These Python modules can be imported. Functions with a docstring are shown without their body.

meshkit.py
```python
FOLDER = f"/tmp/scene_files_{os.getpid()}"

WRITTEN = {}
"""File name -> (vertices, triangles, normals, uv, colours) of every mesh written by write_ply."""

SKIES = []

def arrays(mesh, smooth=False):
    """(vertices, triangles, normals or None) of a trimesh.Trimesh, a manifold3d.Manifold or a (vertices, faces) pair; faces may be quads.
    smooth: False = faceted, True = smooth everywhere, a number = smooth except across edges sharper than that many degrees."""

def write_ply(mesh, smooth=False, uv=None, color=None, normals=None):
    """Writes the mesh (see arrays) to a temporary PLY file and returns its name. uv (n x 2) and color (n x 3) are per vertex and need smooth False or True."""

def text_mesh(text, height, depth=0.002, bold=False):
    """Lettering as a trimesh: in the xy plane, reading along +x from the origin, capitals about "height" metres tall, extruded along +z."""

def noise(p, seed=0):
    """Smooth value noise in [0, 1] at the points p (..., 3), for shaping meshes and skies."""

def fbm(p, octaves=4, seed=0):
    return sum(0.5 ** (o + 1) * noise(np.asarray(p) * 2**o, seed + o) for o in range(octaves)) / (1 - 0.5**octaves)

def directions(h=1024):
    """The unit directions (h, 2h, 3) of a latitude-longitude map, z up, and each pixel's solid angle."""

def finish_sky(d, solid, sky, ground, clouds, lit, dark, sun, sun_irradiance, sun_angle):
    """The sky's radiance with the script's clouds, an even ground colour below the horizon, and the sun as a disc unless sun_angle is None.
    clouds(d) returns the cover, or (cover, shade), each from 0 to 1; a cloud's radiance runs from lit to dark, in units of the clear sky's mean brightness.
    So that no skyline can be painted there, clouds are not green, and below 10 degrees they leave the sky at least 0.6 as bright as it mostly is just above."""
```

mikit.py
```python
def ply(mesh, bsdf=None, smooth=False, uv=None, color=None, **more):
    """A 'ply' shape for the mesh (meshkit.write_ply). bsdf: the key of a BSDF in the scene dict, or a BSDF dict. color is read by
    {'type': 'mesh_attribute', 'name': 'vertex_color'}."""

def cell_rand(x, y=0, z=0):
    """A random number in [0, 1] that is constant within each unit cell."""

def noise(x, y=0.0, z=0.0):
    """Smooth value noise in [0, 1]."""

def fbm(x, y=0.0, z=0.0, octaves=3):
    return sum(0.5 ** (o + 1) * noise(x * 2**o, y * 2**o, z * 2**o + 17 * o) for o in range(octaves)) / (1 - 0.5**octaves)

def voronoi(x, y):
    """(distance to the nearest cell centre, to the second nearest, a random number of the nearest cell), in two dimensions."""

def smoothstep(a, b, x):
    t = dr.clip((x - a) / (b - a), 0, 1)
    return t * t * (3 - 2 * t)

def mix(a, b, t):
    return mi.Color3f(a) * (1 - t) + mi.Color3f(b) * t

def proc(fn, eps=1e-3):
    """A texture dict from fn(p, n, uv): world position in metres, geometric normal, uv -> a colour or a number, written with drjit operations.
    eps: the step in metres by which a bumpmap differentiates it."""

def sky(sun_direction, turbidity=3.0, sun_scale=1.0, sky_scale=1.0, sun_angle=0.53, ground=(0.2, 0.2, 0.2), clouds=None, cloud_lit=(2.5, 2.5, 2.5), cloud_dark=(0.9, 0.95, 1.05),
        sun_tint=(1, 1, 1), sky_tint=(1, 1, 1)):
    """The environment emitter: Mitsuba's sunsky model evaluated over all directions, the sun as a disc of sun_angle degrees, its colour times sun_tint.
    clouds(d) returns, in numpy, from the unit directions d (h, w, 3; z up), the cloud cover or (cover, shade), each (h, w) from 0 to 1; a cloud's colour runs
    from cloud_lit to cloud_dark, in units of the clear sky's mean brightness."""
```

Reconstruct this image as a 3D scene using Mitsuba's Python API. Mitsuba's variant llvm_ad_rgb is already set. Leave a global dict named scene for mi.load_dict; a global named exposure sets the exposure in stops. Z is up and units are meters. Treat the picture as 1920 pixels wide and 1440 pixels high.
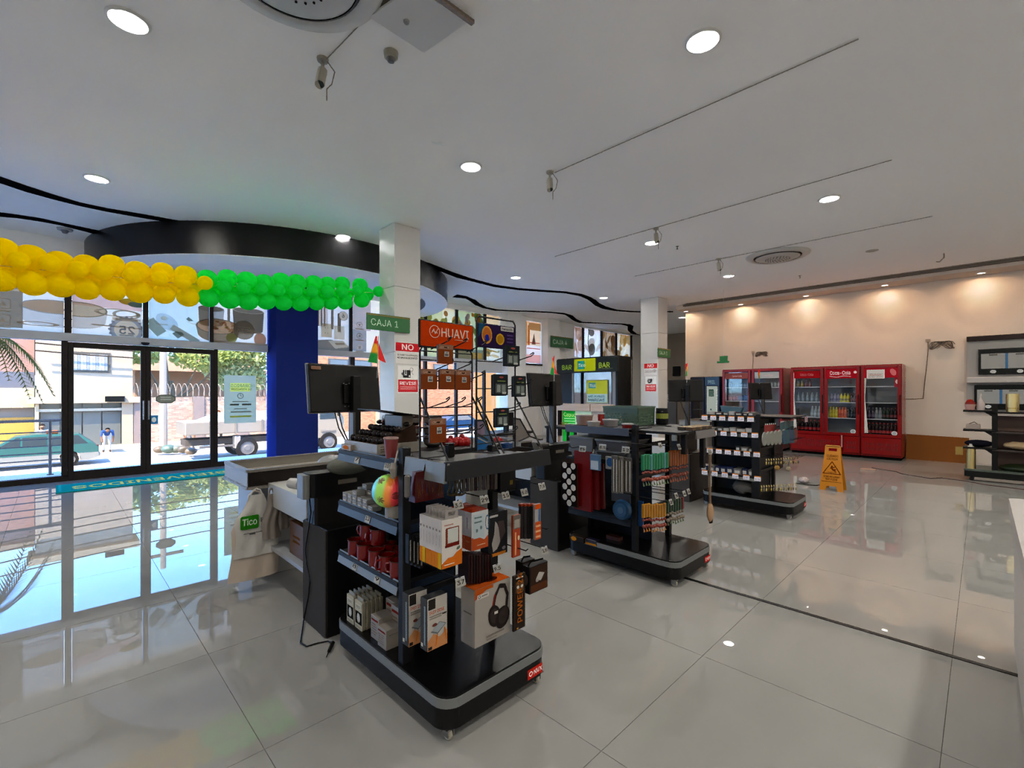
import math, random, numpy as np, trimesh, mitsuba as mi, mikit, meshkit, manifold3d
import drjit as dr
from shapely.geometry import Polygon, Point, box as sbox, LineString
from shapely import affinity, unary_union
T = mi.ScalarTransform4f
random.seed(7); rng = np.random.RandomState(7)

# ---------- camera, sky, lights, exposure ----------
# X runs along the shop front to the right, Y towards the shop front; the camera stands at the origin, 1.5 m up
FPX, HOR, EYE = 870.4, 736.0, 1.5
YAW = math.atan(882 / FPX)
FW = np.array([math.cos(YAW), math.sin(YAW)]); RT = np.array([math.sin(YAW), -math.cos(YAW)])
scene, labels = {}, {}
scene['camera'] = {'type': 'perspective', 'fov': 2 * math.degrees(math.atan(960 / FPX)), 'fov_axis': 'x', 'near_clip': 0.05, 'far_clip': 500.0,
    'principal_point_offset_y': -16.0 / 1440,
    'to_world': T().look_at(origin=[0, 0, EYE], target=[float(FW[0]), float(FW[1]), EYE], up=[0, 0, 1])}
exposure = 0.9
SUN = (-0.55, -0.42, 0.95)
def cloudfn(d):
    n = meshkit.fbm(d * np.array([3.0, 3.0, 7.0]), 4, 3)
    return np.clip((n - 0.70) * 4, 0, 0.4)
scene['sky'] = mikit.sky(SUN, turbidity=2.6, sun_scale=7.0, sky_scale=22.0, sky_tint=(0.58, 0.87, 1.16), sun_tint=(1.05, 0.95, 0.8), clouds=cloudfn, ground=(0.3, 0.28, 0.25))
LAMP, SPOT = 275.0, 4.0        # radiance of a downlight's diffuser, intensity of a wall spotlight

# ---------- helpers ----------
def lin(c):
    if isinstance(c, str):
        c = [int(c.lstrip('#')[i:i + 2], 16) / 255 for i in (0, 2, 4)]
    return [float(x / 12.92 if x <= 0.04045 else ((x + 0.055) / 1.055) ** 2.4) for x in c]
def rgb(c): return {'type': 'rgb', 'value': lin(c)}
TONE = 1.0      # goods are printed a little darker than their swatches
def col(c, f='d'):
    """key of a plain material: d matt, p satin plastic, g glossy, m metal, w powder-coated"""
    if TONE != 1 and f != 'm': c = '#' + ''.join('%02x' % int(255 * (12.92 * x if x < .0031308 else 1.055 * x ** (1 / 2.4) - .055) + .5) for x in (y * TONE for y in lin(c)))
    key = 'mat_' + c.lstrip('#') + '_' + f
    if key not in scene:
        if f == 'd': b = {'type': 'diffuse', 'reflectance': rgb(c)}
        elif f == 'm': b = {'type': 'roughconductor', 'material': 'none', 'alpha': 0.22, 'specular_reflectance': rgb(c)}
        else: b = {'type': 'roughplastic', 'diffuse_reflectance': rgb(c), 'alpha': {'p': 0.22, 'g': 0.07, 'w': 0.35}[f], 'nonlinear': True, 'int_ior': 1.5 if max(lin(c)) > .035 else 1.26}
        scene[key] = {'type': 'twosided', 'bsdf': b}
    return key
def emat(key, c, k):
    return {'type': 'area', 'radiance': {'type': 'rgb', 'value': [x * k for x in c]}}
VC = {'type': 'mesh_attribute', 'name': 'vertex_color'}
scene['mat_print'] = {'type': 'twosided', 'bsdf': {'type': 'diffuse', 'reflectance': VC}}
scene['mat_glossprint'] = {'type': 'twosided', 'bsdf': {'type': 'principled', 'base_color': VC, 'roughness': 0.3, 'specular': 0.5}}
scene['mat_film'] = {'type': 'principledthin', 'base_color': VC, 'roughness': 0.5, 'diff_trans': 1.25, 'spec_trans': 0.0}
scene['mat_pane'] = {'type': 'thindielectric', 'int_ior': 1.5}
scene['mat_clear'] = {'type': 'thindielectric', 'int_ior': 1.3}

used = {}
def K(base):
    used[base] = used.get(base, -1) + 1
    return base if used[base] == 0 else f'{base}_{used[base]:03d}'
def tag(key, label=None, cat=None, group=None, kind=None):
    d = labels.setdefault(key, {})
    for k, v in (('label', label), ('category', cat), ('group', group), ('kind', kind)):
        if v: d[k] = v
def shape(mesh, mat, smooth=False, color=None, **more):
    return mikit.ply(mesh, mat, smooth=smooth, color=color, **more)
def add(base, mesh, mat=None, parent=None, label=None, cat=None, group=None, kind=None, smooth=False, color=None, tw=None, **more):
    key = K(parent + '__' + base if parent else base)
    d = dict(mesh) if isinstance(mesh, dict) else shape(mesh, mat, smooth, color, **more)
    if tw is not None: d['to_world'] = tw
    scene[key] = d
    if label or cat or group or kind: tag(key, label, cat, group, kind)
    return key
def thing(base, label, cat, group=None, kind=None):
    key = K(base); tag(key, label, cat, group, kind); return key
def struct(base, mesh, mat, parent=None, **k):
    return add(base, mesh, mat, parent, kind=None if parent else 'structure', **k)
# pixel of the photograph -> point of the room, on a level, on an upright plane X = const or Y = const
def ray(x, y):
    l = (x - 960) / FPX; d = FW + RT * l
    return np.array([d[0], d[1], (HOR - y) / FPX])
def PZ(x, y, z=0.0): d = ray(x, y); return np.array([0, 0, EYE]) + d * ((z - EYE) / d[2])
def PX(x, y, X): d = ray(x, y); return np.array([0, 0, EYE]) + d * (X / d[0])
def PY(x, y, Y): d = ray(x, y); return np.array([0, 0, EYE]) + d * (Y / d[1])
# meshes
cat_ = trimesh.util.concatenate
def box(x0, x1, y0, y1, z0, z1, b=0.0):
    x0, x1 = min(x0, x1), max(x0, x1); y0, y1 = min(y0, y1), max(y0, y1); z0, z1 = min(z0, z1), max(z0, z1)
    if b <= 0:
        m = trimesh.creation.box((x1 - x0, y1 - y0, z1 - z0)); m.apply_translation(((x0 + x1) / 2, (y0 + y1) / 2, (z0 + z1) / 2)); return m
    b = min(b, (x1 - x0) * .45, (y1 - y0) * .45, (z1 - z0) * .45)
    p = []
    for sx in (0, 1):
        for sy in (0, 1):
            for sz in (0, 1):
                c = np.array([(x0, x1)[sx], (y0, y1)[sy], (z0, z1)[sz]], float)
                i = np.array([1 - 2 * sx, 1 - 2 * sy, 1 - 2 * sz]) * b
                p += [c + i * (0, 1, 1), c + i * (1, 0, 1), c + i * (1, 1, 0)]
    return trimesh.convex.convex_hull(np.array(p))
def hull(pts): return trimesh.convex.convex_hull(np.array(pts, float))
def tube(path, r, n=6, closed=False):
    p = np.asarray(path, float)
    if len(p) == 2 and not closed: pass
    t = np.gradient(p, axis=0) if not closed else np.roll(p, -1, 0) - np.roll(p, 1, 0)
    t /= np.linalg.norm(t, axis=1, keepdims=True) + 1e-12
    a = np.cross(t, np.where(np.abs(t[:, 2:]) < 0.9, [0, 0, 1.0], [1.0, 0, 0])); a /= np.linalg.norm(a, axis=1, keepdims=True) + 1e-12
    for i in range(1, len(a)):
        v = a[i - 1] - t[i] * (a[i - 1] @ t[i])
        if np.linalg.norm(v) > 1e-6: a[i] = v / np.linalg.norm(v)
    b = np.cross(t, a); ang = np.arange(n) * 2 * np.pi / n
    rr = np.broadcast_to(np.asarray(r, float), (len(p),))[:, None, None]
    v = (p[:, None] + rr * (np.cos(ang)[None, :, None] * a[:, None] + np.sin(ang)[None, :, None] * b[:, None])).reshape(-1, 3)
    f = []; L = len(p)
    for i in range(L if closed else L - 1):
        for j in range(n):
            q = [i * n + j, i * n + (j + 1) % n, ((i + 1) % L) * n + (j + 1) % n, ((i + 1) % L) * n + j]
            f += [[q[0], q[1], q[2]], [q[0], q[2], q[3]]]
    if not closed:
        c0, c1 = len(v), len(v) + 1; v = np.vstack([v, p[:1], p[-1:]])
        for j in range(n):
            f += [[c0, (j + 1) % n, j], [c1, (L - 1) * n + j, (L - 1) * n + (j + 1) % n]]
    return trimesh.Trimesh(v, f, process=False)
def cyl(p0, p1, r0, r1=None, n=16):
    r1 = r0 if r1 is None else r1
    return tube([p0, p1], [r0, r1], n)
def lathe(prof, n=24, at=(0, 0, 0)):
    """prof: (radius, z) pairs"""
    p = np.array(prof, float); ang = np.arange(n) * 2 * np.pi / n; L = len(p)
    v = np.stack([p[:, None, 0] * np.cos(ang), p[:, None, 0] * np.sin(ang), np.repeat(p[:, 1:], n, 1)], -1).reshape(-1, 3)
    f = []
    for i in range(L - 1):
        for j in range(n):
            q = [i * n + j, i * n + (j + 1) % n, (i + 1) * n + (j + 1) % n, (i + 1) * n + j]
            if p[i, 0] > 1e-9: f.append([q[0], q[1], q[2]])
            if p[i + 1, 0] > 1e-9: f.append([q[0], q[2], q[3]])
    return trimesh.Trimesh(v + np.asarray(at, float), f, process=False)
def prism(poly, z0, z1, at=None):
    """a shapely polygon in x, y extruded in z"""
    gs = getattr(poly, 'geoms', [poly]); ms = []
    for g in gs:
        m = trimesh.creation.extrude_polygon(g, z1 - z0, engine='earcut'); m.apply_translation((0, 0, z0)); ms.append(m)
    return cat_(ms) if len(ms) > 1 else ms[0]
def frame(mesh, o, u, v, n=None):
    """mesh in (x, y, z) laid along u, v, n from o"""
    u, v = np.asarray(u, float), np.asarray(v, float); n = np.cross(u, v) if n is None else np.asarray(n, float)
    m = np.eye(4); m[:3, 0], m[:3, 1], m[:3, 2], m[:3, 3] = u, v, n, o
    c = mesh.copy(); c.apply_transform(m); return c
def yawed(mesh, deg, c=(0, 0, 0)):
    m = mesh.copy(); m.apply_transform(trimesh.transformations.rotation_matrix(math.radians(deg), (0, 0, 1), c)); return m
def rrect(x0, x1, y0, y1, r, q=4): return sbox(x0 + r, y0 + r, x1 - r, y1 - r).buffer(r, quad_segs=q)
def sphere(c, r, sub=2, sc=(1, 1, 1)):
    m = trimesh.creation.icosphere(subdivisions=sub, radius=r); m.apply_scale(sc); m.apply_translation(c); return m
def move(m, d): c = m.copy(); c.apply_translation(d); return c
TXT = {}
def txt(s, h, bold=False):
    k = (s, bold)
    if k not in TXT:
        m = meshkit.text_mesh(s, 1.0, 0.01, bold); m.update_faces(m.face_normals[:, 2] > 0.5); m.remove_unreferenced_vertices(); TXT[k] = m
    m = TXT[k].copy(); m.apply_scale(h); m.vertices[:, 2] = 0; return m
class Pr:
    """flat print on a plane: coloured shapes laid over one another a fraction of a millimetre apart, one mesh with vertex colours"""
    def __init__(s, o, u, v, n=None, step=0.0004):
        s.o, s.u, s.v = np.asarray(o, float), np.asarray(u, float), np.asarray(v, float)
        s.n = np.cross(s.u, s.v) if n is None else np.asarray(n, float); s.ms, s.cs, s.z, s.step, s.tint = [], [], step, step, TONE
    def mesh(s, m, c):
        m = m.copy(); m.vertices[:, 2] = s.z; s.ms.append(m); s.cs.append(np.tile(lin(c), (len(m.vertices), 1)) * s.tint); s.z += s.step; return s
    def poly(s, g, c):
        g = Polygon(g) if not hasattr(g, 'geom_type') else g
        out = []
        for q in getattr(g, 'geoms', [g]):
            if q.is_empty: continue
            v, f = trimesh.creation.triangulate_polygon(q, engine='earcut'); out.append(trimesh.Trimesh(np.c_[v, v[:, 0] * 0], f, process=False))
        return s.mesh(cat_(out) if len(out) > 1 else out[0], c) if out else s
    def rect(s, x0, y0, x1, y1, c, r=0): return s.poly(rrect(min(x0, x1), max(x0, x1), min(y0, y1), max(y0, y1), r) if r else sbox(x0, y0, x1, y1), c)
    def ell(s, x, y, a, b, c, hole=0, rot=0):
        g = affinity.scale(Point(0, 0).buffer(1, quad_segs=6), a, b)
        if hole: g = g.difference(affinity.scale(Point(0, 0).buffer(1, quad_segs=6), a * hole, b * hole))
        return s.poly(affinity.translate(affinity.rotate(g, rot, origin=(0, 0)), x, y), c)
    def line(s, pts, w, c): return s.poly(LineString(pts).buffer(w / 2, cap_style=2), c)
    def text(s, t, x, y, h, c, bold=False, al='l', w=None):
        m = txt(t, h, bold); W = m.bounds[1][0] - m.bounds[0][0]
        if w: m.apply_scale((w / W, 1, 1)); W = w
        m.apply_translation((x - m.bounds[0][0] - (W / 2 if al == 'c' else W if al == 'r' else 0), y, 0)); return s.mesh(m, c)
    def bars(s, x0, x1, ys, h, c, jit=0.0):
        g = [sbox(x0, y, x1 - (x1 - x0) * jit * random.random(), y + h) for y in ys]; return s.poly(unary_union(g), c)
    def clip(s, m0, c): return s
    def done(s, base, parent=None, mat='mat_print', **k):
        m = cat_(s.ms) if len(s.ms) > 1 else s.ms[0].copy()
        return add(base, frame(m, s.o, s.u, s.v, s.n), mat, parent, color=np.vstack(s.cs), **k)
EX, EY, EZ = np.eye(3)
def front(x0, y, z0): return Pr((x0, y, z0), EX, EZ, -EY)           # seen from -Y
def leftf(x, y1, z0): return Pr((x, y1, z0), -EY, EZ, -EX)           # seen from -X, starting at the far end y1
def topf(x0, y0, z): return Pr((x0, y0, z), EX, EY, EZ)
def ordn(i): return ['first', 'second', 'third', 'fourth', 'fifth', 'sixth', 'seventh', 'eighth', 'ninth', 'tenth', 'eleventh', 'twelfth', 'thirteenth', 'fourteenth', 'fifteenth', 'sixteenth', 'seventeenth', 'eighteenth', 'nineteenth', 'twentieth', 'twenty-first', 'twenty-second'][i]
# ---------- the setting ----------
CEIL, FAC = 4.1, 10.93
def tilecol(p, n, uv):
    c = mikit.mix((0.43, 0.425, 0.41), (0.475, 0.47, 0.455), mikit.fbm(p.x * 1.3, p.y * 1.3, 0.0, 3))
    return mikit.mix(c, (0.5, 0.49, 0.48), 0.35 * mikit.smoothstep(0.62, 0.8, mikit.fbm(p.x * 0.5 + 9, p.y * 0.5, 0.0, 3)))
scene['mat_tile'] = {'type': 'plastic', 'diffuse_reflectance': mikit.proc(tilecol), 'int_ior': 1.6, 'nonlinear': True}
scene['mat_ceiling'] = {'type': 'twosided', 'bsdf': {'type': 'diffuse', 'reflectance': {'type': 'rgb', 'value': [0.92, 0.915, 0.895]}}}
scene['mat_wall'] = {'type': 'twosided', 'bsdf': {'type': 'diffuse', 'reflectance': {'type': 'rgb', 'value': [0.56, 0.485, 0.42]}}}
scene['mat_wallwhite'] = {'type': 'twosided', 'bsdf': {'type': 'diffuse', 'reflectance': {'type': 'rgb', 'value': [0.84, 0.84, 0.83]}}}
scene['mat_stonepanel'] = {'type': 'twosided', 'bsdf': {'type': 'roughplastic', 'diffuse_reflectance': {'type': 'rgb', 'value': [0.55, 0.545, 0.53]}, 'alpha': 0.12}}
scene['mat_blackgloss'] = {'type': 'twosided', 'bsdf': {'type': 'roughplastic', 'diffuse_reflectance': {'type': 'rgb', 'value': [0.006, 0.006, 0.007]}, 'int_ior': 1.28, 'alpha': 0.12}}
XW, XF = 13.9, 19.5
fl = struct('floor', box(-6, XF, -7, FAC + .12, -0.25, -0.004), col('#77746f'))
tsh = shape(box(0.0015, .9985, 0.0015, .9985, -0.02, 0.0), 'mat_tile')
for i in range(-2, 19):
    for j in range(-2, 11):
        x, y = .63 + i, .12 + j
        if x >= XW and y < 5.2: continue
        if y + 1 > FAC:
            add('tile', box(x + .0015, x + .9985, y + .0015, FAC - .02, -0.02, 0), 'mat_tile', fl)
        else: add('tile', tsh, parent=fl, tw=T().translate([x, y, 0]))
struct('trim_1', box(3.615, 3.65, -2, 1.9, -0.002, 0.004, .002), col('#161616', 'p'))
struct('ceiling', box(-6, XF, -7, FAC + .3, CEIL, CEIL + .3), 'mat_ceiling')
struct('wall_left', box(-6.2, -6, -7, FAC, 0, CEIL), 'mat_wallwhite')
struct('wall_back', box(-6, XF, -7.2, -7, 0, CEIL), 'mat_wallwhite')
wr = struct('wall_right', box(XW, XW + .2, -7, 6.45, 0, CEIL), 'mat_wall')
struct('wall_far', box(XF, XF + .2, 5, FAC, 0, CEIL), col('#8d8478'))
struct('wall_inner', box(XW + .2, XF, 5.0, 5.2, 0, CEIL), col('#8d8478'))
# soffit strip along the right wall with a shadow gap moulding
so = struct('trim_2', box(13.28, XW, -7, 6.45, 3.97, CEIL), 'mat_wall')
struct('moulding', cat_([box(13.2, 13.3, -7, 6.2, 4.04, CEIL), box(13.14, 13.2, -7, 6.1, 4.075, CEIL)]), col('#6f6860'), so)
# pillars clad in pale panels
def pillar(n, x, y, w):
    p = struct(n, box(x, x + w, y, y + w, 0, CEIL), 'mat_stonepanel')
    zs = [0.0, 1.06, 2.12, 3.13, CEIL]
    for a, b in zip(zs[:-1], zs[1:]):
        add('panel', box(x - .012, x + w + .012, y - .012, y + w + .012, a + .002, b - .002, .004), 'mat_stonepanel', p)
pillar('pillar_1', 3.71, 6.31, .44); pillar('pillar_2', 11.64, 6.17, .5)
# shop front: sill, transom, mullions, door leaves, panes, blue column, white wall pieces
dark, steel = col('#2a2220', 'w'), col('#b9bcc0')
fr = struct('wall_front', box(-6, 3.3, FAC - .02, FAC + .1, 0.0, .09, .006), dark)
def fpart(n, m, mt): return add(n, m, mt, fr)
fpart('sill', box(4.25, 10.25, FAC - .02, FAC + .1, 0, .09, .006), dark)
fpart('transom', box(-6, 3.3, FAC - .06, FAC + .12, 2.375, 2.51, .004), steel)
fpart('transom', box(4.25, 8.45, FAC - .06, FAC + .12, 2.375, 2.51, .004), steel)
fpart('transom', box(8.45, 10.25, FAC - .06, FAC + .12, 2.13, 2.51, .004), steel)
fpart('head', box(-6, 3.3, FAC - .05, FAC + .12, 3.5, CEIL), 'mat_wallwhite'); fpart('head', box(4.25, 10.25, FAC - .05, FAC + .12, 3.95, CEIL), 'mat_wallwhite')
for x0, x1 in ((-3.05, -2.97), (-1.0, -.92), (.128, .214), (1.175, 1.253), (2.232, 2.296), (5.169, 5.238), (6.2, 6.27), (7.35, 7.43), (8.441, 8.52), (9.547, 9.636)):
    fpart('mullion', box(x0, x1, FAC - .03, FAC + .06, 2.51, 3.5 if x1 < 3.3 else 3.95, .004), dark)
for x0, x1 in ((-3.05, -2.97), (.09, .17), (2.31, 2.37), (5.18, 5.3), (7.35, 7.43), (8.44, 8.51), (9.54, 9.61)):
    fpart('mullion', box(x0, x1, FAC - .03, FAC + .07, .09, 2.375, .004), dark)
for x0, x1, z0, z1 in [(-6, .1, .09, 2.375), (2.36, 3.3, .09, 2.375), (4.25, 8.45, .09, 2.375), (8.45, 10.25, .09, 2.13), (-6, 3.3, 2.51, 3.5), (4.25, 10.25, 2.51, 3.95)]:
    fpart('pane', frame(trimesh.Trimesh([[0, 0, 0], [x1 - x0, 0, 0], [x1 - x0, z1 - z0, 0], [0, z1 - z0, 0]], [[0, 1, 2], [0, 2, 3]]), (x0, FAC + .03, z0), EX, EZ), 'mat_pane')
for n, (a, b) in enumerate(((.17, 1.215), (1.215, 2.31))):
    l, r = (.07, .075) if n == 0 else (.075, .07)
    d = struct(f'door_{n + 1}', box(a, a + l, FAC - .025, FAC + .03, .02, 2.36, .004), dark)
    add('stile', box(b - r, b, FAC - .025, FAC + .03, .02, 2.36, .004), dark, d)
    add('rail', box(a + l, b - r, FAC - .02, FAC + .025, 2.27, 2.36, .004), dark, d); add('rail', box(a + l, b - r, FAC - .02, FAC + .025, .02, .15, .004), dark, d)
    add('pane', frame(trimesh.Trimesh([[0, 0, 0], [b - a - l - r, 0, 0], [b - a - l - r, 2.12, 0], [0, 2.12, 0]], [[0, 1, 2], [0, 2, 3]]), (a + l, FAC, .15), EX, EZ), 'mat_pane', d)
    hx = b - r / 2 if n == 0 else a + l / 2
    add('handle', cat_([cyl((hx, FAC - .07, 1.0), (hx, FAC - .07, 1.35), .012, n=8), cyl((hx, FAC - .07, 1.05), (hx, FAC - .02, 1.05), .008, n=6), cyl((hx, FAC - .07, 1.3), (hx, FAC - .02, 1.3), .008, n=6)]), col('#9a9a9a', 'm'), d)
struct('pillar_3', box(3.33, 4.2, 10.43, FAC + .12, 0, CEIL), col('#222f72'))
fpart('white_wall', box(10.25, 11.45, FAC - .02, FAC + .2, 0, CEIL), 'mat_wallwhite')
fpart('white_wall', box(11.45, 12.24, FAC, FAC + .2, 0, 2.48), 'mat_wallwhite'); fpart('white_wall', box(11.45, 12.24, FAC, FAC + .2, 3.96, CEIL), 'mat_wallwhite')
fpart('column', box(10.25, 10.95, FAC - .35, FAC, 0, CEIL), 'mat_wallwhite'); fpart('column', box(12.3, 12.95, FAC - .25, FAC, 0, CEIL), 'mat_wallwhite')
fpart('white_wall', box(12.24, 14.1, FAC - .02, FAC + .2, 0, CEIL), 'mat_wallwhite'); fpart('white_wall', box(14.1, 18.24, FAC - .02, FAC + .2, 0, 2.86), 'mat_wallwhite'); fpart('white_wall', box(18.24, XF, FAC - .02, FAC + .2, 0, CEIL), 'mat_wallwhite')
fpart('white_wall', box(14.1, 18.24, FAC - .02, FAC + .2, 4.02, CEIL), 'mat_wallwhite')
fpart('window_sill', box(11.43, 12.26, FAC - .05, FAC + .1, 2.44, 2.5, .004), dark)
for x in (14.62, 15.87, 16.95, 18.15): fpart('mullion', box(x, x + .1, FAC - .03, FAC + .08, 2.86, 4.02, .004), dark)
for x0, x1, z0, z1 in ((11.45, 12.24, 2.5, 3.96), (14.1, 18.24, 2.86, 4.02)):
    fpart('pane', frame(trimesh.Trimesh([[0, 0, 0], [x1 - x0, 0, 0], [x1 - x0, z1 - z0, 0], [0, z1 - z0, 0]], [[0, 1, 2], [0, 2, 3]]), (x0, FAC + .03, z0), EX, EZ), 'mat_pane')
add('door_sensor', lathe([(0, -.05), (.035, -.045), (.06, -.02), (.065, 0), (0, 0)], 16, (1.2, FAC - .09, 2.42)), col('#241c1a', 'p'), label='small black dome door sensor on the grey beam above the glass doors', cat='sensor')
# black wave bands let into the ceiling
T1 = [(-90, 300), (0, 330.6), (50, 348), (100, 364.4), (150, 379.4), (200, 390), (261, 400), (352, 416.5), (480, 426), (600, 440), (710, 462), (808, 494), (850, 510.6), (884, 522), (927, 533.6), (971, 540), (1015, 543.4), (1059, 546.3), (1091, 551), (1109, 557.7), (1118, 563), (1124, 568.6), (1137, 575), (1157, 580.6), (1181, 582.8), (1205, 583.7), (1262, 583.2)]
B1 = [(-90, 313), (0, 341.9), (50, 358.7), (100, 372.5), (150, 385), (200, 395.6), (270, 408), (352, 421), (480, 432), (600, 446), (710, 468), (808, 501), (857, 520), (884, 526.5), (927, 537.3), (971, 543), (1015, 546.3), (1059, 549), (1087, 554.4), (1102, 561), (1109, 566.4), (1115.6, 572), (1129, 578), (1150, 582), (1181, 584.6), (1205, 585.3), (1262, 584.8)]
T2 = [(-90, 388), (0, 398), (31, 402), (75, 408.7), (112, 416.9), (156, 426), (196, 434.4)]
B2 = [(-90, 396), (0, 405), (31, 407.5), (75, 414), (112, 421), (156, 432), (181, 438.7)]
T3 = [(857, 552), (875, 555.5), (892, 562.7), (899, 568.6), (912, 575.8), (932, 580), (960, 581.7), (1004, 583), (1037, 585), (1059, 587), (1074, 591.6), (1080.6, 598), (1091.6, 603.6), (1124.4, 605), (1163.8, 606.5), (1181, 608), (1188, 611.3), (1185.7, 619), (1194, 626), (1203, 629)]
B3 = [(849, 556.6), (873, 559), (881.6, 564), (890, 570.8), (905.6, 577), (927.5, 581.7), (960, 583), (1004, 584.6), (1037, 586.5), (1059, 589.4), (1067.5, 594.8), (1074, 600), (1085, 604.7), (1124, 606), (1164, 607.8), (1177, 611), (1177, 619), (1183.5, 625), (1198, 629.5)]
for i, (t, b) in enumerate(((T1, B1), (T2, B2), (T3, B3))):
    pts = [PZ(*p, CEIL)[:2] for p in t] + [PZ(*p, CEIL)[:2] for p in b[::-1]]
    struct(f'trim_{i + 3}', prism(Polygon(pts).buffer(0).intersection(sbox(-5.9, -7, XF, FAC - .06)), CEIL - .012, CEIL + .02), col('#0c0c0d'))
# dropped half-round drum over the entrance
DC, DR = (3.83, FAC), 3.46
def arc(r, a0=180, a1=360, n=72): return [(DC[0] + r * math.cos(math.radians(a0 + (a1 - a0) * k / n)), DC[1] + r * math.sin(math.radians(a0 + (a1 - a0) * k / n))) for k in range(n + 1)]
dk = struct('ceiling_drum', prism(Polygon(arc(DR) + arc(DR - .04)[::-1]), 3.6, CEIL), 'mat_blackgloss', smooth=40)
white2 = 'mat_ceiling'
add('soffit', prism(Polygon(arc(DR - .002) + arc(2.95)[::-1]), 3.592, 3.66), white2, dk)
add('recess_wall', prism(Polygon(arc(2.97) + arc(2.93)[::-1]), 3.6, 3.86), col('#77777a'), dk)
add('soffit', prism(Polygon(arc(2.96)), 3.85, 3.9), white2, dk)
# ---------- outdoors ----------
GZ = -1.7
def ocol(c, f='d'):
    s_ = [max(0, min(1, (x * .5 if x > .0031 else x))) for x in lin(c)]
    return col('#' + ''.join('%02x' % int(255 * (12.92 * x if x < .0031308 else 1.055 * x ** (1 / 2.4) - .055) + .5) for x in s_), f)
def roadcol(p, n, uv):
    return mikit.mix((0.36, 0.33, 0.29), (0.48, 0.44, 0.38), mikit.fbm(p.x * 0.7, p.y * 0.7, 0.0, 4))
def dirtcol(p, n, uv):
    return mikit.mix((0.42, 0.34, 0.25), (0.55, 0.47, 0.36), mikit.fbm(p.x * 1.1, p.y * 1.1, 0.0, 4))
def stucco(p, n, uv):
    return mikit.mix((0.30, 0.245, 0.175), (0.36, 0.30, 0.225), mikit.fbm(p.x * 0.9, p.z * 0.9, 0.0, 4))
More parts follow.
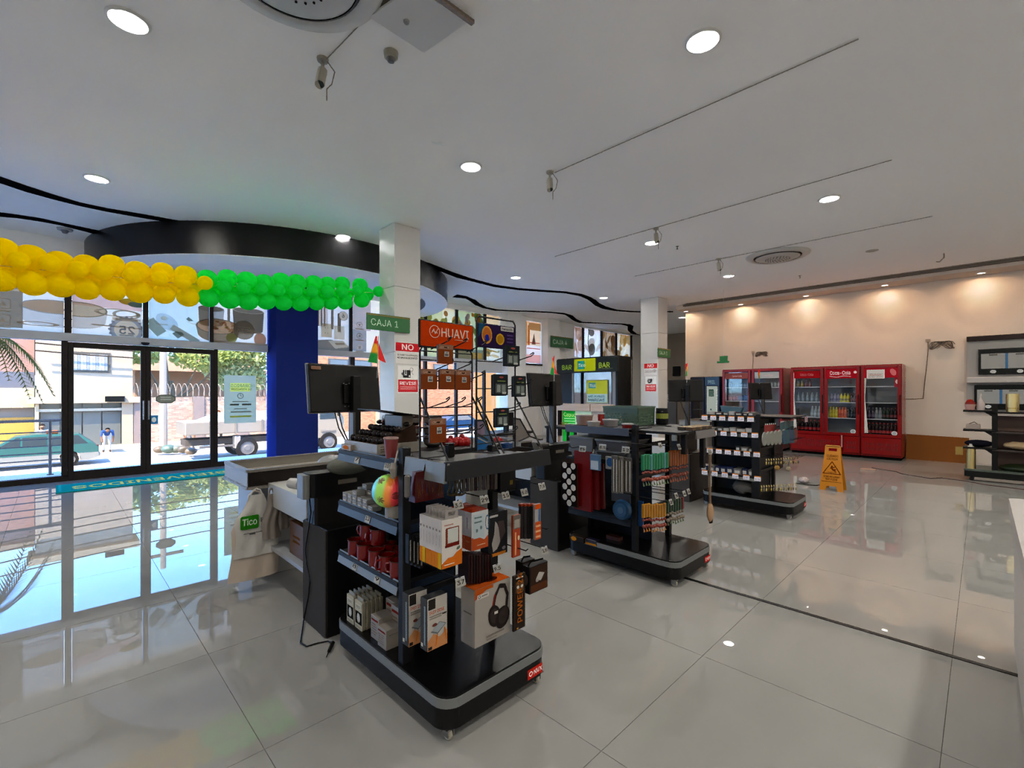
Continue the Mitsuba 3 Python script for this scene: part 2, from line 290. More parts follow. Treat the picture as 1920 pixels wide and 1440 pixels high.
def brick(base, mort):
    def fn(p, n, uv):
        v = p.z / 0.09; r = dr.floor(v); u = p.x / 0.27 + 0.5 * (r - 2 * dr.floor(r / 2))
        fu, fv = u - dr.floor(u), v - r
        m = mikit.smoothstep(0.0, 0.06, fu) * mikit.smoothstep(0.0, 0.16, fv)
        c = mi.Color3f(base) * (0.75 + 0.5 * mikit.cell_rand(dr.floor(u), r))
        return mi.Color3f(mort) * (1 - m) + c * m
    return fn
for k, fn in (('road', roadcol), ('dirt', dirtcol), ('stucco', stucco), ('brickpale', brick((0.31, 0.22, 0.165), (0.32, 0.275, 0.225))), ('brickorange', brick((0.36, 0.15, 0.08), (0.36, 0.25, 0.17)))):
    scene['mat_' + k] = {'type': 'twosided', 'bsdf': {'type': 'diffuse', 'reflectance': mikit.proc(fn)}}
struct('street_ground', box(-70, 90, 12.3, 33, GZ - .3, GZ), 'mat_road')
struct('far_sidewalk', box(-70, 90, 33, 90, GZ - .3, GZ + .12), 'mat_dirt')
te = struct('terrace', box(-12, 22, FAC + .12, 12.6, GZ - .3, -0.03), col('#d8d8dc'))
struct('building_shell', cat_([box(-6.2, 19.7, -7.2, FAC + .3, CEIL + .3, 8.6), box(-14, -6.2, 9.9, FAC + .3, 0, 8.6)]), ocol('#b9b4aa'))
# railing on the terrace
rl = thing('terrace_railing', 'stainless railing with thin horizontal cables outside the left fixed pane', 'railing')
stl = ocol('#7f8288', 'm')
for x in (-3.2, -1.6, -.05, .14): add('post', cat_([cyl((x, 12.18, -.03), (x, 12.18, .97), .024, n=10), cyl((x, 12.18, -.03), (x, 12.18, -.015), .05, n=10)]), stl, rl)
add('handrail', cyl((-4.6, 12.18, .98), (.17, 12.18, .98), .025, n=8), stl, rl)
for z in (.13, .25, .38, .51, .64, .77): add('cable', cyl((-4.6, 12.18, z), (.14, 12.18, z), .011, n=5), stl, rl)
# palm at the left edge
def palm():
    k = thing('palm_tree', 'palm tree with a smooth grey trunk and drooping fronds beyond the railing', 'tree')
    x, y = -.98, 12.95
    add('trunk', lathe([(.2, GZ), (.19, -.6), (.17, .9), (.16, 2.0), (0.13, 2.35), (0, 2.4)], 14, (x, y, 0)), ocol('#8b8c90'), k, smooth=True)
    add('crownshaft', lathe([(.13, 2.0), (.15, 2.3), (.1, 2.7), (0, 2.75)], 12, (x, y, .0)), ocol('#a9b8bd', 'p'), k, smooth=True)
    r2 = random.Random(3)
    for i in range(11):
        a = i * 2 * math.pi / 11 + r2.uniform(-.2, .2); L = r2.uniform(1.0, 1.4); up = r2.uniform(.15, .7); P = []
        for s in np.linspace(0, 1, 9):
            P.append((x + math.cos(a) * L * s * .8, y + math.sin(a) * L * s * .8, 2.6 + up * s - 1.5 * s * s))
        P = np.array(P); v, f = [], []
        side = np.array([-math.sin(a), math.cos(a), 0])
        for s in np.linspace(.12, 1, 26):
            q = np.array([np.interp(s, np.linspace(0, 1, 9), P[:, c]) for c in range(3)]); d = np.array([math.cos(a), math.sin(a), -.6])
            for sg in (-1, 1):
                w = .38 * math.sin(math.pi * min(1, s * .85 + .1)) ; t = q + (side * sg * .7 + d * .5) * w + np.array([0, 0, -.25 * w]); b = len(v)
                v += [q, q + d * .035, t]; f.append([b, b + 1, b + 2])
        add('frond', cat_([tube(P, np.linspace(.016, .004, 9), 5), trimesh.Trimesh(v, f, process=False)]), ocol('#5f6f38' if i % 3 else '#84702f'), k)
palm()
# cream building across the street
YB = 36.0
def bx(px): return float(PY(px, 736, YB)[0])
def bz(py, px=200): return float(PY(px, py, YB)[2])
bl = thing('cream_building', 'sunlit cream two-storey building with a curtained window across the street', 'building')
x0, x1 = bx(66), bx(249)
ZT = 7.4
add('wall', box(x0, x1, YB, YB + 1.6, bz(748), ZT), 'mat_stucco', bl)
add('ledge', box(x0 - .3, x1 + .3, YB - .35, YB, bz(744) - .35, bz(744)), ocol('#e2cfae'), bl)
add('cornice', box(x0 - .3, x1 + .3, YB - .4, YB + 1.6, ZT, ZT + .35), ocol('#d9c7a6'), bl)
add('pier', box(x0, bx(73), YB - .15, YB, GZ, bz(746)), ocol('#e0cba6'), bl); add('pier', box(bx(228), x1, YB - .15, YB, GZ, bz(746)), ocol('#d9c2a4'), bl)
add('back_wall', box(x0, x1, YB + 1.2, YB + 1.4, GZ, bz(746)), ocol('#b7b9b2'), bl)
add('beam', box(bx(73), bx(228), YB - .1, YB + .1, bz(770), bz(765)), ocol('#e6dcc0'), bl)
for a, b in ((74, 112), (113, 153), (154, 190), (191, 227)):
    add('shop_pane', box(bx(a) + .04, bx(b), YB + .2, YB + .26, GZ + .1, bz(771)), ocol('#a9b2ac', 'p'), bl); add('fanlight', box(bx(a) + .04, bx(b), YB + .2, YB + .26, bz(764), bz(750)), ocol('#c3c7b6', 'p'), bl)
for a, b, c, d in ((116, 207, 662, 699),):
    w = add('window', box(bx(a), bx(b), YB - .06, YB + .02, bz(d), bz(c)), ocol('#6d6a62'), bl)
    n = 14
    for i in range(n):
        xa = bx(a) + .12 + (bx(b) - bx(a) - .24) * i / n
        add('curtain_fold', box(xa, xa + (bx(b) - bx(a)) / n * .8, YB - .1, YB - .05, bz(d) + .12, bz(c) - .12), ocol(['#c9cfd2', '#aab4ba', '#dfe2e2'][i % 3]), w)
for y in (655, 668): add('facade_cable', tube([(x0, YB - .5, bz(y - 4)), ((x0 + x1) / 2, YB - .5, bz(y)), (x1, YB - .5, bz(y + 2))], .035, 4), ocol('#4c463e'), bl)
add('wall_sign', box(bx(197), bx(233), YB - .5, YB - .4, bz(753), bz(743)), ocol('#4e5a66'), bl)
# neighbour at the far left with a yellow door
nb = thing('pink_building', 'pink building with a grey balcony window and yellow roller door across the street', 'building')
xa, xb = bx(-160), bx(65) - .02
add('wall', box(xa, xb, YB + .6, YB + 8, bz(700), 6.6), ocol('#c49a8c'), nb); add('balcony_window', box(xa, xb, YB + .6, YB + 1, bz(728), bz(700)), ocol('#a7aab4', 'p'), nb)
add('band', box(xa, xb, YB + .2, YB + 8, bz(762), bz(728)), ocol('#ead7a8'), nb); add('roller_door', box(xa, xb, YB + .55, YB + .9, GZ, bz(779)), ocol('#e8b45a'), nb); add('shade', box(xa, xb, YB + .6, YB + 1, bz(779), bz(762)), ocol('#9b958c'), nb)
add('roof', box(xa, xb, YB + .3, YB + 8, 6.6, 6.9), ocol('#b8a58c'), nb)
# plastered brick boundary wall with razor wire and buildings behind
bw = thing('brick_boundary_wall', 'long pale brick wall topped with razor wire across the street', 'wall')
xw0, xw1 = bx(250) + .05, bx(500)
add('wall', box(xw0, xw1, YB, YB + .35, GZ, bz(745, 300)), 'mat_brickpale', bw)
for px in (262, 372, 455): add('pier', box(bx(px) - .3, bx(px) + .3, YB - .12, YB + .4, GZ, bz(745, 300) + .05), ocol('#a3968f'), bw)
cz = bz(745, 300) + .45; n = 1000
ph = np.linspace(0, 1, n); add('razor_wire', tube(np.c_[xw0 + ph * (xw1 - xw0), YB + .15 + .42 * np.cos(ph * 2 * math.pi * 24), cz + .42 * np.sin(ph * 2 * math.pi * 24)], .02, 3), col('#8d867c'), bw)
hb = thing('brown_shed', 'long brown tiled roof behind the razor wire', 'building')
add('wall', box(xw0 + 1, xw1 + 3, YB + 10, YB + 16, GZ, 3.4), col('#8d7460'), hb)
add('roof', hull([(xw0, YB + 9, 3.2), (xw1 + 3, YB + 9, 3.2), (xw0, YB + 17, 3.2), (xw1 + 3, YB + 17, 3.2), (xw0 + .5, YB + 13, 4.6), (xw1 + 2.5, YB + 13, 4.6)]), col('#8a6a56'), hb)
# orange brick building on the right
ob = thing('orange_brick_building', 'tall orange brick building behind the parked truck', 'building')
xo0, xo1 = bx(515), bx(900)
add('wall', box(xo0, xo1, YB - 1, YB + .8, GZ, 7.6), 'mat_brickorange', ob); add('cornice', box(xo0 - .2, xo1 + .2, YB - 1.3, YB + .8, 7.6, 8.0), ocol('#c98f68'), ob)
for k, px in enumerate((605, 650, 700, 800, 850)):
    w = add('window', box(bx(px), bx(px) + 1.6, YB - 1.1, YB - .95, 2.9 + (k % 2) * .1, 4.1), ocol('#6a6f70'), ob)
    add('pane', box(bx(px) + .12, bx(px) + 1.48, YB - 1.13, YB - 1.09, 3.02, 4.0), ocol('#9fb0b5', 'p'), w)
add('door', box(bx(598), bx(625), YB - 1.1, YB - .9, GZ, .9), ocol('#79b7ad'), ob); add('door', box(bx(693), bx(712), YB - 1.1, YB - .9, GZ, .8), ocol('#e2c9a0'), ob)
yg = thing('yellow_gate', 'bright yellow sheet metal gate seen through the panes behind the wire racks', 'gate')
p0, p1 = PY(893, 736, 27)[0], PY(975, 736, 27)[0]
for i in range(5):
    add('panel', box(p0 + (p1 - p0) * i / 5 + .02, p0 + (p1 - p0) * (i + 1) / 5, 27, 27.15, GZ, 3.4), ocol('#f0b021', 'p'), yg)
add('lintel', box(p0 - .2, p1 + .2, 26.95, 27.3, 3.4, 3.7), ocol('#d89a20'), yg)
# street furniture
pl = thing('street_pole', 'thin concrete pole on the far pavement before the razor wire wall', 'pole')
px_ = PZ(306, 847, GZ); add('shaft', cyl((px_[0], px_[1], GZ), (px_[0], px_[1], 8), .19, .13, 10), ocol('#cfc4b0'), pl)
add('crossarm', box(px_[0] - .9, px_[0] + .9, px_[1] - .06, px_[1] + .06, 7.2, 7.35), ocol('#8f8679'), pl)
for i, z in enumerate((5.2, 5.6, 6.0, 6.5, 7.1)):
    a = px_ + np.array([-40, -1, 0]); b = px_ + np.array([45, -1, 0]); P = [(a[0] + (b[0] - a[0]) * s, px_[1] - .4, z - 1.1 * (1 - abs(2 * ((s * 3) % 1) - 1) ** 2) + .3) for s in np.linspace(0, 1, 40)]
    add('power_line', tube(P, .03, 4), ocol('#3b3833'), label=f'black power line over the street, {ordn(i)} from the bottom', cat='cable', group='power lines')
def leaves(c, r, n, seed, size=.22):
    q = np.random.RandomState(seed); d = q.normal(size=(n, 3)); d /= np.linalg.norm(d, axis=1, keepdims=True); p = d * (q.uniform(.25, 1, (n, 1)) ** .5) * r + c
    u = q.normal(size=(n, 3)); u /= np.linalg.norm(u, axis=1, keepdims=True); w = np.cross(u, q.normal(size=(n, 3))); w /= np.linalg.norm(w, axis=1, keepdims=True)
    s = size * q.uniform(.6, 1.3, (n, 1)); v = np.stack([p - u * s, p + w * s * .45, p + u * s, p - w * s * .45], 1).reshape(-1, 3)
    i = np.arange(n)[:, None] * 4; return trimesh.Trimesh(v, np.vstack([i + [0, 1, 2], i + [0, 2, 3]]), process=False)
scene['mat_leaf'] = {'type': 'principledthin', 'base_color': rgb('#a3b066'), 'roughness': .5, 'diff_trans': .9}
scene['mat_leaf2'] = {'type': 'principledthin', 'base_color': rgb('#b4c088'), 'roughness': .5, 'diff_trans': .9}
def tree(c, blobs, seed, lab, mt):
    k = thing('tree', lab, 'tree'); q = random.Random(seed); base = np.array([c[0], c[1], GZ])
    add('trunk', tube([base, base + (.2, 0, 2.2), base + (.1, .1, 4)], [.28, .2, .15], 8), ocol('#8a7660'), k)
    ms = []
    for b, r, n in blobs:
        b = np.array(b); P = [base + (.15, 0, 2.4), base + (.15, 0, 2.4) + (b - base - (.15, 0, 2.4)) * .5 + (0, 0, -.3), b]
        add('branch', tube(P, [.12, .08, .03], 6), ocol('#927d64'), k); ms.append(leaves(b, np.array(r), n, q.randint(0, 9999)))
    f = add('foliage', cat_(ms), mt, k, kind='stuff', label='green leaves')
t1 = PY(318, 800, 38.5)
tree(t1, [((t1[0] - 1.6, 38.5, 4.2), (1.6, 1.2, .9), 700), ((t1[0] + 1.8, 38.3, 3.9), (1.9, 1.2, .9), 900), ((t1[0] + 3.8, 39, 4.6), (2.2, 1.4, 1.2), 1100), ((t1[0] - .3, 39, 5.4), (2.2, 1.5, 1.2), 1100)], 4, 'spreading tree with bare forked branches behind the razor wire', 'mat_leaf')
t2 = PY(440, 800, 39.5)
tree(t2, [((t2[0], 39.5, 3.4), (2.2, 1.4, 1.5), 1300), ((t2[0] + 2, 39, 4.6), (2.4, 1.5, 1.4), 1300), ((t2[0] - 1.8, 39.5, 5.2), (2.0, 1.4, 1.2), 1000), ((t2[0] + .4, 39.2, 2.4), (1.8, 1, 1), 800)], 5, 'dense pale green tree behind the opening hours poster', 'mat_leaf2')
# teal estate car
def arcp(cx, cz, r, a0, a1, n=8): return [(cx + r * math.cos(math.radians(a0 + (a1 - a0) * k / n)), cz + r * math.sin(math.radians(a0 + (a1 - a0) * k / n))) for k in range(n + 1)]
def wheel(parent, x, y, z, r, w, hub='#c9c9c6'):
    k = add('wheel', move(lathe([(r * .6, -w / 2), (r * .95, -w / 2), (r, -w * .3), (r, w * .3), (r * .95, w / 2), (r * .6, w / 2)], 22).apply_transform(trimesh.transformations.rotation_matrix(math.pi / 2, (1, 0, 0))), (x, y, z)), ocol('#2d2b2a'), parent, smooth=30)
    m = lathe([(0, .03), (r * .25, .03), (r * .3, 0), (r * .58, -.02), (r * .62, .03)], 18); m.apply_transform(trimesh.transformations.rotation_matrix(math.pi / 2, (1, 0, 0))); add('hub', move(m, (x, y - w / 2, z)), ocol(hub, 'p'), k)
def car():
    k = thing('car', 'teal and white estate taxi parked across the street behind the railing', 'car')
    rear = PZ(176, 858, GZ)[0]; y0 = 27.8; L = 4.35; f0 = rear - L; W = 1.62
    def sx(u): return f0 + u * L
    z = GZ
    low = [(0.0, .45), (.02, .68), (.06, .78), (.27, .9), (.30, .92), (.97, .95), (1.0, .78), (1.0, .42), (.88, .3)] + [(u, v) for u, v in arcp(.795, .3, .078, 0, 180)] + [(.26, .26)] + [(u, v) for u, v in arcp(.18, .3, .078, 0, 180)] + [(.02, .3)]
    def side(pts): return Polygon([(sx(u), z + (v if not hasattr(v, '__len__') else v)) for u, v in pts]).buffer(0)
    def ext(poly, ya, yb): m = prism(poly, 0, yb - ya); return frame(m, (0, yb, 0), EX, EZ)
    fix = [(u, .3 + (v - .3) * 4.35 if False else v) for u, v in low]
    pts = []
    for u, v in low: pts.append((sx(u), z + v))
    # arches drawn as true circles
    body = Polygon([(sx(0), z + .4), (sx(.02), z + .66), (sx(.07), z + .76), (sx(.28), z + .88), (sx(.965), z + .93), (sx(1.0), z + .76), (sx(1.0), z + .36), (sx(.93), z + .26), (sx(.04), z + .26)]).buffer(.03)
    for u in (.185, .79): body = body.difference(Point(sx(u), z + .3).buffer(.36))
    up = body.intersection(sbox(-99, z + .56, 99, 99)); lo = body.intersection(sbox(-99, -99, 99, z + .56))
    add('body', ext(up, y0, y0 + W), ocol('#3f9f98', 'g'), k); add('lower_body', ext(lo, y0 + .01, y0 + W - .01), ocol('#dfe4da', 'g'), k)
    c = [(sx(.25), z + .88), (sx(.41), z + 1.36), (sx(.55), z + 1.43), (sx(.86), z + 1.38), (sx(.975), z + .92)]
    add('cabin', hull([(x, y0 + (.03 if zz < z + 1 else .14), zz) for x, zz in c] + [(x, y0 + W - (.03 if zz < z + 1 else .14), zz) for x, zz in c]), ocol('#4aa59d', 'g'), k)
    for a, b, cc, d in ((.30, .425, .45, .45), (.465, .465, .63, .63), (.645, .645, .78, .78), (.795, .795, .93, .85)):
        P = [(sx(a), .93), (sx(b), 1.32), (sx(d if d != .85 else .855), 1.33), (sx(cc), .94)]
        v = []
        for x, h in P:
            t = (h - .88) / .5; v += [(x, y0 + .03 + .11 * t - .02, z + h), (x, y0 + .03 + .11 * t + .03, z + h)]
        add('side_window', hull(v), ocol('#54666a', 'g'), k)
    for u in (.185, .79):
        for yy in (y0 + .1, y0 + W - .1): wheel(k, sx(u), yy, z + .3, .3, .18)
    add('bumper', box(sx(.955), sx(1.02), y0 + .03, y0 + W - .03, z + .36, z + .52, .03), ocol('#d5dcd6', 'p'), k); add('tail_light', box(sx(.985), sx(1.007), y0 + .02, y0 + .2, z + .62, z + .86, .01), ocol('#8c2f2a', 'g'), k)
    add('roof_sign', box(sx(.62), sx(.71), y0 + .5, y0 + 1.1, z + 1.42, z + 1.54, .03), ocol('#f08a3c', 'p'), k)
    return k
car()
# pale flatbed truck
def truck():
    k = thing('flatbed_truck', 'pale flatbed truck with grey wheels parked before the brick wall', 'truck')
    z = GZ; y0 = 25.2; W = 2.2
    def X(px): return PY(px, 736, y0)[0]
    add('cargo_bed', box(X(347), X(575), y0, y0 + W, z + 1.25, z + 1.85, .04), ocol('#e6e0cf', 'p'), k)
    for px in (392, 440, 490, 535): add('bed_post', box(X(px), X(px) + .08, y0 - .04, y0, z + 1.2, z + 1.87), ocol('#cfc8b6', 'p'), k)
    add('tarpaulin', hull([(X(385), y0 + .1, z + 1.85), (X(570), y0 + .1, z + 1.85), (X(385), y0 + W - .1, z + 1.85), (X(570), y0 + W - .1, z + 1.85), (X(420), y0 + .6, z + 2.25), (X(550), y0 + .6, z + 2.3), (X(420), y0 + 1.6, z + 2.2), (X(550), y0 + 1.6, z + 2.25)]), ocol('#b7cfd6'), k)
    add('chassis', box(X(352), X(640), y0 + .5, y0 + W - .5, z + .72, z + 1.0), ocol('#6b6660'), k); add('side_rail', box(X(375), X(440), y0 + .05, y0 + .12, z + .62, z + .72), ocol('#a9a7a2', 'p'), k)
    add('mudguard', box(X(441), X(452), y0 + .03, y0 + .5, z + .5, z + 1.1, .03), ocol('#b9b5ad'), k)
    for px in (464, 617):
        for yy in (y0 + .16, y0 + W - .16): wheel(k, X(px), yy, z + .5, .5, .3, '#b5b7b8')
    a, b = X(583), X(648)
    c = [(a, z + .75), (a, z + 2.5), (a + (b - a) * .72, z + 2.55), (b - .05, z + 1.75), (b, z + .7)]
    add('cab', hull([(x, y0 + .08, q) for x, q in c] + [(x, y0 + W - .08, q) for x, q in c]), ocol('#ece2cb', 'g'), k)
    add('cab_window', box(a + .5, a + (b - a) * .72, y0 + .05, y0 + .12, z + 1.75, z + 2.4, .03), ocol('#5f7478', 'g'), k); add('cab_grille', box(a + .06, a + .35, y0 + .04, y0 + .1, z + .9, z + 2.3), ocol('#6f6c66'), k)
    add('wheel_arch', box(X(603), X(631), y0 + .03, y0 + .12, z + 1.02, z + 1.16, .03), ocol('#8d8a84'), k); add('headlamp', box(b - .12, b + .03, y0 + .1, y0 + .5, z + .85, z + 1.1, .03), ocol('#c5d0d6', 'g'), k); add('mirror', box(b - .5, b - .35, y0 - .15, y0 - .02, z + 1.9, z + 2.3, .03), ocol('#2e3334'), k)
truck()
bc = thing('blue_car', 'blue car parked before the orange brick building, seen through the wire rack', 'car')
xb0 = PY(820, 736, 30)[0]; xb1 = PY(900, 736, 30)[0]
q = [(xb0, -1.4), (xb0, -.95), (xb0 + .9, -.8), (xb0 + 1.7, -.35), (xb1 - 1.2, -.32), (xb1 - .3, -.8), (xb1, -.9), (xb1, -1.4)]
add('body', hull([(x, 30, z) for x, z in q[:3] + q[5:]] + [(x, 31.6, z) for x, z in q[:3] + q[5:]]), ocol('#3f7fc4', 'g'), bc); add('cabin', hull([(x, 30.1, z) for x, z in q[2:6]] + [(x, 31.5, z) for x, z in q[2:6]]), ocol('#5b93cc', 'g'), bc)
add('side_window', hull([(q[2][0] + .6, 30.05, -.76), (q[3][0] + .1, 30.05, -.42), (q[4][0] - .1, 30.05, -.4), (q[5][0] - .5, 30.05, -.76), (q[2][0] + .6, 30.12, -.76), (q[5][0] - .5, 30.12, -.76)]), ocol('#cfe0ee', 'g'), bc)
for x in (xb0 + .8, xb1 - .8):
    wheel(bc, x, 30.1, GZ + .3, .3, .18)
# people in the street
def figure(lab, at, J, cols, face=(0, -1)):
    """J: joints (name: (x, y, z, r)); cols: list of (zmin, colour) by joint group through nearest bone"""
    bones = [('hipL', 'kneeL', 1), ('kneeL', 'footL', 1), ('hipR', 'kneeR', 1), ('kneeR', 'footR', 1), ('footL', 'toeL', 3), ('footR', 'toeR', 3), ('pelvis', 'chest', 0), ('chest', 'neck', 0), ('shL', 'elL', 0), ('elL', 'haL', 2), ('shR', 'elR', 0), ('elR', 'haR', 2), ('neck', 'head', 2), ('shL', 'shR', 0), ('hipL', 'hipR', 1), ('head', 'nose', 2)]
    tot = None; seg = []
    for a, b, g in bones:
        A, B = J[a], J[b]
        s = [manifold3d.Manifold.sphere(p[3], 12).translate(p[:3]) for p in (A, B)]
        h = manifold3d.Manifold.batch_hull(s); tot = h if tot is None else tot + h; seg.append((np.array(A[:3]), np.array(B[:3]), g))
    m = tot.refine_to_length(.06).to_mesh(); m = trimesh.Trimesh(m.vert_properties[:, :3], m.tri_verts); trimesh.smoothing.filter_taubin(m, iterations=6)
    d = []
    for a, b, g in seg:
        t = np.clip(((m.vertices - a) @ (b - a)) / max((b - a) @ (b - a), 1e-9), 0, 1)[:, None]; d.append(np.linalg.norm(m.vertices - (a + t * (b - a)), axis=1))
    g = np.array([s[2] for s in seg])[np.argmin(np.array(d), 0)]
    c = np.array([lin(x) for x in cols[:4]])[g]; m.vertices += np.array(at)
    k = thing('person', lab, 'person'); add('body', m, 'mat_print', k, color=c * .55, smooth=True)
    hp = np.array(J['head'][:3]) + at; add('hair', sphere(hp + (0, .02, .045), .098, 2, (1, 1, .9)), ocol(cols[4]), k, smooth=True)
def stand(lean=0.0, sit=False, bend=0.0):
    if sit: h, kz, ky, fy = .5, .52, -.42, -.45
    else: h, kz, ky, fy = .92, .49, -.02, 0
    J = {}
    for s, n in ((-1, 'L'), (1, 'R')):
        J['hip' + n] = (s * .1, 0, h, .095); J['knee' + n] = (s * .12, ky, kz, .062); J['foot' + n] = (s * .13, fy, .07, .045); J['toe' + n] = (s * .14, fy - .16, .04, .035)
    c, s_ = math.cos(bend), math.sin(bend); P = lambda x, y, z: (x, y * c - z * s_, h + z * c + y * s_)
    J['pelvis'] = (0, 0, h + .02, .125); J['chest'] = (*P(0, 0, .4), .14); J['neck'] = (*P(0, 0, .58), .055); J['head'] = (*P(0, -.03, .72), .095); J['nose'] = (*P(0, -.13, .70), .02)
    for s, n in ((-1, 'L'), (1, 'R')):
        J['sh' + n] = (*P(s * .19, 0, .52), .06); J['el' + n] = (*P(s * .25, -.1, .27), .045) if bend < .6 else (s * .24, -.5, h - .05, .045); J['ha' + n] = (*P(s * .2, -.26, .12), .04) if bend < .6 else (s * .2, -.5, h - .34, .04)
    return J
p = PZ(80, 862, GZ); figure('person in a white shirt standing behind the teal taxi', (p[0], 30.2, GZ), stand(), ['#e9e6e4', '#5a5348', '#b98c6e', '#3a332e', '#2a221e'])
p = PZ(200, 849, GZ); figure('person in a blue top and white trousers bending over on the far pavement', (p[0], p[1], GZ + .05), stand(bend=1.15), ['#3c5f9e', '#dfe3ea', '#a67c60', '#4a4038', '#241f1c'])
p = PZ(322, 850, GZ); p[1] += .9; p[0] += .9; figure('person in a pale vest sitting on a sack beside the thin pole', (p[0], p[1], GZ + .12), stand(sit=True, bend=.15), ['#c3bdb4', '#4d5a6d', '#8f6a51', '#5a4c40', '#211d1a'])
p = PY(411, 800, 28.2); figure('person in a dark top standing at the truck bed beside the opening hours poster', (p[0], 28.4, GZ + .5), stand(), ['#5f6470', '#3e3a36', '#c08f6d', '#3a332e', '#7a4a2a'])
for i, (px, py, s, c) in enumerate(((316, 853, .3, '#8fb7a6'), (331, 852, .26, '#b7c6b2'), (345, 853, .28, '#a39a84'), (358, 856, .24, '#c7b396'), (299, 853, .24, '#b59f80'))):
    p = PZ(px, py, GZ); q = sphere((0, 0, 0), s, 2); q.vertices *= (1 + .25 * (meshkit.fbm(q.vertices * 3.1 / s * .4 + i, 3) - .5)[:, None]); q.apply_scale((1.1, .9, .75)); q.apply_translation((p[0], p[1], GZ + .12 + s * .62))
    add('rubbish_sack', q, ocol(c, 'p'), smooth=True, label=f'{["teal", "pale green", "grey brown", "sandy", "tan"][i]} rubbish sack in the heap beside the street pole', cat='sack', group='rubbish sacks')
# ---------- ceiling fittings ----------
wtrim = col('#e6e6e4', 'p')
lab0 = {}
def downlight(x, y, lab, z=CEIL, grp='round ceiling downlights', r=.1):
    k = thing('downlight', lab, 'ceiling light', grp)
    add('trim', lathe([(r, -.004), (r + .012, -.014), (r + .028, -.006), (r + .03, 0), (r, 0)], 28, (x, y, z)), wtrim, k, smooth=30)
    m = lathe([(r, -.008), (r * .75, -.02), (r * .4, -.026), (0, -.028)], 28, (x, y, z))
    if m.face_normals[-1][2] > 0: m.invert()
    add('diffuser', m, col('#ffffff'), k, emitter=emat('', (1.0, .95, .85), LAMP))
names = {(0, 0): 'top left of the picture, left of the round air conditioner', (0, 1): 'at the left, above the wave band and yellow balloons', (1, 2): 'just before the black drum, left of the first pillar', (1, 1): 'at the centre, right of the bullet camera', (1, 0): 'near the top, beside the long ceiling wire', (2, 0): 'at the right, before the far air conditioner', (2, 1): 'beside the third bullet camera', (3, 1): 'below the fourth bullet camera', (2, 2): 'right of the first pillar above the wave band', (3, 2): 'between the wave band and the second pillar'}
xs, ys = [.37, 3.42, 7.4, 10.71], [1.45, 4.13, 7.5]
at = {(0, 0): (.37, 4.19), (0, 1): (.37, 7.55), (1, 2): (3.43, 7.47), (1, 1): (3.41, 4.13), (1, 0): (3.41, 1.45), (2, 0): (7.39, 1.44), (2, 1): (7.38, 4.03), (3, 1): (10.7, 3.97), (2, 2): (7.42, 7.4), (3, 2): (10.72, 7.29)}
for k, (x, y) in at.items(): downlight(x, y, 'round white ceiling downlight ' + names[k])
p = PZ(1279, 595, CEIL); downlight(p[0], p[1], 'small round downlight behind the end of the right wall')
for x in (.37, 3.4, 7.4, 10.7):          # the same grid goes on behind the camera
    for y in (-1.3, -4.2): downlight(x, y, f'round white ceiling downlight behind the viewer, {ordn(int(x // 3))} of the {"near" if y > -2 else "far"} row')
for y in (-4.2, -1.3, 1.4): downlight(-2.8, y, f'round white ceiling downlight left of the picture, {"rear" if y < -4 else "middle" if y < 0 else "front"} one')
warm = (1.0, .62, .33)
for i, (px, py) in enumerate(((1840, 512), (1659, 535), (1511, 555), (1389, 571), (1286, 584))):
    p = PZ(px, py, 3.965); k = thing('wall_spotlight', f'small warm spotlight in the strip above the right wall, {ordn(i)} from the right', 'spotlight', 'warm wall spotlights')
    add('trim', lathe([(.05, -.003), (.062, -.012), (.08, -.004), (.08, 0)], 20, (p[0], p[1], 3.97)), wtrim, k, smooth=30)
    m = lathe([(.05, -.005), (0, -.005)], 20, (p[0], p[1], 3.97)); m = m if m.face_normals[0][2] < 0 else (m.invert() or m)
    add('lens', m, col('#ffffff'), k, emitter=emat('', warm, LAMP * .35))
    scene[f'spot_emitter_{i}'] = {'type': 'spot', 'to_world': T().look_at(origin=[float(p[0]), float(p[1]), 3.95], target=[float(p[0]) + .06, float(p[1]), 2.6], up=[0, 1, 0]), 'cutoff_angle': 80, 'beam_width': 4, 'intensity': {'type': 'rgb', 'value': [SPOT * c for c in (1.0, .66, .42)]}}
# round cassette air conditioners
def cassette(x, y, lab, CEIL=CEIL - .002):
    k = thing('air_conditioner', lab, 'air conditioner')
    add('rim', lathe([(.40, -.03), (.43, -.045), (.50, -.035), (.535, -.01), (.54, 0), (.40, 0)], 48, (x, y, CEIL)), col('#dcdddb', 'p'), k, smooth=40)
    add('air_gap', lathe([(.36, -.012), (.405, -.02)], 48, (x, y, CEIL)), col('#141414'), k)
    add('louvre', lathe([(.375, -.05), (.39, -.045), (.385, -.04)], 48, (x, y, CEIL)), col('#2a2a2b', 'p'), k)
    f = add('face', lathe([(0, -.075), (.2, -.073), (.32, -.062), (.37, -.045), (.37, -.02)], 48, (x, y, CEIL)), col('#d6d7d5', 'p'), k, smooth=40)
    g = []
    for r in (.04, .08, .12, .16, .2):
        for i in range(int(r * 110)):
            a = i * 2 * math.pi / int(r * 110); g.append(cyl((x + r * math.cos(a), y + r * math.sin(a), CEIL - .08), (x + r * math.cos(a), y + r * math.sin(a), CEIL - .07), .0085, n=5))
    add('grille', cat_(g), col('#1d1d1d'), f, kind='stuff')
cassette(1.03, 2.93, 'large round white ceiling air conditioner cut by the top of the picture')
cassette(9.76, 2.73, 'round white ceiling air conditioner near the right wall')
hp = thing('access_panel', 'white ceiling hatch ajar beside the large air conditioner', 'hatch')
a, b, c, d = [PZ(*q, CEIL)[:2] for q in ((692, 24), (795, 92), (878, 33), (775, -32))]
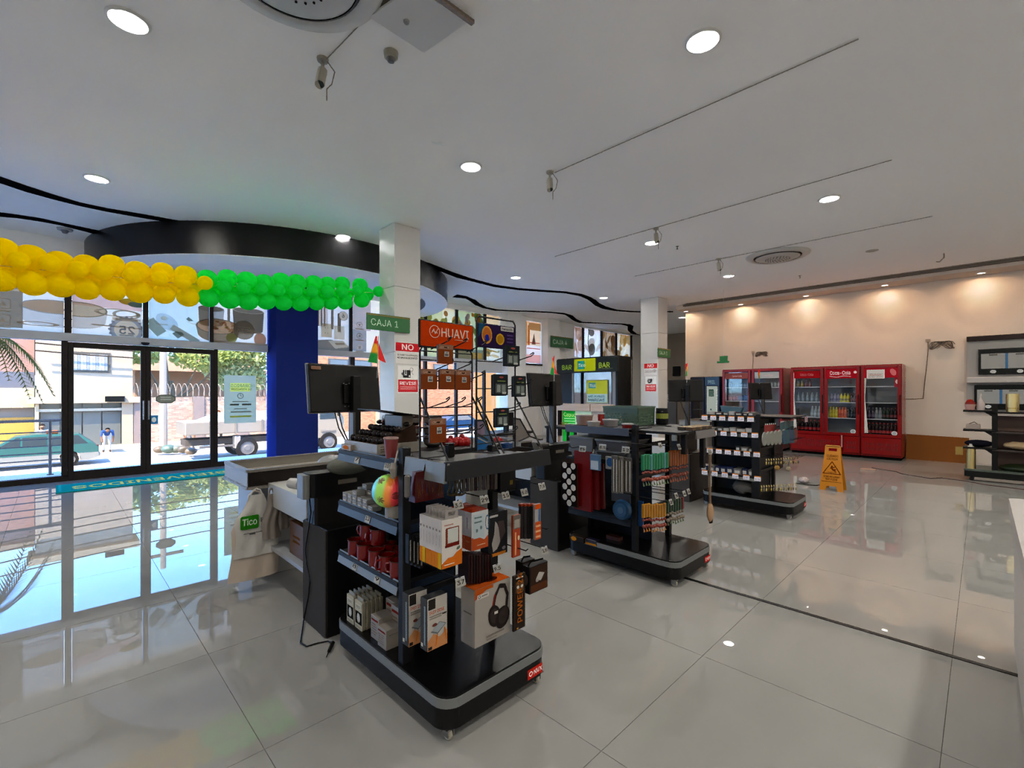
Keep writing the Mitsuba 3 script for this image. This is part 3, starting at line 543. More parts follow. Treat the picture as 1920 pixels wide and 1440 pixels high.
def quad(pts, z0, z1): return hull([(q[0], q[1], z0) for q in pts] + [(q[0], q[1], z1) for q in pts])
add('door', quad([a, b, c, d], CEIL - .03, CEIL - .012), wtrim, hp)
add('gap', quad([a + (-.03, 0), a + (.1, .0), c + (.04, -.0), d + (0, -.05)], CEIL - .008, CEIL), col('#55524c'), hp)
add('hinge', box(d[0] + .05, c[0] + .02, c[1] - .05, c[1] - .01, CEIL - .06, CEIL - .03, .006), col('#857a70', 'm'), hp); add('latch', lathe([(0, -.045), (.018, -.045), (.022, -.03)], 12, (float(a[0] + .2), float(a[1] - .15), CEIL)), col('#a9a9a6', 'p'), hp)
def rod(p, q, lab): add('ceiling_wire', cyl((p[0], p[1], CEIL - .012), (q[0], q[1], CEIL - .012), .0045, n=6), col('#7d786f'), label=lab, cat='wire', group='wires along the ceiling')
for (p, q), lab in zip((((1610, 70), (1040, 322)), ((1672, 298), (1040, 480)), ((1748, 404), (1190, 517)), ((690, 27), (612, 108))), ('longest thin ceiling wire, ending at the centre bullet camera', 'thin ceiling wire beside the third bullet camera', 'thin ceiling wire passing the far air conditioner', 'short thin ceiling wire from the nearest bullet camera to the hatch')):
    rod(PZ(*p, CEIL), PZ(*q, CEIL), lab)
def bullet(px, py, lab):
    p = PZ(px, py, CEIL); x, y = p[:2]; k = thing('security_camera', lab, 'camera', 'bullet cameras'); z = CEIL
    add('base', lathe([(0, -.025), (.04, -.022), (.045, 0)], 16, (x, y, z)), col('#b5b1a4', 'p'), k); add('arm', cyl((x, y, z - .02), (x, y, z - .1), .013, n=8), col('#a9a598', 'p'), k)
    d = np.array([-.035, -.035, -.14]); a = np.array([x, y, z - .09])
    add('housing', cyl(a, a + d, .034, n=14), col('#b9b5a8', 'p'), k); add('lens', cyl(a + d * .98, a + d * 1.03, .03, n=14), col('#1f3a38', 'g'), k); add('hood', cat_([cyl(a + d * .1, a + d * 1.08, .037, n=14)]).slice_plane(a + np.array([0, 0, 0]), (-.7, .7, 0)), col('#c2beb2', 'p'), k)
    add('lead', tube([(x + .03, y - .02, z - .02), (x + .07, y - .06, z - .1), (x + .05, y - .05, z - .2), (x + .02, y - .03, z - .24), (x + .02, y - .03, z - .33)], .004, 5), col('#6b5f55'), k)
bullet(605, 110, 'bullet security camera nearest the viewer, hanging below the hatch'); bullet(1031, 322, 'bullet security camera at the centre of the ceiling'); bullet(1230, 428, 'bullet security camera right above a downlight'); bullet(1347, 485, 'bullet security camera farthest from the viewer, before the far air conditioner')
p = PZ(733, 98, CEIL); k = thing('smoke_detector', 'small white smoke detector below the ceiling hatch', 'smoke detector')
add('body', lathe([(0, -.055), (.03, -.054), (.052, -.04), (.055, 0)], 20, (p[0], p[1], CEIL)), col('#b9b6aa', 'p'), k, smooth=40); add('sensor', lathe([(0, -.075), (.025, -.072), (.036, -.05)], 16, (p[0], p[1], CEIL)), col('#6a6a68', 'p'), k)
for (px, py), lab in (((1500, 517), 'tiny ceiling sprinkler right of the far air conditioner'), ((1270, 462), 'tiny ceiling sprinkler right of the third camera')):
    p = PZ(px, py, CEIL); add('sprinkler', lathe([(0, -.05), (.02, -.05), (.008, -.03), (.008, -.01), (.03, 0)], 10, (p[0], p[1], CEIL)), col('#8d8a84', 'm'), label=lab, cat='sprinkler')
p = PZ(1770, 475, CEIL); add('ceiling_hook', tube([(p[0], p[1], CEIL), (p[0], p[1], CEIL - .08), (p[0] - .06, p[1] + .06, CEIL - .16), (p[0] - .12, p[1] + .1, CEIL - .16)], .01, 6), col('#8d877d', 'p'), label='bent conduit stub hanging from the ceiling at the upper right', cat='conduit')
p = PZ(1635, 470, CEIL); add('ceiling_speaker', lathe([(0, -.006), (.09, -.008), (.1, 0)], 20, (p[0], p[1], CEIL)), col('#aeaba4'), label='flat round ceiling plate left of the conduit stub', cat='speaker')
p = PZ(105, 443, 4.1); k = thing('dome_camera', 'white dome camera on the ceiling above the yellow balloons', 'camera'); add('base', lathe([(0, -.03), (.09, -.03), (.1, 0)], 20, (p[0] + .1, p[1] - .6, CEIL)), col('#b9bcc4', 'p'), k); add('dome', lathe([(0, -.08), (.03, -.074), (.05, -.03)], 16, (p[0] + .1, p[1] - .6, CEIL)), col('#8d90a0', 'g'), k)
p = PZ(820, 268, CEIL); add('tape_scrap', cat_([box(p[0] - .06, p[0] + .02, p[1], p[1] + .03, CEIL - .004, CEIL), box(p[0], p[0] + .07, p[1] - .03, p[1], CEIL - .006, CEIL)]), col('#e8eeee'), label='torn scrap of white tape stuck to the ceiling', cat='tape')
# ---------- shop front prints, balloons, signs ----------
def mtext(P, s, x, y, h, c, bold=False):
    m = txt(s, h, bold); W = m.bounds[1][0]; m.apply_scale((-1, 1, 1)); m.apply_translation((x + W, y, 0)); return P.mesh(m, c)
FZ0, FZ1 = 2.515, 3.495
def film(x0, x1, lab, draw, z0=FZ0, z1=FZ1):
    P = Pr((x0, FAC + .018, z0), EX, EZ, -EY); W, H = x1 - x0, z1 - z0; P.tint = np.array([.95, .84, .70]); clip = sbox(0, 0, W, H)
    q = P.poly
    P.poly = lambda g, c: q((Polygon(g) if not hasattr(g, 'geom_type') else g).intersection(clip), c)
    draw(P, W, H); P.done('window_film', mat='mat_film', label=lab, cat='window film')
def pot(P, x, y, a, b, inner, rim='#8f8a84', side='#b8b4ae', deep=.3):
    P.poly(Polygon([(x - a, y), (x - a * .92, y - deep), (x + a * .92, y - deep), (x + a, y)]).union(affinity.translate(affinity.scale(Point(0, 0).buffer(1), a * .92, b), x, y - deep)), side)
    P.ell(x, y, a, b, rim); P.ell(x, y, a * .93, b * .88, inner)
def f0(P, W, H):
    P.rect(0, 0, W, H, '#d9d4cc'); pot(P, W - .1, .42, .42, .12, '#c9b8a8', deep=.22); P.rect(0, .03, W - .48, H, '#a9a6a2')
    for i in range(2): P.bars(.1, W - .52, [.62 + .1 * i], .035, '#d9d6d2')
    for x in (.12, W - .78):
        for y in (.32, .06): P.poly(rrect(x, x + .17, y, y + .17, .03).difference(rrect(x + .012, x + .158, y + .012, y + .158, .02)), '#d9d6d2'); P.poly([(x + .05, y + .05), (x + .085, y + .12), (x + .12, y + .05)], '#d9d6d2'); P.bars(x, x + .17, [y - .045], .02, '#d0cdc9')
    P.ell(W - .3, .12, .25, .035, '#b9b2a8', .7)
def f1(P, W, H):
    P.rect(0, 0, W, H, '#dfd8cc'); P.poly([(0, .5), (0, .75), (W, .62), (W, .48)], '#caa79c'); pot(P, .1, .42, .36, .13, '#d8cfc2', '#a39688', '#b5a899', .2); P.ell(.6, .42, .32, .07, '#b3aca2', .8)
    P.line([(.25, .18), (W, .16)], .02, '#aea698'); P.ell(.78, .64, .17, .06, '#b9a53f'); P.ell(.86, .6, .12, .05, '#5f7f7a')
    P.ell(.72, .12, .235, .235, '#a9b2c8'); P.ell(.72, .12, .175, .175, '#e4e2de')
    for i in range(20): a = i * math.pi / 10; P.ell(.72 + .235 * math.cos(a), .12 + .235 * math.sin(a), .022, .022, '#a9b2c8')
    P.rect(.52, .285, .92, .34, '#dcdad8'); P.ell(.72, .4, .2, .08, '#b8b6b2', .75); mtext(P, '25', .615, .05, .14, '#9aa5bf', True)
    P.bars(.62, .82, [.015], .02, '#a9b2c8')
def f2(P, W, H):
    P.rect(0, 0, W, H, '#d9d2c8'); P.rect(0, 0, .78, H, '#bfd0d0'); P.ell(.28, .33, .2, .13, '#9fb0b4', rot=-40); P.line([(.35, .25), (.78, -.02)], .11, '#a4b5b8'); P.ell(.23, .4, .05, .04, '#dfe8e8'); P.line([(0, .34), (.2, .1)], .18, '#abbcbd')
    P.poly([(.36, .12), (.42, .17), (.52, .16), (.55, .11), (.45, .03)], '#8b9a9c'); P.poly([(.58, .42), (.62, .47), (.7, .4), (.63, .38)], '#8e9d9f'); P.line([(.6, .37), (.74, .33)], .012, '#eef2f2'); P.bars(.12, .3, [.27], .018, '#d5dfdf')
    pot(P, 1.0, .68, .22, .06, '#7d7a74', '#75716a', '#8f8b84', .3); pot(P, 1.14, .33, .4, .16, '#c9ab92', '#8a8178', '#9d9488', .16)
def f3(P, W, H):
    P.rect(0, 0, W, H, '#dbd5cb'); pot(P, -.06, .68, .25, .06, '#7d7a74', '#75716a', '#8f8b84', .3); pot(P, .64, .72, .3, .06, '#8d8a86', '#c9c5be', '#7d7973', .42); P.line([(.27, .8), (.27, .45)], .05, '#8c8880')
    pot(P, .06, .33, .42, .16, '#c9ab92', '#8a8178', '#9d9488', .16)
    q = random.Random(2)
    for i in range(40): P.ell(.06 + q.uniform(-.3, .3), .33 + q.uniform(-.1, .1), .035, .02, q.choice(['#b3866c', '#e0cbb0', '#a8a06a', '#d8b8a0']), rot=q.uniform(0, 180))
    P.ell(.55, .3, .2, .2, '#98938c'); P.ell(.55, .3, .185, .185, '#a8a39b'); mtext(P, 'NONSTICK', .42, .275, .05, '#d8d4cc', True); P.bars(.43, .67, [.35, .22], .02, '#cfcac2'); P.ell(.32, .12, .1, .1, '#b5bd86'); P.ell(.86, .12, .12, .15, '#c9a390'); P.bars(0, W, [0], .04, '#b2a392')
def f4(P, W, H):
    P.rect(0, 0, W, H, '#cfc9c0'); P.rect(0, .55, .42, H, '#b0a297')
    for i in range(5): P.rect(.03 + i * .075, .55, .06 + i * .075, H, '#8d7c70')
    P.rect(.5, .5, .56, H, '#8e8780'); P.rect(.66, .45, .74, .9, '#85807b'); P.ell(.8, .85, .1, .1, '#e6e4e0'); mtext(P, '6', .77, .81, .09, '#7d7a75', True); P.ell(.8, .85, .115, .115, '#9a9690', .9)
    P.rect(0, .36, .16, .58, '#8f8a84'); P.rect(.26, .3, .52, .62, '#e8e2d2'); P.rect(.57, .27, .83, .6, '#eef0ee')
    for yy in (.4, .52):
        for xx in (.36, .42): P.ell(xx, yy, .008, .012, '#8d8778')
    P.poly([(0, 0), (W, 0), (W, .12), (.5, .25), (0, .2)], '#9a9b9c'); P.poly([(.42, .22), (.8, .25), (W, .1), (.6, .04)], '#d9dad4'); P.poly([(.58, .18), (.82, .2), (.84, .15), (.62, .13)], '#a89c8c')
def f5(P, W, H):
    P.rect(0, 0, W, H, '#e9dcc4'); P.rect(0, .02, .38, H, '#8d8783'); P.rect(0, .55, .5, H, '#a99a92')
    for y in (.12, .4, .68): P.ell(.2, y, .075, .075, '#c9c4c0', .8); P.ell(.2, y, .03, .03, '#c9c4c0'); P.bars(.09, .31, [y - .12], .03, '#bdb8b4')
def f7(P, W, H):
    P.rect(0, 0, W, H, '#c3c08a'); P.rect(.55, 0, W, H, '#d8cfa8'); q = random.Random(8)
    for i in range(26): P.ell(q.uniform(0, W), q.uniform(.3, 1.3), q.uniform(.05, .16), q.uniform(.04, .1), q.choice(['#a8b06a', '#d8b06a', '#b58a5a', '#e4dcb8', '#8fa05a']), rot=q.uniform(0, 180))
def f8(P, W, H):
    P.rect(0, 0, W, H, '#a8b486'); q = random.Random(9)
    for i in range(40): P.ell(q.uniform(0, W), q.uniform(.35, 1.4), q.uniform(.05, .2), q.uniform(.04, .12), q.choice(['#7f9a5a', '#c98a4a', '#d8c06a', '#8a6a5a', '#b0a0b8', '#e0c8a0']), rot=q.uniform(0, 180))
    P.rect(0, 0, W, .3, '#a7a099'); P.rect(.5, .02, .95, .2, '#e0b878'); P.rect(.3, .22, .95, .3, '#9fb8d0')
def f9(P, W, H):
    P.rect(0, 0, W, H, '#d6d2b8'); q = random.Random(4); P.rect(0, .95, W, H, '#d9b98a')
    for i in range(14): P.ell(q.uniform(0, W), q.uniform(.1, .8), q.uniform(.05, .2), q.uniform(.02, .06), q.choice(['#a8ac88', '#8f9478', '#c9b078', '#f0ecdc']), rot=q.uniform(-20, 20))
film(-2.95, -.93, 'translucent film at the far left above the beam, mostly outside the picture', f0)
film(-.91, .12, 'translucent film with a grey icon panel and a steel pan, leftmost above the beam', f0)
film(.222, 1.167, 'translucent film with a steel pan and a mirrored 25 badge', f1)
film(1.26, 2.225, 'pale teal translucent film with grey ladles left of the frying pan', f2)
film(2.303, 3.31, 'translucent film with a frying pan and grey round badge left of the blue pillar', f3)
film(4.22, 5.163, 'translucent film with white socket plates right of the blue pillar', f4, z1=3.945)
film(5.245, 6.195, 'translucent film with a grey column of round icons left of the first pillar', f5, z1=3.945)
film(6.275, 7.345, 'translucent film hidden behind the first white pillar', f7, z1=3.945)
film(7.437, 8.435, 'yellow green translucent film behind the orange rack sign', f7, z1=3.945)
film(8.527, 9.54, 'colourful food film between the two wire rack signs', f8, z1=3.945)
film(9.643, 10.24, 'pale dish film behind the purple rack sign', f9, z1=3.945)
def fs(P, W, H):
    P.rect(0, 0, W, H, '#e6c39a'); P.rect(0, 0, W, .42, '#df9d8c'); P.rect(0, .3, W, .62, '#ecdcd0'); P.rect(.1, .62, .2, 1.3, '#d98f4a'); P.poly([(.3, .66), (.42, 1.05), (.5, .66)], '#7d6a6a'); P.rect(.15, 1.15, W, 1.4, '#c9b08a'); P.rect(0, .6, .07, 1.4, '#efc06a'); P.bars(.05, W - .05, [.5, .7], .03, '#d87f78')
film(11.46, 12.23, 'narrow pink and orange picture film in the slit window of the white wall', fs, 2.51, 3.95)
def ff(cs, seed):
    def d(P, W, H):
        P.rect(0, 0, W, H, cs[0]); q = random.Random(seed)
        for i in range(12): P.ell(q.uniform(0, W), q.uniform(0, H), q.uniform(.08, .3), q.uniform(.05, .25), q.choice(cs), rot=q.uniform(0, 180))
        P.line([(W * .3, H), (W * .25, H * .5), (W * .4, 0)], .05, cs[-1])
    return d
film(14.11, 14.61, 'pale pink film, leftmost of the far high windows', ff(['#e2d3cb', '#e8ddd6', '#d3bfb6'], 1), 2.87, 4.01)
film(14.73, 15.86, 'white film with a grey curve, second of the far high windows', ff(['#e9e8e6', '#f0efee', '#dcdcdc', '#7f7f80'], 2), 2.87, 4.01)
film(15.98, 16.94, 'brown food film, third of the far high windows', ff(['#a88f72', '#8b6f52', '#e4ddd4', '#c9b79c'], 3), 2.87, 4.01)
film(17.06, 18.14, 'film with brown shelves, rightmost of the far high windows', ff(['#d9c9a8', '#8f7a60', '#e8dcc0', '#cfa868'], 4), 2.87, 4.01)
# stickers and the opening hours poster on the glass
yg_ = FAC - .032
def sticker(pts, c, lab, draw=None, cat='sticker', y=FAC - .01):
    P = Pr((0, y, 0), EX, EZ, -EY); g = Polygon(pts); P.poly(g, c)
    if draw: draw(P, g)
    P.done('glass_sticker', label=lab, cat=cat)
def pxr(x0, x1, y0, y1, Y=FAC): return PY(x0, y1, Y)[0], PY(x1, y1, Y)[0], PY((x0 + x1) / 2, y1, Y)[2], PY((x0 + x1) / 2, y0, Y)[2]
a, b, c, d = pxr(197, 233, 743, 753); sticker([(a, c), (b, c), (b, d), (a, d)], '#4a5058', 'dark grey rectangular sticker on the left glass door')
a, b, c, d = pxr(292, 329, 740, 756); e = (b - a) * .22
def oct_(P, g):
    P.poly(g.buffer(-.015), '#8f9388'); P.bars(a + .07, b - .07, [c + .06, c + .1], .02, '#c9ccc2')
sticker([(a + e, c), (b - e, c), (b, c + .05), (b, d - .05), (b - e, d), (a + e, d), (a, d - .05), (a, c + .05)], '#5d6058', 'grey elongated octagon sticker on the right glass door', oct_)
a, b, c, d = pxr(281, 296, 779, 795); sticker([(a, c), (b, c), (b, d), (a, d)], '#3f87c0', 'small blue square sticker with a white drop beside the door handle', lambda P, g: P.ell((a + b) / 2, (c + d) / 2, .035, .05, '#eef4f6'))
a, b, c, d = pxr(420, 480, 704, 793)
P = Pr((a, FAC - .005, c), EX, EZ, -EY); W, H = b - a, d - c; P.tint = np.array([.95, .9, .8])
P.rect(0, 0, W, H, '#a3a892'); P.rect(W * .18, H * .66, W * .82, H * .84, '#c4c760'); mtext(P, 'HORARIOS', W * .2, H * .755, .062, '#7d8a5a', True); mtext(P, 'DE ATENCIÓN', W * .22, H * .69, .04, '#7d8a5a', True)
P.ell(W / 2, H * .57, W * .1, W * .1, '#6d706a', .78); P.line([(W / 2, H * .57), (W / 2, H * .61)], .01, '#6d706a'); P.line([(W / 2, H * .57), (W * .55, H * .56)], .01, '#6d706a')
P.bars(W * .25, W * .75, [H * .44], .018, '#8b8e88'); P.rect(W * .18, H * .37, W * .45, H * .405, '#5d605c'); P.rect(W * .55, H * .37, W * .84, H * .405, '#5d605c'); P.bars(W * .3, W * .7, [H * .29], .018, '#8b8e88'); P.bars(W * .2, W * .84, [H * .22], .03, '#a2a59f'); P.rect(W * .18, H * .12, W * .84, H * .155, '#c4c760')
P.done('opening_hours_poster', mat='mat_film', label='pale green opening hours poster on the fixed pane left of the blue pillar', cat='poster')
# welcome mat, its writing faces the street
mt = thing('welcome_mat', 'teal welcome mat with yellow letters lying inside the glass doors', 'doormat')
add('mat', box(.02, 2.42, 9.62, 10.42, 0, .014, .005), col('#0f7f7c'), mt)
P = Pr((2.3, 10.28, .0145), -EX, -EY, EZ); P.text('BIENVENIDOS', 0, .17, .3, '#c9bb62', True, w=2.1); P.done('lettering', mt)
P = Pr((2.42, 10.42, .0142), -EX, -EY, EZ); P.poly(sbox(.03, .03, 2.37, .77).difference(sbox(.06, .06, 2.34, .74)), '#1a938e'); P.done('border', mt)
# balloon garland
for n, c in (('yellow', (1.0, .84, .0)), ('green', (.02, .88, .14))):
    scene['mat_balloon_' + n] = {'type': 'principledthin', 'base_color': {'type': 'rgb', 'value': list(c)}, 'roughness': .12, 'diff_trans': 1.35, 'spec_trans': 0.0, 'eta': 1.5}
bm = lathe([(0, -1.16), (.05, -1.17), (.04, -1.1), (.16, -1.04), (.5, -.86), (.8, -.58), (.97, -.2), (1, .1), (.93, .42), (.76, .7), (.5, .89), (.24, .975), (0, 1)], 24)
bsh = {n: shape(bm, 'mat_balloon_' + n, smooth=True) for n in ('yellow', 'green')}
def gt(px): s = px / 712; return 1 / (1 / 4.35 + (1 / 7.55 - 1 / 4.35) * s)
Y3 = dict(top=[(-52, 462), (4, 470), (59, 483), (112, 493), (162, 498), (210, 498), (258, 511), (305, 511), (348, 517)], bottom=[(-48, 522), (2, 524), (61, 531), (114, 534), (162, 541), (211, 543), (261, 547), (307, 551), (352, 556)], front=[(-22, 488), (33, 494), (90, 498), (142, 510), (186, 513), (241, 521), (292, 527), (334, 533), (376, 534)])
G3 = dict(top=[(389, 523), (427, 522), (463, 527), (496, 531), (527, 528), (557, 531), (589, 532), (615, 533), (642, 533), (675, 536)], bottom=[(391, 558), (430, 560), (465, 563), (499, 563), (531, 566), (563, 567), (593, 567), (620, 566), (647, 566), (678, 562)], front=[(412, 541), (447, 544), (481, 546), (513, 547), (544, 549), (575, 550), (604, 550), (631, 550), (660, 548), (699, 549)])
gdir = ray(712, 548) * 7.55 - ray(0, 497) * 4.35; gdir /= np.linalg.norm(gdir); gperp = np.cross(gdir, EZ); gperp /= np.linalg.norm(gperp)
if gperp @ ray(300, 520) > 0: gperp = -gperp                     # towards the viewer
def aim(z):
    z = np.asarray(z, float) / np.linalg.norm(z); x = np.cross(z, gdir); x = x / np.linalg.norm(x); return np.stack([x, np.cross(z, x), z], 1)
for n, rows in (('yellow', Y3), ('green', G3)):
    for row in ('back', 'top', 'bottom', 'front'):
        L = rows['front' if row == 'back' else row]
        for i, (px, py) in enumerate(L):
            t = gt(px); p = np.array([0, 0, EYE]) + ray(px, py) * t; r = .119 * (.92 + .12 * rng.rand())
            dirn = {'top': EZ * .9 + gperp * .25, 'bottom': -EZ * .9 + gperp * .25, 'front': gperp, 'back': -gperp}[row]
            if row == 'front': p = p + gperp * .15; r *= .66 + .12 * rng.rand()
            if row == 'back': p = p - gperp * .17 + EZ * .0
            M = np.eye(4); M[:3, :3] = aim(dirn) * r; M[:3, 3] = p
            w = {'back': 'rear', 'top': 'top', 'bottom': 'bottom', 'front': 'front'}[row]
            add('balloon', bsh[n], parent=None, tw=T(M.tolist()), label=f'{n} balloon in the {w} row of the garland, {ordn(i)} {n} one from the left', cat='balloon', group=f'{n} balloons of the garland')
pA, pB = np.array([0, 0, EYE]) + ray(-60, 492) * gt(-60), np.array([3.72, 6.5, 3.06])
add('garland_string', tube([pA, np.array([0, 0, EYE]) + ray(340, 532) * gt(340), np.array([0, 0, EYE]) + ray(705, 549) * gt(705), pB], .004, 4), col('#d8d2b0'), label='thin string running through the yellow and green balloon garland', cat='string')
# till signs
def till_sign(x0, x1, z0, z1, Y, s, lab, turn=0):
    k = thing('till_sign', lab, 'sign'); add('board', box(x0, x1, Y - .02, Y, z0, z1, .003), col('#137a33', 'p'), k)
    add('top_strip', box(x0, x1, Y - .024, Y - .02, z1 - .03, z1 - .004), col('#7a7a26', 'p'), k)
    if s: P = front(x0, Y - .021, z0); H = z1 - z0; P.text(s, (x1 - x0) * .09, H * .28, H * .40, '#bfe0c4', False, w=(x1 - x0) * (.62 if len(s) > 5 else .5)); P.done('lettering', k)
def sg(px0, px1, py0, py1, Y): a = PY(px0, py0, Y); b = PY(px0, py1, Y); c = PY(px1, py1, Y); return a[0], c[0], b[2], a[2]
till_sign(*sg(686.5, 767.5, 586, 617, 6.27), 6.27, 'CAJA 1', 'green hanging sign CAJA 1 on the first white pillar')
till_sign(*sg(1032, 1074, 629, 650, 10.63), 10.63, 'CAJA 4', 'green sign CAJA 4 on the white wall above the dark kiosk')
till_sign(*sg(1232.5, 1256, 652, 669, 6.12), 6.12, 'CAJA 3', 'small green till sign on the second pillar')
k = thing('till_sign', 'small green sign hanging before the right wall above the red fridges', 'sign'); q = PX(1349, 681, 12.0); q2 = PX(1364, 667, 12.0)
add('board', box(12.0, 12.02, min(q[1], q2[1]), max(q[1], q2[1]), q[2], q2[2], .003), col('#137a33', 'p'), k); add('foot', box(11.99, 12.03, q2[1] - .03, q[1] + .06, q[2] - .0, q[2] + .05, .003), col('#137a33', 'p'), k); add('hanger', cyl((12.01, (q[1] + q2[1]) / 2, q2[2]), (12.01, (q[1] + q2[1]) / 2, CEIL), .003, n=5), col('#c9c9c9'), k)
# NO and REVISE notices on the pillars
def notices(frameit, w, where):
    k = frameit(0); P = k; P.rect(0, 0, w, .32, '#dcdad8'); P.rect(0, .19, w, .32, '#b8252c'); P.text('NO', w * .5, .215, .085, '#f4eceb', True, 'c', w * .5); P.text('SE ACEPTAN CAMBIOS', w * .06, .12, .024, '#4a4646', True, w=w * .88); P.text('NI DEVOLUCIONES', w * .06, .075, .027, '#2f2c2c', True, w=w * .86)
    P.done('no_returns_notice', label=f'white and red NO notice on {where}', cat='notice')
    P = frameit(1); P.rect(w * .08, -.46, w * .95, -.03, '#e2e0de'); P.rect(w * .1, -.245, w * .93, -.05, '#e9e8e6'); P.rect(w * .3, -.22, w * .62, -.1, '#2a2a2c', .01); P.ell(w * .66, -.09, .03, .03, '#5a5a5a', .8); P.poly(Polygon([(w * .36, -.1), (w * .36, -.18), (w * .46, -.18), (w * .46, -.1)]).difference(sbox(w * .385, -.165, w * .435, -.1)), '#e9e8e6'); P.ell(w * .28, -.16, .02, .02, '#5a5a5a'); P.rect(w * .54, -.21, w * .6, -.18, '#e9e8e6'); P.line([(w * .64, -.12), (w * .74, -.17)], .006, '#5a5a5a')
    P.rect(w * .1, -.44, w * .93, -.25, '#b8252c'); P.rect(w * .12, -.432, w * .91, -.258, '#c3333a'); P.text('REVISE', w * .515, -.33, .05, '#f4eceb', True, 'c', w * .7); P.bars(w * .18, w * .85, [-.37, -.40], .014, '#e09a9a')
    P.done('revise_notice', label=f'white and red REVISE notice with a bag picture on {where}', cat='notice')
a, b = PY(742, 643, 6.297), PY(786, 643, 6.297); notices(lambda i: Pr((a[0], 6.2965, PY(745, 681, 6.297)[2]), EX, EZ, -EY), b[0] - a[0], 'the first pillar')
a = PX(1208, 674, 11.627); b = PX(1232, 671, 11.627); notices(lambda i: Pr((11.6265, a[1], a[2] - .44), -EY, EZ, -EX), a[1] - b[1], 'the second pillar')
# ---------- checkouts: gondola, pedestal, console, monitor, bagging tray ----------
blk, blk2, gry, grl = col('#0d0d0e', 'p'), col('#17171a', 'w'), col('#3c3d40', 'w'), col('#8f8f8c', 'w')
hookm = col('#1b1b1d', 'p')
GX = [1.165, 3.37, 6.14]; GY = [1.58, 1.63, 1.56]
WHERE = ['nearest', 'second', 'third']
def price_card(parent, x, y, z, w=.055, h=.035, s=None, tilt=25, facing='f', c='#a5a39c'):
    if facing == 'f': u, v = EX, np.array([0, math.sin(math.radians(tilt)), math.cos(math.radians(tilt))])
    else: u, v = -EY, np.array([math.sin(math.radians(tilt)), 0, math.cos(math.radians(tilt))])
    n = np.cross(u, v); o = np.array([x, y, z])
    P = Pr(o, u, v, n); P.rect(0, 0, w, h, c); P.rect(0, h * .86, w, h, '#b9bbbf')
    if s: P.text(s, w * .5, h * .25, h * .42, '#2c2424', True, 'c', w * .8)
    P.done('price_card', parent)
def rail(parent, x, y0, y1, z, h=.055, cards=(), c=gry):
    """price rail along Y on the left edge of a shelf"""
    add('price_rail', hull([(x, y0, z - h), (x, y1, z - h), (x - .004, y0, z - h), (x - .004, y1, z - h), (x + .016, y0, z + .005), (x + .016, y1, z + .005), (x + .012, y0, z + .008), (x + .012, y1, z + .008)]), c, parent)
    for yy, s in cards: price_card(parent, x - .006, yy, z - h + .006, .05, h - .012, s, 16, 'l')
def gondola(i, rails, nsh):
    x, y = GX[i], GY[i]; W, D = .66, 1.07
    k = thing('display_gondola', f'black wheeled display gondola with a grey stripe on its base, {WHERE[i]} from the viewer', 'display stand')
    b = add('base', prism(rrect(x, x + W, y, y + D, .085, 6), .06, .152), col('#101011', 'p'), k, smooth=40)
    add('stripe', prism(rrect(x - .004, x + W + .004, y - .004, y + D + .004, .088, 6), .152, .192), col('#8d9090', 'p'), b, smooth=40); add('deck', prism(rrect(x + .002, x + W - .002, y + .002, y + D - .002, .083, 6), .192, .202), col('#0e0e0f', 'g'), b, smooth=40)
    for cx, cy in ((x + .05, y + .045), (x + W - .05, y + .045), (x + .05, y + D - .05), (x + W - .05, y + D - .05)):
        c = add('caster', cat_([box(cx - .03, cx + .03, cy - .03, cy + .03, .054, .062), box(cx - .018, cx - .013, cy - .02, cy + .02, .02, .056), box(cx + .013, cx + .018, cy - .02, cy + .02, .02, .056)]), col('#9a9a98', 'm'), k)
        wv = lathe([(0, -.011), (.02, -.011), (.025, -.006), (.025, .006), (.02, .011), (0, .011)], 16); wv.apply_transform(trimesh.transformations.rotation_matrix(math.pi / 2, (0, 1, 0))); add('wheel', move(wv, (cx, cy, .025)), col('#b9b4a6', 'p'), c)
    P = front(x + W - .16, y - .0015, .075); P.rect(0, 0, .11, .05, '#b3261e'); P.ell(.024, .025, .013, .013, '#f0e6e2', .6); P.text('NVX', .045, .014, .022, '#f0e6e2', True); P.done('maker_badge', k)
    yp = y + .38
    for px_ in (x + .018, x + W - .068):
        add('post', box(px_, px_ + .045, yp - .022, yp + .022, .2, 1.2 if px_ > x + .1 else 1.235, .003), blk2, k)
    for px_ in (x + .325,): add('post', box(px_, px_ + .03, y + D - .04, y + D - .005, .2, 1.15, .003), blk2, k)
    add('divider', box(x + .36, x + .372, yp + .03, y + D - .01, .2, 1.13), blk2, k)
    for z in (.5, .78, 1.04): add('crossbar', box(x + .06, x + W - .068, yp - .01, yp + .01, z, z + .03, .003), blk2, k)
    zs = nsh
    for j, z in enumerate(zs):
        s = add('shelf', box(x + .014, x + .36, yp + .024, y + D - .012, z - .022, z, .002), blk2, k)
        rail(s, x + .012, yp + .026, y + D - .015, z, .06, rails[j], (blk2 if i == 1 else grl) if j == 0 else gry)
    return k
pr = random.Random(12)
g1 = gondola(0, [[(2.2, '9'), (2.45, '8')], [(2.3, '12')], [(2.1, '20'), (2.42, '7')]], (.58, .87, 1.17))
s = add('top_tray', cat_([box(1.2, 1.86, 1.61, 2.0, 1.15, 1.165), box(1.2, 1.212, 1.61, 2.0, 1.165, 1.195)]), col('#8a8c8e', 'g'), g1)
add('front_rail', hull([(1.19, 1.6, 1.12), (1.87, 1.6, 1.12), (1.19, 1.612, 1.2), (1.87, 1.612, 1.2), (1.19, 1.616, 1.12), (1.87, 1.616, 1.12), (1.19, 1.622, 1.2), (1.87, 1.622, 1.2)]), col('#1d1e22', 'p'), g1)
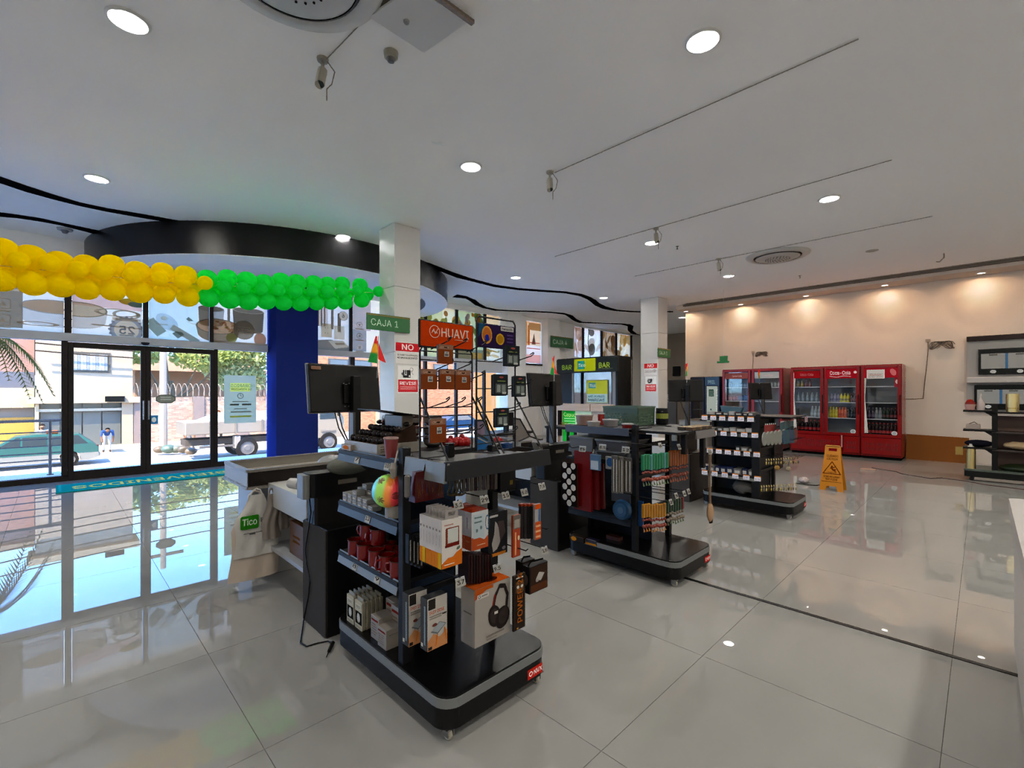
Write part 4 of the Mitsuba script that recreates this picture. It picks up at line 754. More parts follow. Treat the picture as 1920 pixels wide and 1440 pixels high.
add('end_rail', hull([(1.182, 1.612, 1.11), (1.182, 1.93, 1.11), (1.19, 1.612, 1.195), (1.19, 1.93, 1.195), (1.2, 1.612, 1.11), (1.2, 1.93, 1.11), (1.2, 1.612, 1.195), (1.2, 1.93, 1.195)]), col('#8d908f', 'p'), g1)
add('arm', box(1.19, 1.86, 1.92, 1.95, 1.12, 1.15, .003), blk2, g1)
g2 = gondola(1, [[], [(2.2, '5'), (2.45, '9')]], (.45, 1.02)); x2, y2 = GX[1], GY[1]
add('top_tray', box(x2 + .06, x2 + .8, y2 + .02, y2 + 1.06, 1.17, 1.19, .002), blk2, g2); add('front_rail', hull([(x2 + .36, y2 + .0, 1.12), (x2 + .74, y2, 1.12), (x2 + .36, y2 + .015, 1.185), (x2 + .74, y2 + .015, 1.185), (x2 + .36, y2 + .02, 1.12), (x2 + .74, y2 + .02, 1.12)]), col('#7f7b7c', 'p'), g2)
s = add('shelf', box(x2 - .02, x2 + .36, y2 + .4, y2 + 1.06, 1.1905, 1.2, .003), blk2, g2); add('price_rail', box(x2 - .03, x2 - .02, y2 + .4, y2 + 1.06, 1.14, 1.205, .002), col('#4a4c58', 'p'), s)
for zz in (.9,): add('tray', box(x2 - .02, x2 + .36, y2 + .42, y2 + 1.05, zz, zz + .02), blk2, g2)
add('arm', box(x2 + .25, x2 + .29, y2 + .05, y2 + .09, 1.0, 1.18, .003), blk2, g2); add('arm', box(x2 + .6, x2 + .64, y2 + .05, y2 + .09, .85, 1.18, .003), blk2, g2)
g3 = gondola(2, [[], [], [], []], (.46, .76, 1.0, 1.19)); x3, y3 = GX[2], GY[2]
add('back_panel', box(x3 + .06, x3 + .6, y3 + .405, y3 + .415, .2, 1.17), blk2, g3); add('top_tray', box(x3 + .02, x3 + .68, y3 + .02, y3 + 1.05, 1.195, 1.21, .002), blk2, g3)
add('side_panel', box(x3 + .016, x3 + .05, y3 + .36, y3 + .45, .2, 1.2), blk2, g3)
# shelf label holders of the third gondola: rows of white and orange cards on its left side
for z, ys in ((1.195, np.linspace(2.05, 2.62, 6)), (1.0, np.linspace(2.0, 2.5, 5)), (.765, np.linspace(1.98, 2.55, 6)), (.47, np.linspace(1.97, 2.62, 6))):
    for j, yy in enumerate(ys):
        P = Pr((x3 - .012, yy, z - .055), -EY, EZ, -EX); P.rect(0, 0, .075, .062, '#e2dfe6'); P.rect(0, .05, .075, .062, '#cf7a3a'); P.text(f'{pr.randint(1, 9)}.{pr.randint(1, 9)}0', .0375, .016, .02, '#6a5f8c', True, 'c', .055); P.bars(.01, .065, [.006], .004, '#9a93b5'); P.done('price_card', g3)
# pedestal + console + monitor + bagging table
MON = [(1.555, 3.19, 8), (3.755, 3.19, 6), (6.95, 3.19, -42), (10.45, 3.19, -30)]
for i in range(4):
    ox = [0, 2.2, 5.0, 8.6][i]; w4 = ['nearest', 'second', 'third', 'farthest'][i]
    k = thing('checkout_counter', f'dark checkout counter with a black console and bagging tray, {w4} from the viewer', 'checkout counter')
    X = 1.18 + ox
    add('pedestal', box(X, X + .6, 2.8, 3.17, 0, .66, .006), col('#131314', 'p'), k); add('pedestal_side', box(X - .006, X, 2.81, 3.16, .005, .655), col('#3d3a38'), k)
    c = add('console', prism(rrect(X - .04, X + .62, 2.955, 3.1, .04, 5), .835, .985), col('#101012', 'p'), k, smooth=40); add('apron', prism(rrect(X - .005, X + .6, 2.96, 3.095, .02, 4), .66, .835), col('#1c1a19', 'p'), k, smooth=40)
    add('end_cap', prism(rrect(X - .075, X - .03, 2.965, 3.09, .02, 4), .83, .98), col('#8b8d8c', 'p'), c, smooth=40)
    add('handle_slot', box(X + .14, X + .27, 2.950, 2.956, .9, .93, .002), col('#8f887c', 'p'), c)
    bd = add('cabinet', box(X + .02, X + .62, 3.17, 3.95, .62, .79), col('#c9c9c6', 'p'), k); add('inner_panel', box(X + .4, X + .42, 3.17, 3.95, .3, .62), blk2, k); add('lower_shelf', box(X + .02, X + .62, 3.2, 3.95, .28, .31), col('#b9bcc0', 'p'), k)
    tr = add('bagging_tray', cat_([box(1.05 + ox, 2.06 + ox, 3.95, 4.63, .757, .775), box(1.07 + ox, 2.04 + ox, 3.97, 4.6, .775, .79)]), col('#7f7b76', 'p'), k)
    add('tray_wall', box(1.06 + ox, 2.05 + ox, 3.955, 3.975, .77, .89), col('#221c1a', 'g'), tr); add('tray_wall', box(1.06 + ox, 2.05 + ox, 4.6, 4.62, .77, .89), col('#9a958c', 'p'), tr); add('tray_wall', box(1.055 + ox, 1.075 + ox, 3.96, 4.62, .77, .89), col('#a9a59c', 'p'), tr)
    ring = rrect(1.045 + ox, 2.065 + ox, 3.94, 4.635, .04).difference(rrect(1.08 + ox, 2.03 + ox, 3.98, 4.595, .03)); add('rim', prism(ring, .885, .905), col('#8d8780', 'p'), tr); add('rim', prism(ring, .752, .768), col('#a39d94', 'p'), tr); add('tray_floor', box(1.08 + ox, 2.03 + ox, 3.98, 4.6, .82, .825), col('#b9b3aa', 'g'), tr)
    add('stand', box(1.13 + ox, 1.9 + ox, 4.12, 4.5, 0, .757, .004), col('#bcbab5', 'p'), k)
    mx, my, yw = MON[i]; zt = 1.7
    m = thing('monitor', f'black computer monitor seen from behind on the pole of the {w4} checkout', 'monitor')
    c0 = (mx, my, 0)
    def Y_(q): return yawed(q, yw, c0)
    add('pole', box(mx - .028, mx + .028, my - .028, my + .028, .66, 1.62, .004), col('#141414', 'p'), m); add('pole_cover', box(mx - .031, mx - .012, my - .03, my + .03, .96, 1.36, .003), col('#4a4744', 'p'), m)
    tl = trimesh.transformations.rotation_matrix(math.radians(-6), (1, 0, 0), (mx, my + .08, 1.53))
    pan = box(mx - .32 if i < 2 else mx - .27, mx + .25 if i < 2 else mx + .27, my + .05, my + .085, 1.36, 1.7, .008); pan.apply_transform(tl); p = add('back_shell', Y_(pan), col('#161414', 'w'), m)
    bz_ = box(mx - .322 if i < 2 else mx - .272, mx + .252 if i < 2 else mx + .272, my + .085, my + .094, 1.355, 1.704, .003); bz_.apply_transform(tl); add('bezel', Y_(bz_), col('#a9a6a3', 'p') if i == 0 else col('#2a2a2a', 'p'), m)
    add('bracket', Y_(box(mx - .075, mx + .05, my + .02, my + .055, 1.42, 1.56, .004)), col('#0b0b0b', 'p'), m)
    for dx_, dz_ in ((-.07, 1.565), (-.025, 1.565), (-.06, 1.4), (-.03, 1.4)): add('screw', Y_(sphere((mx + dx_, my + .04, dz_), .006, 1)), col('#8a8a8a', 'm'), m)
    if i == 0:
        st = Pr((mx - .31, my + .035, 1.655), EX, EZ, -EY); st.rect(0, 0, .07, .022, '#8d6a55'); st.bars(.005, .06, [.006], .005, '#6b4a3c'); q = st.ms; mm = cat_(q); mm = frame(mm, st.o, st.u, st.v, st.n); mm.apply_transform(tl); add('sticker', Y_(mm), 'mat_print', m, color=np.vstack(st.cs))
    for s_ in (-.13, -.1): add('cable', tube([(mx + s_, my + .06, 1.37), (mx + s_ * .9 + .0, my + .02, 1.25), (mx + s_ * .45, my - .01, 1.12), (mx - .03, my - .04, .97)], .0045, 5), col('#26221f', 'p'), m)
# black lead on the nearest pedestal ending in a plug on the floor
P_ = [PX(580, 934, 1.12)] + [PX(a, b, 1.165) for a, b in ((583, 960), (577, 1000), (572, 1030), (575, 1060), (581, 1090), (578, 1120), (570, 1160))] + [PZ(563, 1205, .01), PZ(575, 1212, .006), PZ(595, 1206, .006), PZ(615, 1202, .006), PZ(625, 1207, .01)]
cb = thing('power_lead', 'black power lead hanging down the nearest pedestal to a loose plug on the floor', 'cable')
add('cord', tube(P_, .0045, 6), col('#141212', 'p'), cb); a, b = PZ(624, 1205, .012), PZ(612, 1232, .012); add('plug', cat_([cyl(a, a + (b - a) * .6, .012, .01, 8), cyl(a + (b - a) * .6, b, .003, n=6)]), col('#111111', 'p'), cb)
# paper flags on the monitors
def flag(c, hgt, lab, yw):
    k = thing('table_flag', lab, 'flag'); x, y, z = c
    add('stick', cyl((x, y, z - .1), (x + .01, y, z + hgt), .003, n=6), col('#c9c9c9', 'p'), k)
    for sgn, w, nm in ((-1, .085, 'cloth'), (1, .09, 'cloth')):
        n = 12; v, f, cs = [], [], []; bands = ['#d3342c', '#e8a02c', '#2c8a3a'] if sgn < 0 else ['#d8322e', '#d8322e', '#e8c02c']
        for a in range(n + 1):
            for b in range(4):
                t, s_ = a / n, b / 3; xx = x + sgn * w * s_ * (.25 + .75 * t); yy = y + (.035 if sgn > 0 else -.02) * math.sin(s_ * 2.2); zz = z + hgt - .01 - t * .2 * (1.0 if sgn < 0 else .8) - s_ * .03 * (1 if sgn > 0 else -.2)
                v.append((xx, yy, zz)); cs.append(lin(bands[min(2, int(t * 3))] if sgn < 0 else ('#d8322e' if s_ > .3 or t < .5 else '#e8c02c')))
        for a in range(n):
            for b in range(3): q = a * 4 + b; f += [[q, q + 1, q + 5], [q, q + 5, q + 4]]
        add(nm, trimesh.Trimesh(v, f, process=False), 'mat_film', k, color=np.array(cs), smooth=True)
p = PY(713, 684, 3.22); flag((p[0] - .02, 3.23, p[2]), .22, 'small red yellow green flag on the nearest monitor', 0)
p = PY(1040, 702, 3.22); flag((p[0], 3.23, p[2]), .2, 'small red yellow green flag on the second monitor', 0)
p = PY(1289, 706, 3.15); flag((p[0], 3.16, p[2]), .21, 'small red yellow green flag on the third monitor', 0)
p = PY(1425, 713, 3.15); flag((p[0], 3.16, p[2] + .02), .21, 'small red yellow green flag on the farthest monitor before the red fridge', 0)
# ---------- goods ----------
TONE = .68
def ext(px0, px1, py0, py1, Y):
    """x0, x1, z0, z1 of a rectangle of the photograph on the plane Y"""
    pm = (py0 + py1) / 2; a, b = PY(px0, pm, Y), PY(px1, pm, Y); c, d = PY((px0 + px1) / 2, py1, Y), PY((px0 + px1) / 2, py0, Y); return a[0], b[0], c[2], d[2]
def extX(px0, px1, py0, py1, X):
    """y1 (far, left), y0, z0, z1 on the plane X"""
    pm = (py0 + py1) / 2; a, b = PX(px0, pm, X), PX(px1, pm, X); c, d = PX((px0 + px1) / 2, py1, X), PX((px0 + px1) / 2, py0, X); return b[1], a[1], c[2], d[2]
def carton(base, x0, x1, y0, y1, z0, z1, c, lab, cat, group=None, f=None, l=None, t=None, b=.0015, fin='p', extra=None):
    k = thing(base, lab, cat, group); add('box', box(x0, x1, y0, y1, z0, z1, b), col(c, fin), k)
    if f: P = front(x0, y0 - .0006, z0); f(P, x1 - x0, z1 - z0); P.done('front_print', k, 'mat_print')
    if l: P = leftf(x0 - .0006, y1, z0); l(P, y1 - y0, z1 - z0); P.done('side_print', k, 'mat_print')
    if t: P = topf(x0, y0, z1 + .0006); t(P, x1 - x0, y1 - y0); P.done('top_print', k, 'mat_print')
    if extra: extra(k)
    return k
def peg(parent, x, y0, y1, z, card=None):
    """wire display hook from the bar at y0 to y1 (towards the viewer) with an up-turned end and a price card"""
    add('hook', tube([(x, y0, z), (x, y1, z), (x, y1 - .012, z + .012)], .003, 5), hookm, parent)
    if card: price_card(parent, x - .026, y1 - .02, z - .028, .052, .04, card, 20)
BAR = GY[0] + .37
# -- nearest gondola, front hooks
for px, py, s, Y in ((856, 950, '3.2', 1.66), (905, 940, '29', 1.7), (945, 932, '15', 1.74), (980, 926, '5.0', 1.78), (1013, 915, '7.9', 1.72), (860, 1094, '37', 1.62), (929, 1068, '9.5', 1.68), (1018, 1034, '18', 1.74)):
    p = PY(px, py, Y); peg(g1, float(p[0]), BAR, Y, float(p[2]) + .02, s)
x0, x1, z0, z1 = ext(828, 866, 972, 1062, 1.60)
def chf(P, w, h):
    P.rect(0, 0, w, h, '#d9d2cc'); P.poly([(0, 0), (w, 0), (w, h * .33), (w * .7, h * .27), (w * .55, h * .2), (w * .3, h * .2), (0, h * .1)], '#d96f22'); P.rect(w * .18, h * .42, w * .85, h * .82, '#7d3a2a', .006); P.rect(w * .28, h * .5, w * .8, h * .8, '#c9cbc6'); P.poly([(w * .15, h * .42), (w * .85, h * .42), (w * .85, h * .5), (w * .15, h * .47)], '#6b231c'); P.bars(w * .12, w * .55, [h * .87], h * .025, '#b98a80'); P.ell(w * .8, h * .36, w * .1, h * .03, '#5a6a5a', rot=30); P.bars(w * .1, w * .6, [h * .06], h * .02, '#f0d8c0')
def chl(P, w, h):
    P.rect(0, 0, w, h, '#d4cdc8'); P.rect(0, 0, w, h * .32, '#d9762a'); P.rect(w * .1, 0, w * .9, h * .3, '#dd7f2c'); P.ell(w / 2, h * .78, w * .25, h * .025, '#8d8680'); P.rect(w * .42, h * .45, w * .58, h * .7, '#b9b0aa')
for i in range(7):
    y = 1.60 + i * .0235; c = i in (4, 6)
    def ll(P, w, h, i=i):
        chl(P, w, h)
        if i in (0, 5): P.rect(0, 0, w, h * .33, '#e0b02c')
    k = carton('charger_box', x0, x1, y, y + .0225, z0, z1, '#d9d2cc', f'white and orange charger box with a hook tab, {ordn(i)} from the front of its row', 'box', 'white charger boxes', chf if i == 0 else None, ll)
    add('hang_tab', cat_([box(x0 + .02, x1 - .02, y + .001, y + .003, z1, z1 + .012), box(x0 + .02, x0 + .035, y + .001, y + .003, z1 + .012, z1 + .03), box(x1 - .035, x1 - .02, y + .001, y + .003, z1 + .012, z1 + .03), box(x0 + .02, x1 - .02, y + .001, y + .003, z1 + .03, z1 + .036)]), col('#cfc8c4', 'p'), k)
x0, x1, z0, z1 = ext(884, 915, 958, 1029, 1.72)
def obf(P, w, h):
    P.rect(0, 0, w, h, '#c9cacc'); P.poly([(0, 0), (w, 0), (w, h * .32), (w * .75, h * .22), (w * .5, h * .3), (0, h * .34)], '#b9512c'); P.rect(w * .1, h * .3, w * .75, h * .92, '#b7c6cc'); P.ell(w * .95, h * .66, w * .13, h * .2, '#4a6a8a', .8); P.bars(w * .15, w * .6, [h * .82, h * .7], h * .04, '#6d7d80'); P.ell(w * .3, h * .5, w * .06, h * .05, '#6d7f84'); P.ell(w * .55, h * .56, w * .06, h * .05, '#6d7f84'); P.bars(w * .3, w * .8, [h * .1], h * .03, '#d8a080')
def obl(P, w, h):
    P.rect(0, 0, w, h, '#b9b6bb'); P.rect(0, 0, w, h * .36, '#a8492b'); P.rect(w * .35, h * .55, w * .5, h * .85, '#8b878c'); P.bars(w * .2, w * .8, [h * .2], h * .05, '#b96a4a')
for i in range(3):
    y = 1.72 + i * .056
    k = carton('lamp_box', x0, x1, y, y + .054, z0, z1, '#c6c4c6', f'small white box with orange foot, {ordn(i)} from the front of the middle hook', 'box', 'white and orange boxes', obf if i == 0 else None, obl)
    add('lid', hull([(x0, y, z1), (x1, y, z1), (x0, y + .054, z1), (x1, y + .054, z1), (x0 + .02, y + .02, z1 + .012), (x1 - .02, y + .034, z1 + .012)]), col('#d4481c', 'p'), k)
x0, x1, z0, z1 = ext(915, 951, 960, 1041, 1.78)
def dkf(P, w, h):
    P.rect(0, 0, w, h, '#262729'); P.poly([(w * .25, h * .1), (w * .45, h * .15), (w * .62, h * .3), (w * .6, h * .55), (w * .45, h * .75), (w * .35, h * .8), (w * .3, h * .5), (w * .18, h * .3)], '#a39d98'); P.poly([(w * .62, h * .3), (w * .9, h * .5), (w * .8, h * .78), (w * .5, h * .78)], '#4a3f3e'); P.bars(w * .08, w * .5, [h * .9], h * .05, '#b9b6b2'); P.rect(w * .05, h * .0, w * .9, h * .07, '#c9772c'); P.ell(w * .8, h * .14, w * .1, h * .04, '#7d7a80')
carton('accessory_box', x0, x1, 1.78, 1.84, z0, z1, '#232427', 'dark accessory box with a pale figure and orange edge hanging right of the white boxes', 'box', None, dkf)
def giftbag(base, x0, x1, y, z0, z1, c, lab, draw=None, dep=.05, group=None, fin='g', facing='f'):
    k = thing(base, lab, 'gift bag', group)
    add('bag', hull([(x0, y, z0), (x1, y, z0), (x0 + .004, y, z1), (x1 - .004, y, z1), (x0, y + dep, z0), (x1, y + dep, z0), (x0 + .006, y + dep * .6, z1), (x1 - .006, y + dep * .6, z1)]), col(c, fin), k)
    if draw: P = front(x0, y - .0008, z0); draw(P, x1 - x0, z1 - z0); P.done('front_print', k)
    xm = (x0 + x1) / 2; add('handle', tube([(xm - .03, y, z1), (xm - .02, y, z1 + .04), (xm, y, z1 + .055), (xm + .02, y, z1 + .04), (xm + .03, y, z1)], .003, 5), col('#2c1a1a'), k)
x0, x1, z0, z1 = ext(778, 832, 882, 938, 1.76)
def rb(P, w, h):
    q = random.Random(5)
    for i in range(26): a = q.uniform(.1, .9) * w; P.line([(a, q.uniform(.1, .3) * h), (a + q.uniform(-.01, .01), q.uniform(.35, .7) * h)], .002, q.choice(['#8f3a24', '#7a2f1c', '#3a3050', '#8a5a2c']))
giftbag('gift_bag', x0, x1, 1.76, z0, z1, '#6a0d0f', 'dark red printed gift bag hanging under the grey tray of the nearest gondola', rb)
add('shirt_board', box(x0 - .035, x0 - .004, 1.78, 1.80, z0 + .02, z1 - .01, .01), col('#8d8886', 'p'), label='grey rounded card hanging left of the dark red gift bag', cat='card')
for i in range(9):
    a, b, z0, z1 = ext(868 + i * 7.5, 873 + i * 7.5, 887 - i * .6, 922 - i * .6, 1.82)
    k = carton('pencil_pack', a, b, 1.82, 1.83, z0, z1, ['#6b5a4a', '#4a1c18', '#7d6a52', '#3a1a1a'][i % 4], f'slim pencil pack with a red top, {ordn(i)} from the left under the grey front rail', 'pack', 'slim pencil packs', None, extra=None)
    add('header', box(a - .001, b + .001, 1.819, 1.831, z1, z1 + .012), col('#b5200f', 'p'), k)
for i, (px, c) in enumerate(((842, '#7a6a42'), (850, '#5a4a30'), (858, '#8a7a50'))):
    a, b, z0, z1 = ext(px, px + 14, 892, 930, 1.84); k = thing('ribbon_roll', f'gold and black ribbon loop beside the dark red bag, {ordn(i)} from the left', 'ribbon', 'ribbon loops')
    add('loop', tube([(a + (b - a) * .5 + .028 * math.sin(t * 1.05) + .01 * math.sin(3 * t), 1.84, (z0 + z1) / 2 + .045 * math.cos(t)) for t in np.linspace(0, 2 * math.pi, 18)[:-1]], .006, 5, True), col(c, 'p'), k)
x0, x1, z0, z1 = ext(938, 967, 880, 922, 1.84); carton('black_pack', x0, x1, 1.84, 1.87, z0, z1, '#101012', 'black boxed pack hanging at the right end under the grey rail', 'box', None, lambda P, w, h: P.rect(w * .6, h * .3, w * .8, h * .5, '#6a5a2a'))
for i in range(9):
    a, b, z0, z1 = ext(868 + i * 5.2, 872 + i * 5.2, 1037, 1090, 1.74)
    carton('dark_card', a, b, 1.70, 1.78, z0, z1, ['#2a0f0f', '#3a1614', '#1c1012'][i % 3], f'thin dark brown packet, {ordn(i)} from the left above the headphone box', 'packet', 'thin dark packets')
for i in range(4):
    a, b, z0, z1 = ext(762 + i * 7, 768 + i * 7, 1000 + i * 2, 1055 + i * 3, 1.86)
    carton('cable_pack', a, b, 1.84, 1.87, z0, z1, '#17171a', f'black cable packet with a pale stripe, {ordn(i)} from the left behind the front post', 'packet', 'striped cable packets', lambda P, w, h: P.rect(w * .3, h * .1, w * .7, h * .8, '#8f8d8a'))
# orange top packs to the right
x0, x1, z0, z1 = ext(962, 976, 966, 1044, 1.70)
carton('screwdriver_pack', x0, x1, 1.70, 1.715, z0, z1, '#d9541c', 'narrow orange blister pack hanging at the right of the nearest gondola', 'blister pack', None, lambda P, w, h: (P.rect(0, h * .68, w, h, '#6a625c'), P.rect(w * .15, h * .7, w * .85, h * .9, '#a39a90'), P.rect(w * .2, h * .05, w * .4, h * .6, '#f0a06a'), P.ell(w * .7, h * .45, w * .15, h * .06, '#e8c8a0')))
for i in range(4):
    a, b, z0, z1 = ext(977 + i * 7, 983 + i * 7, 949, 1010, 1.78 - i * .01)
    k = carton('tool_pack', a, b, 1.78 - i * .01, 1.80 - i * .01, z0, z1, ['#3a3436', '#4a4446', '#2c2a2c', '#40383a'][i], f'narrow grey tool pack with an orange top, {ordn(i)} from the left', 'pack', 'narrow tool packs'); add('header', box(a, b, 1.779 - i * .01, 1.801 - i * .01, z1, z1 + .012), col('#c94a1c', 'p'), k)
x0, x1, z0, z1 = ext(1003, 1014, 945, 1011, 1.72)
carton('knife_pack', x0, x1, 1.72, 1.735, z0, z1, '#d4d2d4', 'white and orange blister pack at the far right of the tool packs', 'blister pack', None, lambda P, w, h: (P.rect(0, h * .86, w, h, '#d9541c'), P.rect(0, 0, w, h * .5, '#c95428'), P.rect(w * .6, h * .5, w * .85, h * .85, '#4a6a9a'), P.bars(w * .1, w * .9, [h * .05, h * .2, h * .35], h * .06, '#e8a878')))
# black boxes on the lowest right hook
for i, (a, b, c, d, Y) in enumerate(((980, 1003, 1051, 1103, 1.76), (993, 1027, 1058, 1108, 1.70))):
    x0, x1, z0, z1 = ext(a, b, c, d, Y)
    k = carton('plug_box', x0, x1, Y, Y + .055, z0, z1, '#1c1716', f'black box with a white cube picture, {["rear", "front"][i]} one on the lowest right hook', 'box', None, lambda P, w, h: (P.rect(w * .05, h * .04, w * .95, h * .96, '#3a2a22'), P.rect(w * .05, h * .04, w * .95, h * .3, '#5a3420'), P.poly([(w * .3, h * .45), (w * .6, h * .38), (w * .8, h * .62), (w * .5, h * .72)], '#b9b3ac'), P.ell(w * .4, h * .42, w * .08, h * .05, '#a39d96')), lambda P, w, h: P.ell(w * .5, h * .5, w * .3, h * .2, '#5a4a40'))
    add('tab', tube([(x0 + .01, Y + .02, z1), (x0 + .03, Y + .02, z1 + .02), (x1 - .02, Y + .02, z1 + .012)], .005, 5), col('#0d0d0d'), k)
x0, x1, z0, z1 = ext(963, 985, 1077, 1180, 1.62)
carton('watch_strap_pack', x0, x1, 1.62, 1.632, z0, z1, '#2a1a10', 'long dark brown hanging pack with orange lettering before the base deck', 'pack', None, lambda P, w, h: (P.bars(w * .2, w * .8, [h * .93], h * .025, '#c9c2b8'), P.rect(w * .15, h * .68, w * .85, h * .88, '#5a4632'), P.ell(w * .35, h * .78, w * .1, h * .03, '#d8d2c8'), P.ell(w * .68, h * .78, w * .1, h * .03, '#d8d2c8'), P.mesh(frame(txt('POWER 24', w * .42, True), (w * .72, h * .12, 0), (0, 1, 0), (-1, 0, 0)), '#a8581c'), P.ell(w * .3, h * .04, w * .08, h * .015, '#c98a3a')))
for z, Y in ((.79, 1.72),): peg(g1, 1.72, BAR, 1.64, .69, None); peg(g1, 1.95, BAR, 1.7, .74, None)
# laptop table boxes and the headphone box
def lap(P, w, h):
    P.rect(0, 0, w, h, '#bdb6ae'); P.rect(w * .05, h * .78, w * .4, h * .98, '#2a2826'); P.text('EASY DESK', w * .1, h * .69, h * .06, '#b5502a', True, w=w * .75); P.bars(w * .1, w * .7, [h * .63, h * .59], h * .025, '#8a827a'); P.poly([(0, 0), (w, 0), (w, h * .3), (w * .6, h * .2), (w * .3, h * .3), (0, h * .18)], '#c98a5a'); P.poly([(w * .15, h * .35), (w * .6, h * .5), (w * .95, h * .42), (w * .5, h * .27)], '#6a6e72'); P.poly([(w * .2, h * .37), (w * .6, h * .49), (w * .9, h * .42), (w * .5, h * .3)], '#9aa3a8'); P.ell(w * .35, h * .47, w * .12, h * .03, '#6a3a30'); P.line([(w * .5, h * .27), (w * .4, h * .06)], w * .05, '#d9701c'); P.line([(w * .85, h * .35), (w * .95, h * .1)], w * .05, '#d9701c'); P.bars(w * .72, w * .95, [h * .62], h * .03, '#3a3a3a'); P.rect(w * .02, h * .02, w * .2, h * .08, '#2a2623')
def lapl(P, w, h): P.rect(0, 0, w, h, '#4a4c4e'); P.rect(w * .55, h * .1, w * .75, h * .85, '#8a9aa4'); P.rect(w * .1, h * .05, w * .4, h * .12, '#cfc9b8')
for i, (a, b, c, d, Y, pl) in enumerate(((801, 838, 1118, 1214, 1.67, .05), (766, 800, 1110, 1206, 1.80, .05))):
    x0, x1, z0, z1 = ext(a, b, c, d, Y); carton('laptop_table_box', x0, x1, Y, Y + pl, z0, z1, '#3c3d3f', f'folding laptop table box, {["front", "rear"][i]} one of the pair left of the headphone box', 'box', None, lap, lapl)
x0, x1, z0, z1 = ext(890, 956, 1095, 1200, 1.66)
def hpf(P, w, h):
    P.rect(0, 0, w, h, '#a9a29a'); P.poly([(0, h * .82), (w * .45, h), (0, h)], '#b5501f'); P.rect(0, h * .94, w * .5, h, '#b9531f'); P.rect(w * .06, h * .82, w * .38, h * .9, '#cfc8c2'); P.ell(w * .12, h * .86, w * .035, w * .035, '#6a6560', .6); P.bars(w * .18, w * .34, [h * .85], h * .025, '#8a847e')
    P.poly(Polygon([(w * .42, h * .45), (w * .52, h * .78), (w * .68, h * .96), (w * .85, h * .93), (w * .95, h * .72), (w * .9, h * .4), (w * .82, h * .36), (w * .88, h * .7), (w * .8, h * .86), (w * .68, h * .88), (w * .58, h * .74), (w * .5, h * .45)]), '#2e2826')
    P.line([(w * .45, h * .5), (w * .55, h * .8)], w * .035, '#8a2620'); P.ell(w * .53, h * .42, w * .17, h * .2, '#2a2422', rot=15); P.ell(w * .53, h * .42, w * .12, h * .14, '#3a3230', rot=15); P.ell(w * .76, h * .34, w * .2, h * .2, '#2a2422', rot=-25); P.ell(w * .78, h * .36, w * .14, h * .15, '#38302e', rot=-25); P.rect(w * .52, h * .45, w * .62, h * .5, '#c9c4bd'); P.bars(w * .3, w * .8, [h * .1], h * .03, '#7d766e'); P.bars(w * .3, w * .6, [h * .05], h * .02, '#8a837b')
carton('headphone_box', x0, x1, 1.66, 1.76, z0, z1, '#a39c94', 'white headphone box with an orange top standing out above the gondola deck', 'box', None, hpf, lambda P, w, h: (P.rect(0, 0, w, h, '#9b948c'), P.bars(w * .2, w * .8, [h * .55], h * .025, '#6d665e')), lambda P, w, h: (P.rect(0, 0, w, h, '#c9581f'), P.ell(w * .6, h * .5, w * .2, h * .25, '#4a1c14')))
add('hook_arm', box(1.5, 1.54, 1.70, BAR, .52, .535), hookm, g1)
# -- nearest gondola, left shelves
def mug(x, y, z, lab, r=.043, h=.085, rot=0, lid=False):
    k = thing('mug', lab, 'mug', 'red mugs'); red = col('#a81418', 'g')
    add('cup', lathe([(0, 0), (r * .9, 0), (r * .94, .008), (r, .02), (r, h - .008), (r * 1.06, h), (r * .98, h), (r * .93, h - .01), (r * .9, .02), (0, .015)], 22, (x, y, z)), red, k, smooth=35)
    c, s = math.cos(rot), math.sin(rot); add('handle', tube([(x + c * (r + d), y + s * (r + d), z + q) for d, q in ((-.003, h * .78), (.02, h * .75), (.026, h * .5), (.018, h * .27), (-.003, h * .22))], .006, 6), red, k)
    add('rim', lathe([(r * 1.06, h - .002), (r * 1.07, h + .002), (r * .97, h + .002), (r * .97, h - .002)], 22, (x, y, z)), col('#5a2a1c', 'p'), k)
mz = .5805
for i, (x, y, w) in enumerate(((1.225, 2.05, 'nearest the front post'), (1.225, 2.16, 'second from the front post'), (1.225, 2.27, 'third from the front post'), (1.225, 2.4, 'fourth from the front post'), (1.225, 2.51, 'farthest from the front post'))): mug(x, y, mz, f'glossy red mug on the middle shelf of the nearest gondola, {w}', rot=2.2 + i)
for i, (x, y, w) in enumerate(((1.33, 2.2, 'first'), (1.33, 2.32, 'second'), (1.33, 2.45, 'third'), (1.325, 2.56, 'last'))): mug(x, y, mz, f'glossy red mug in the rear row of the middle shelf, {w} from the front post', rot=1.2 + i)
for i, (x, y, w) in enumerate(((1.27, 2.46, 'far'), (1.27, 2.34, 'near'))): mug(x, y, mz + .088, f'glossy red mug stacked on the others on the middle shelf, the {w} one', rot=2 + i)
bz0 = .8705
def wbx(P, w, h): P.rect(w * .1, h * .2, w * .9, h * .75, '#6d6b6a'); P.rect(w * .15, h * .28, w * .85, h * .68, '#c9c6c2')
n = 0
for (y, x, lv) in [(2.55, 1.19, 2), (2.49, 1.19, 2), (2.43, 1.19, 3), (2.37, 1.19, 2), (2.31, 1.19, 2), (2.25, 1.19, 1), (2.49, 1.25, 3), (2.43, 1.25, 4), (2.37, 1.25, 3)]:
    for q in range(lv):
        carton('small_white_box', x, x + .055, y, y + .052, bz0 + q * .028, bz0 + q * .028 + .027, '#b9b6b2', f'small white box on the shelf beside the ball, {ordn(n)} from the far end', 'box', 'small white boxes', None, wbx); n += 1
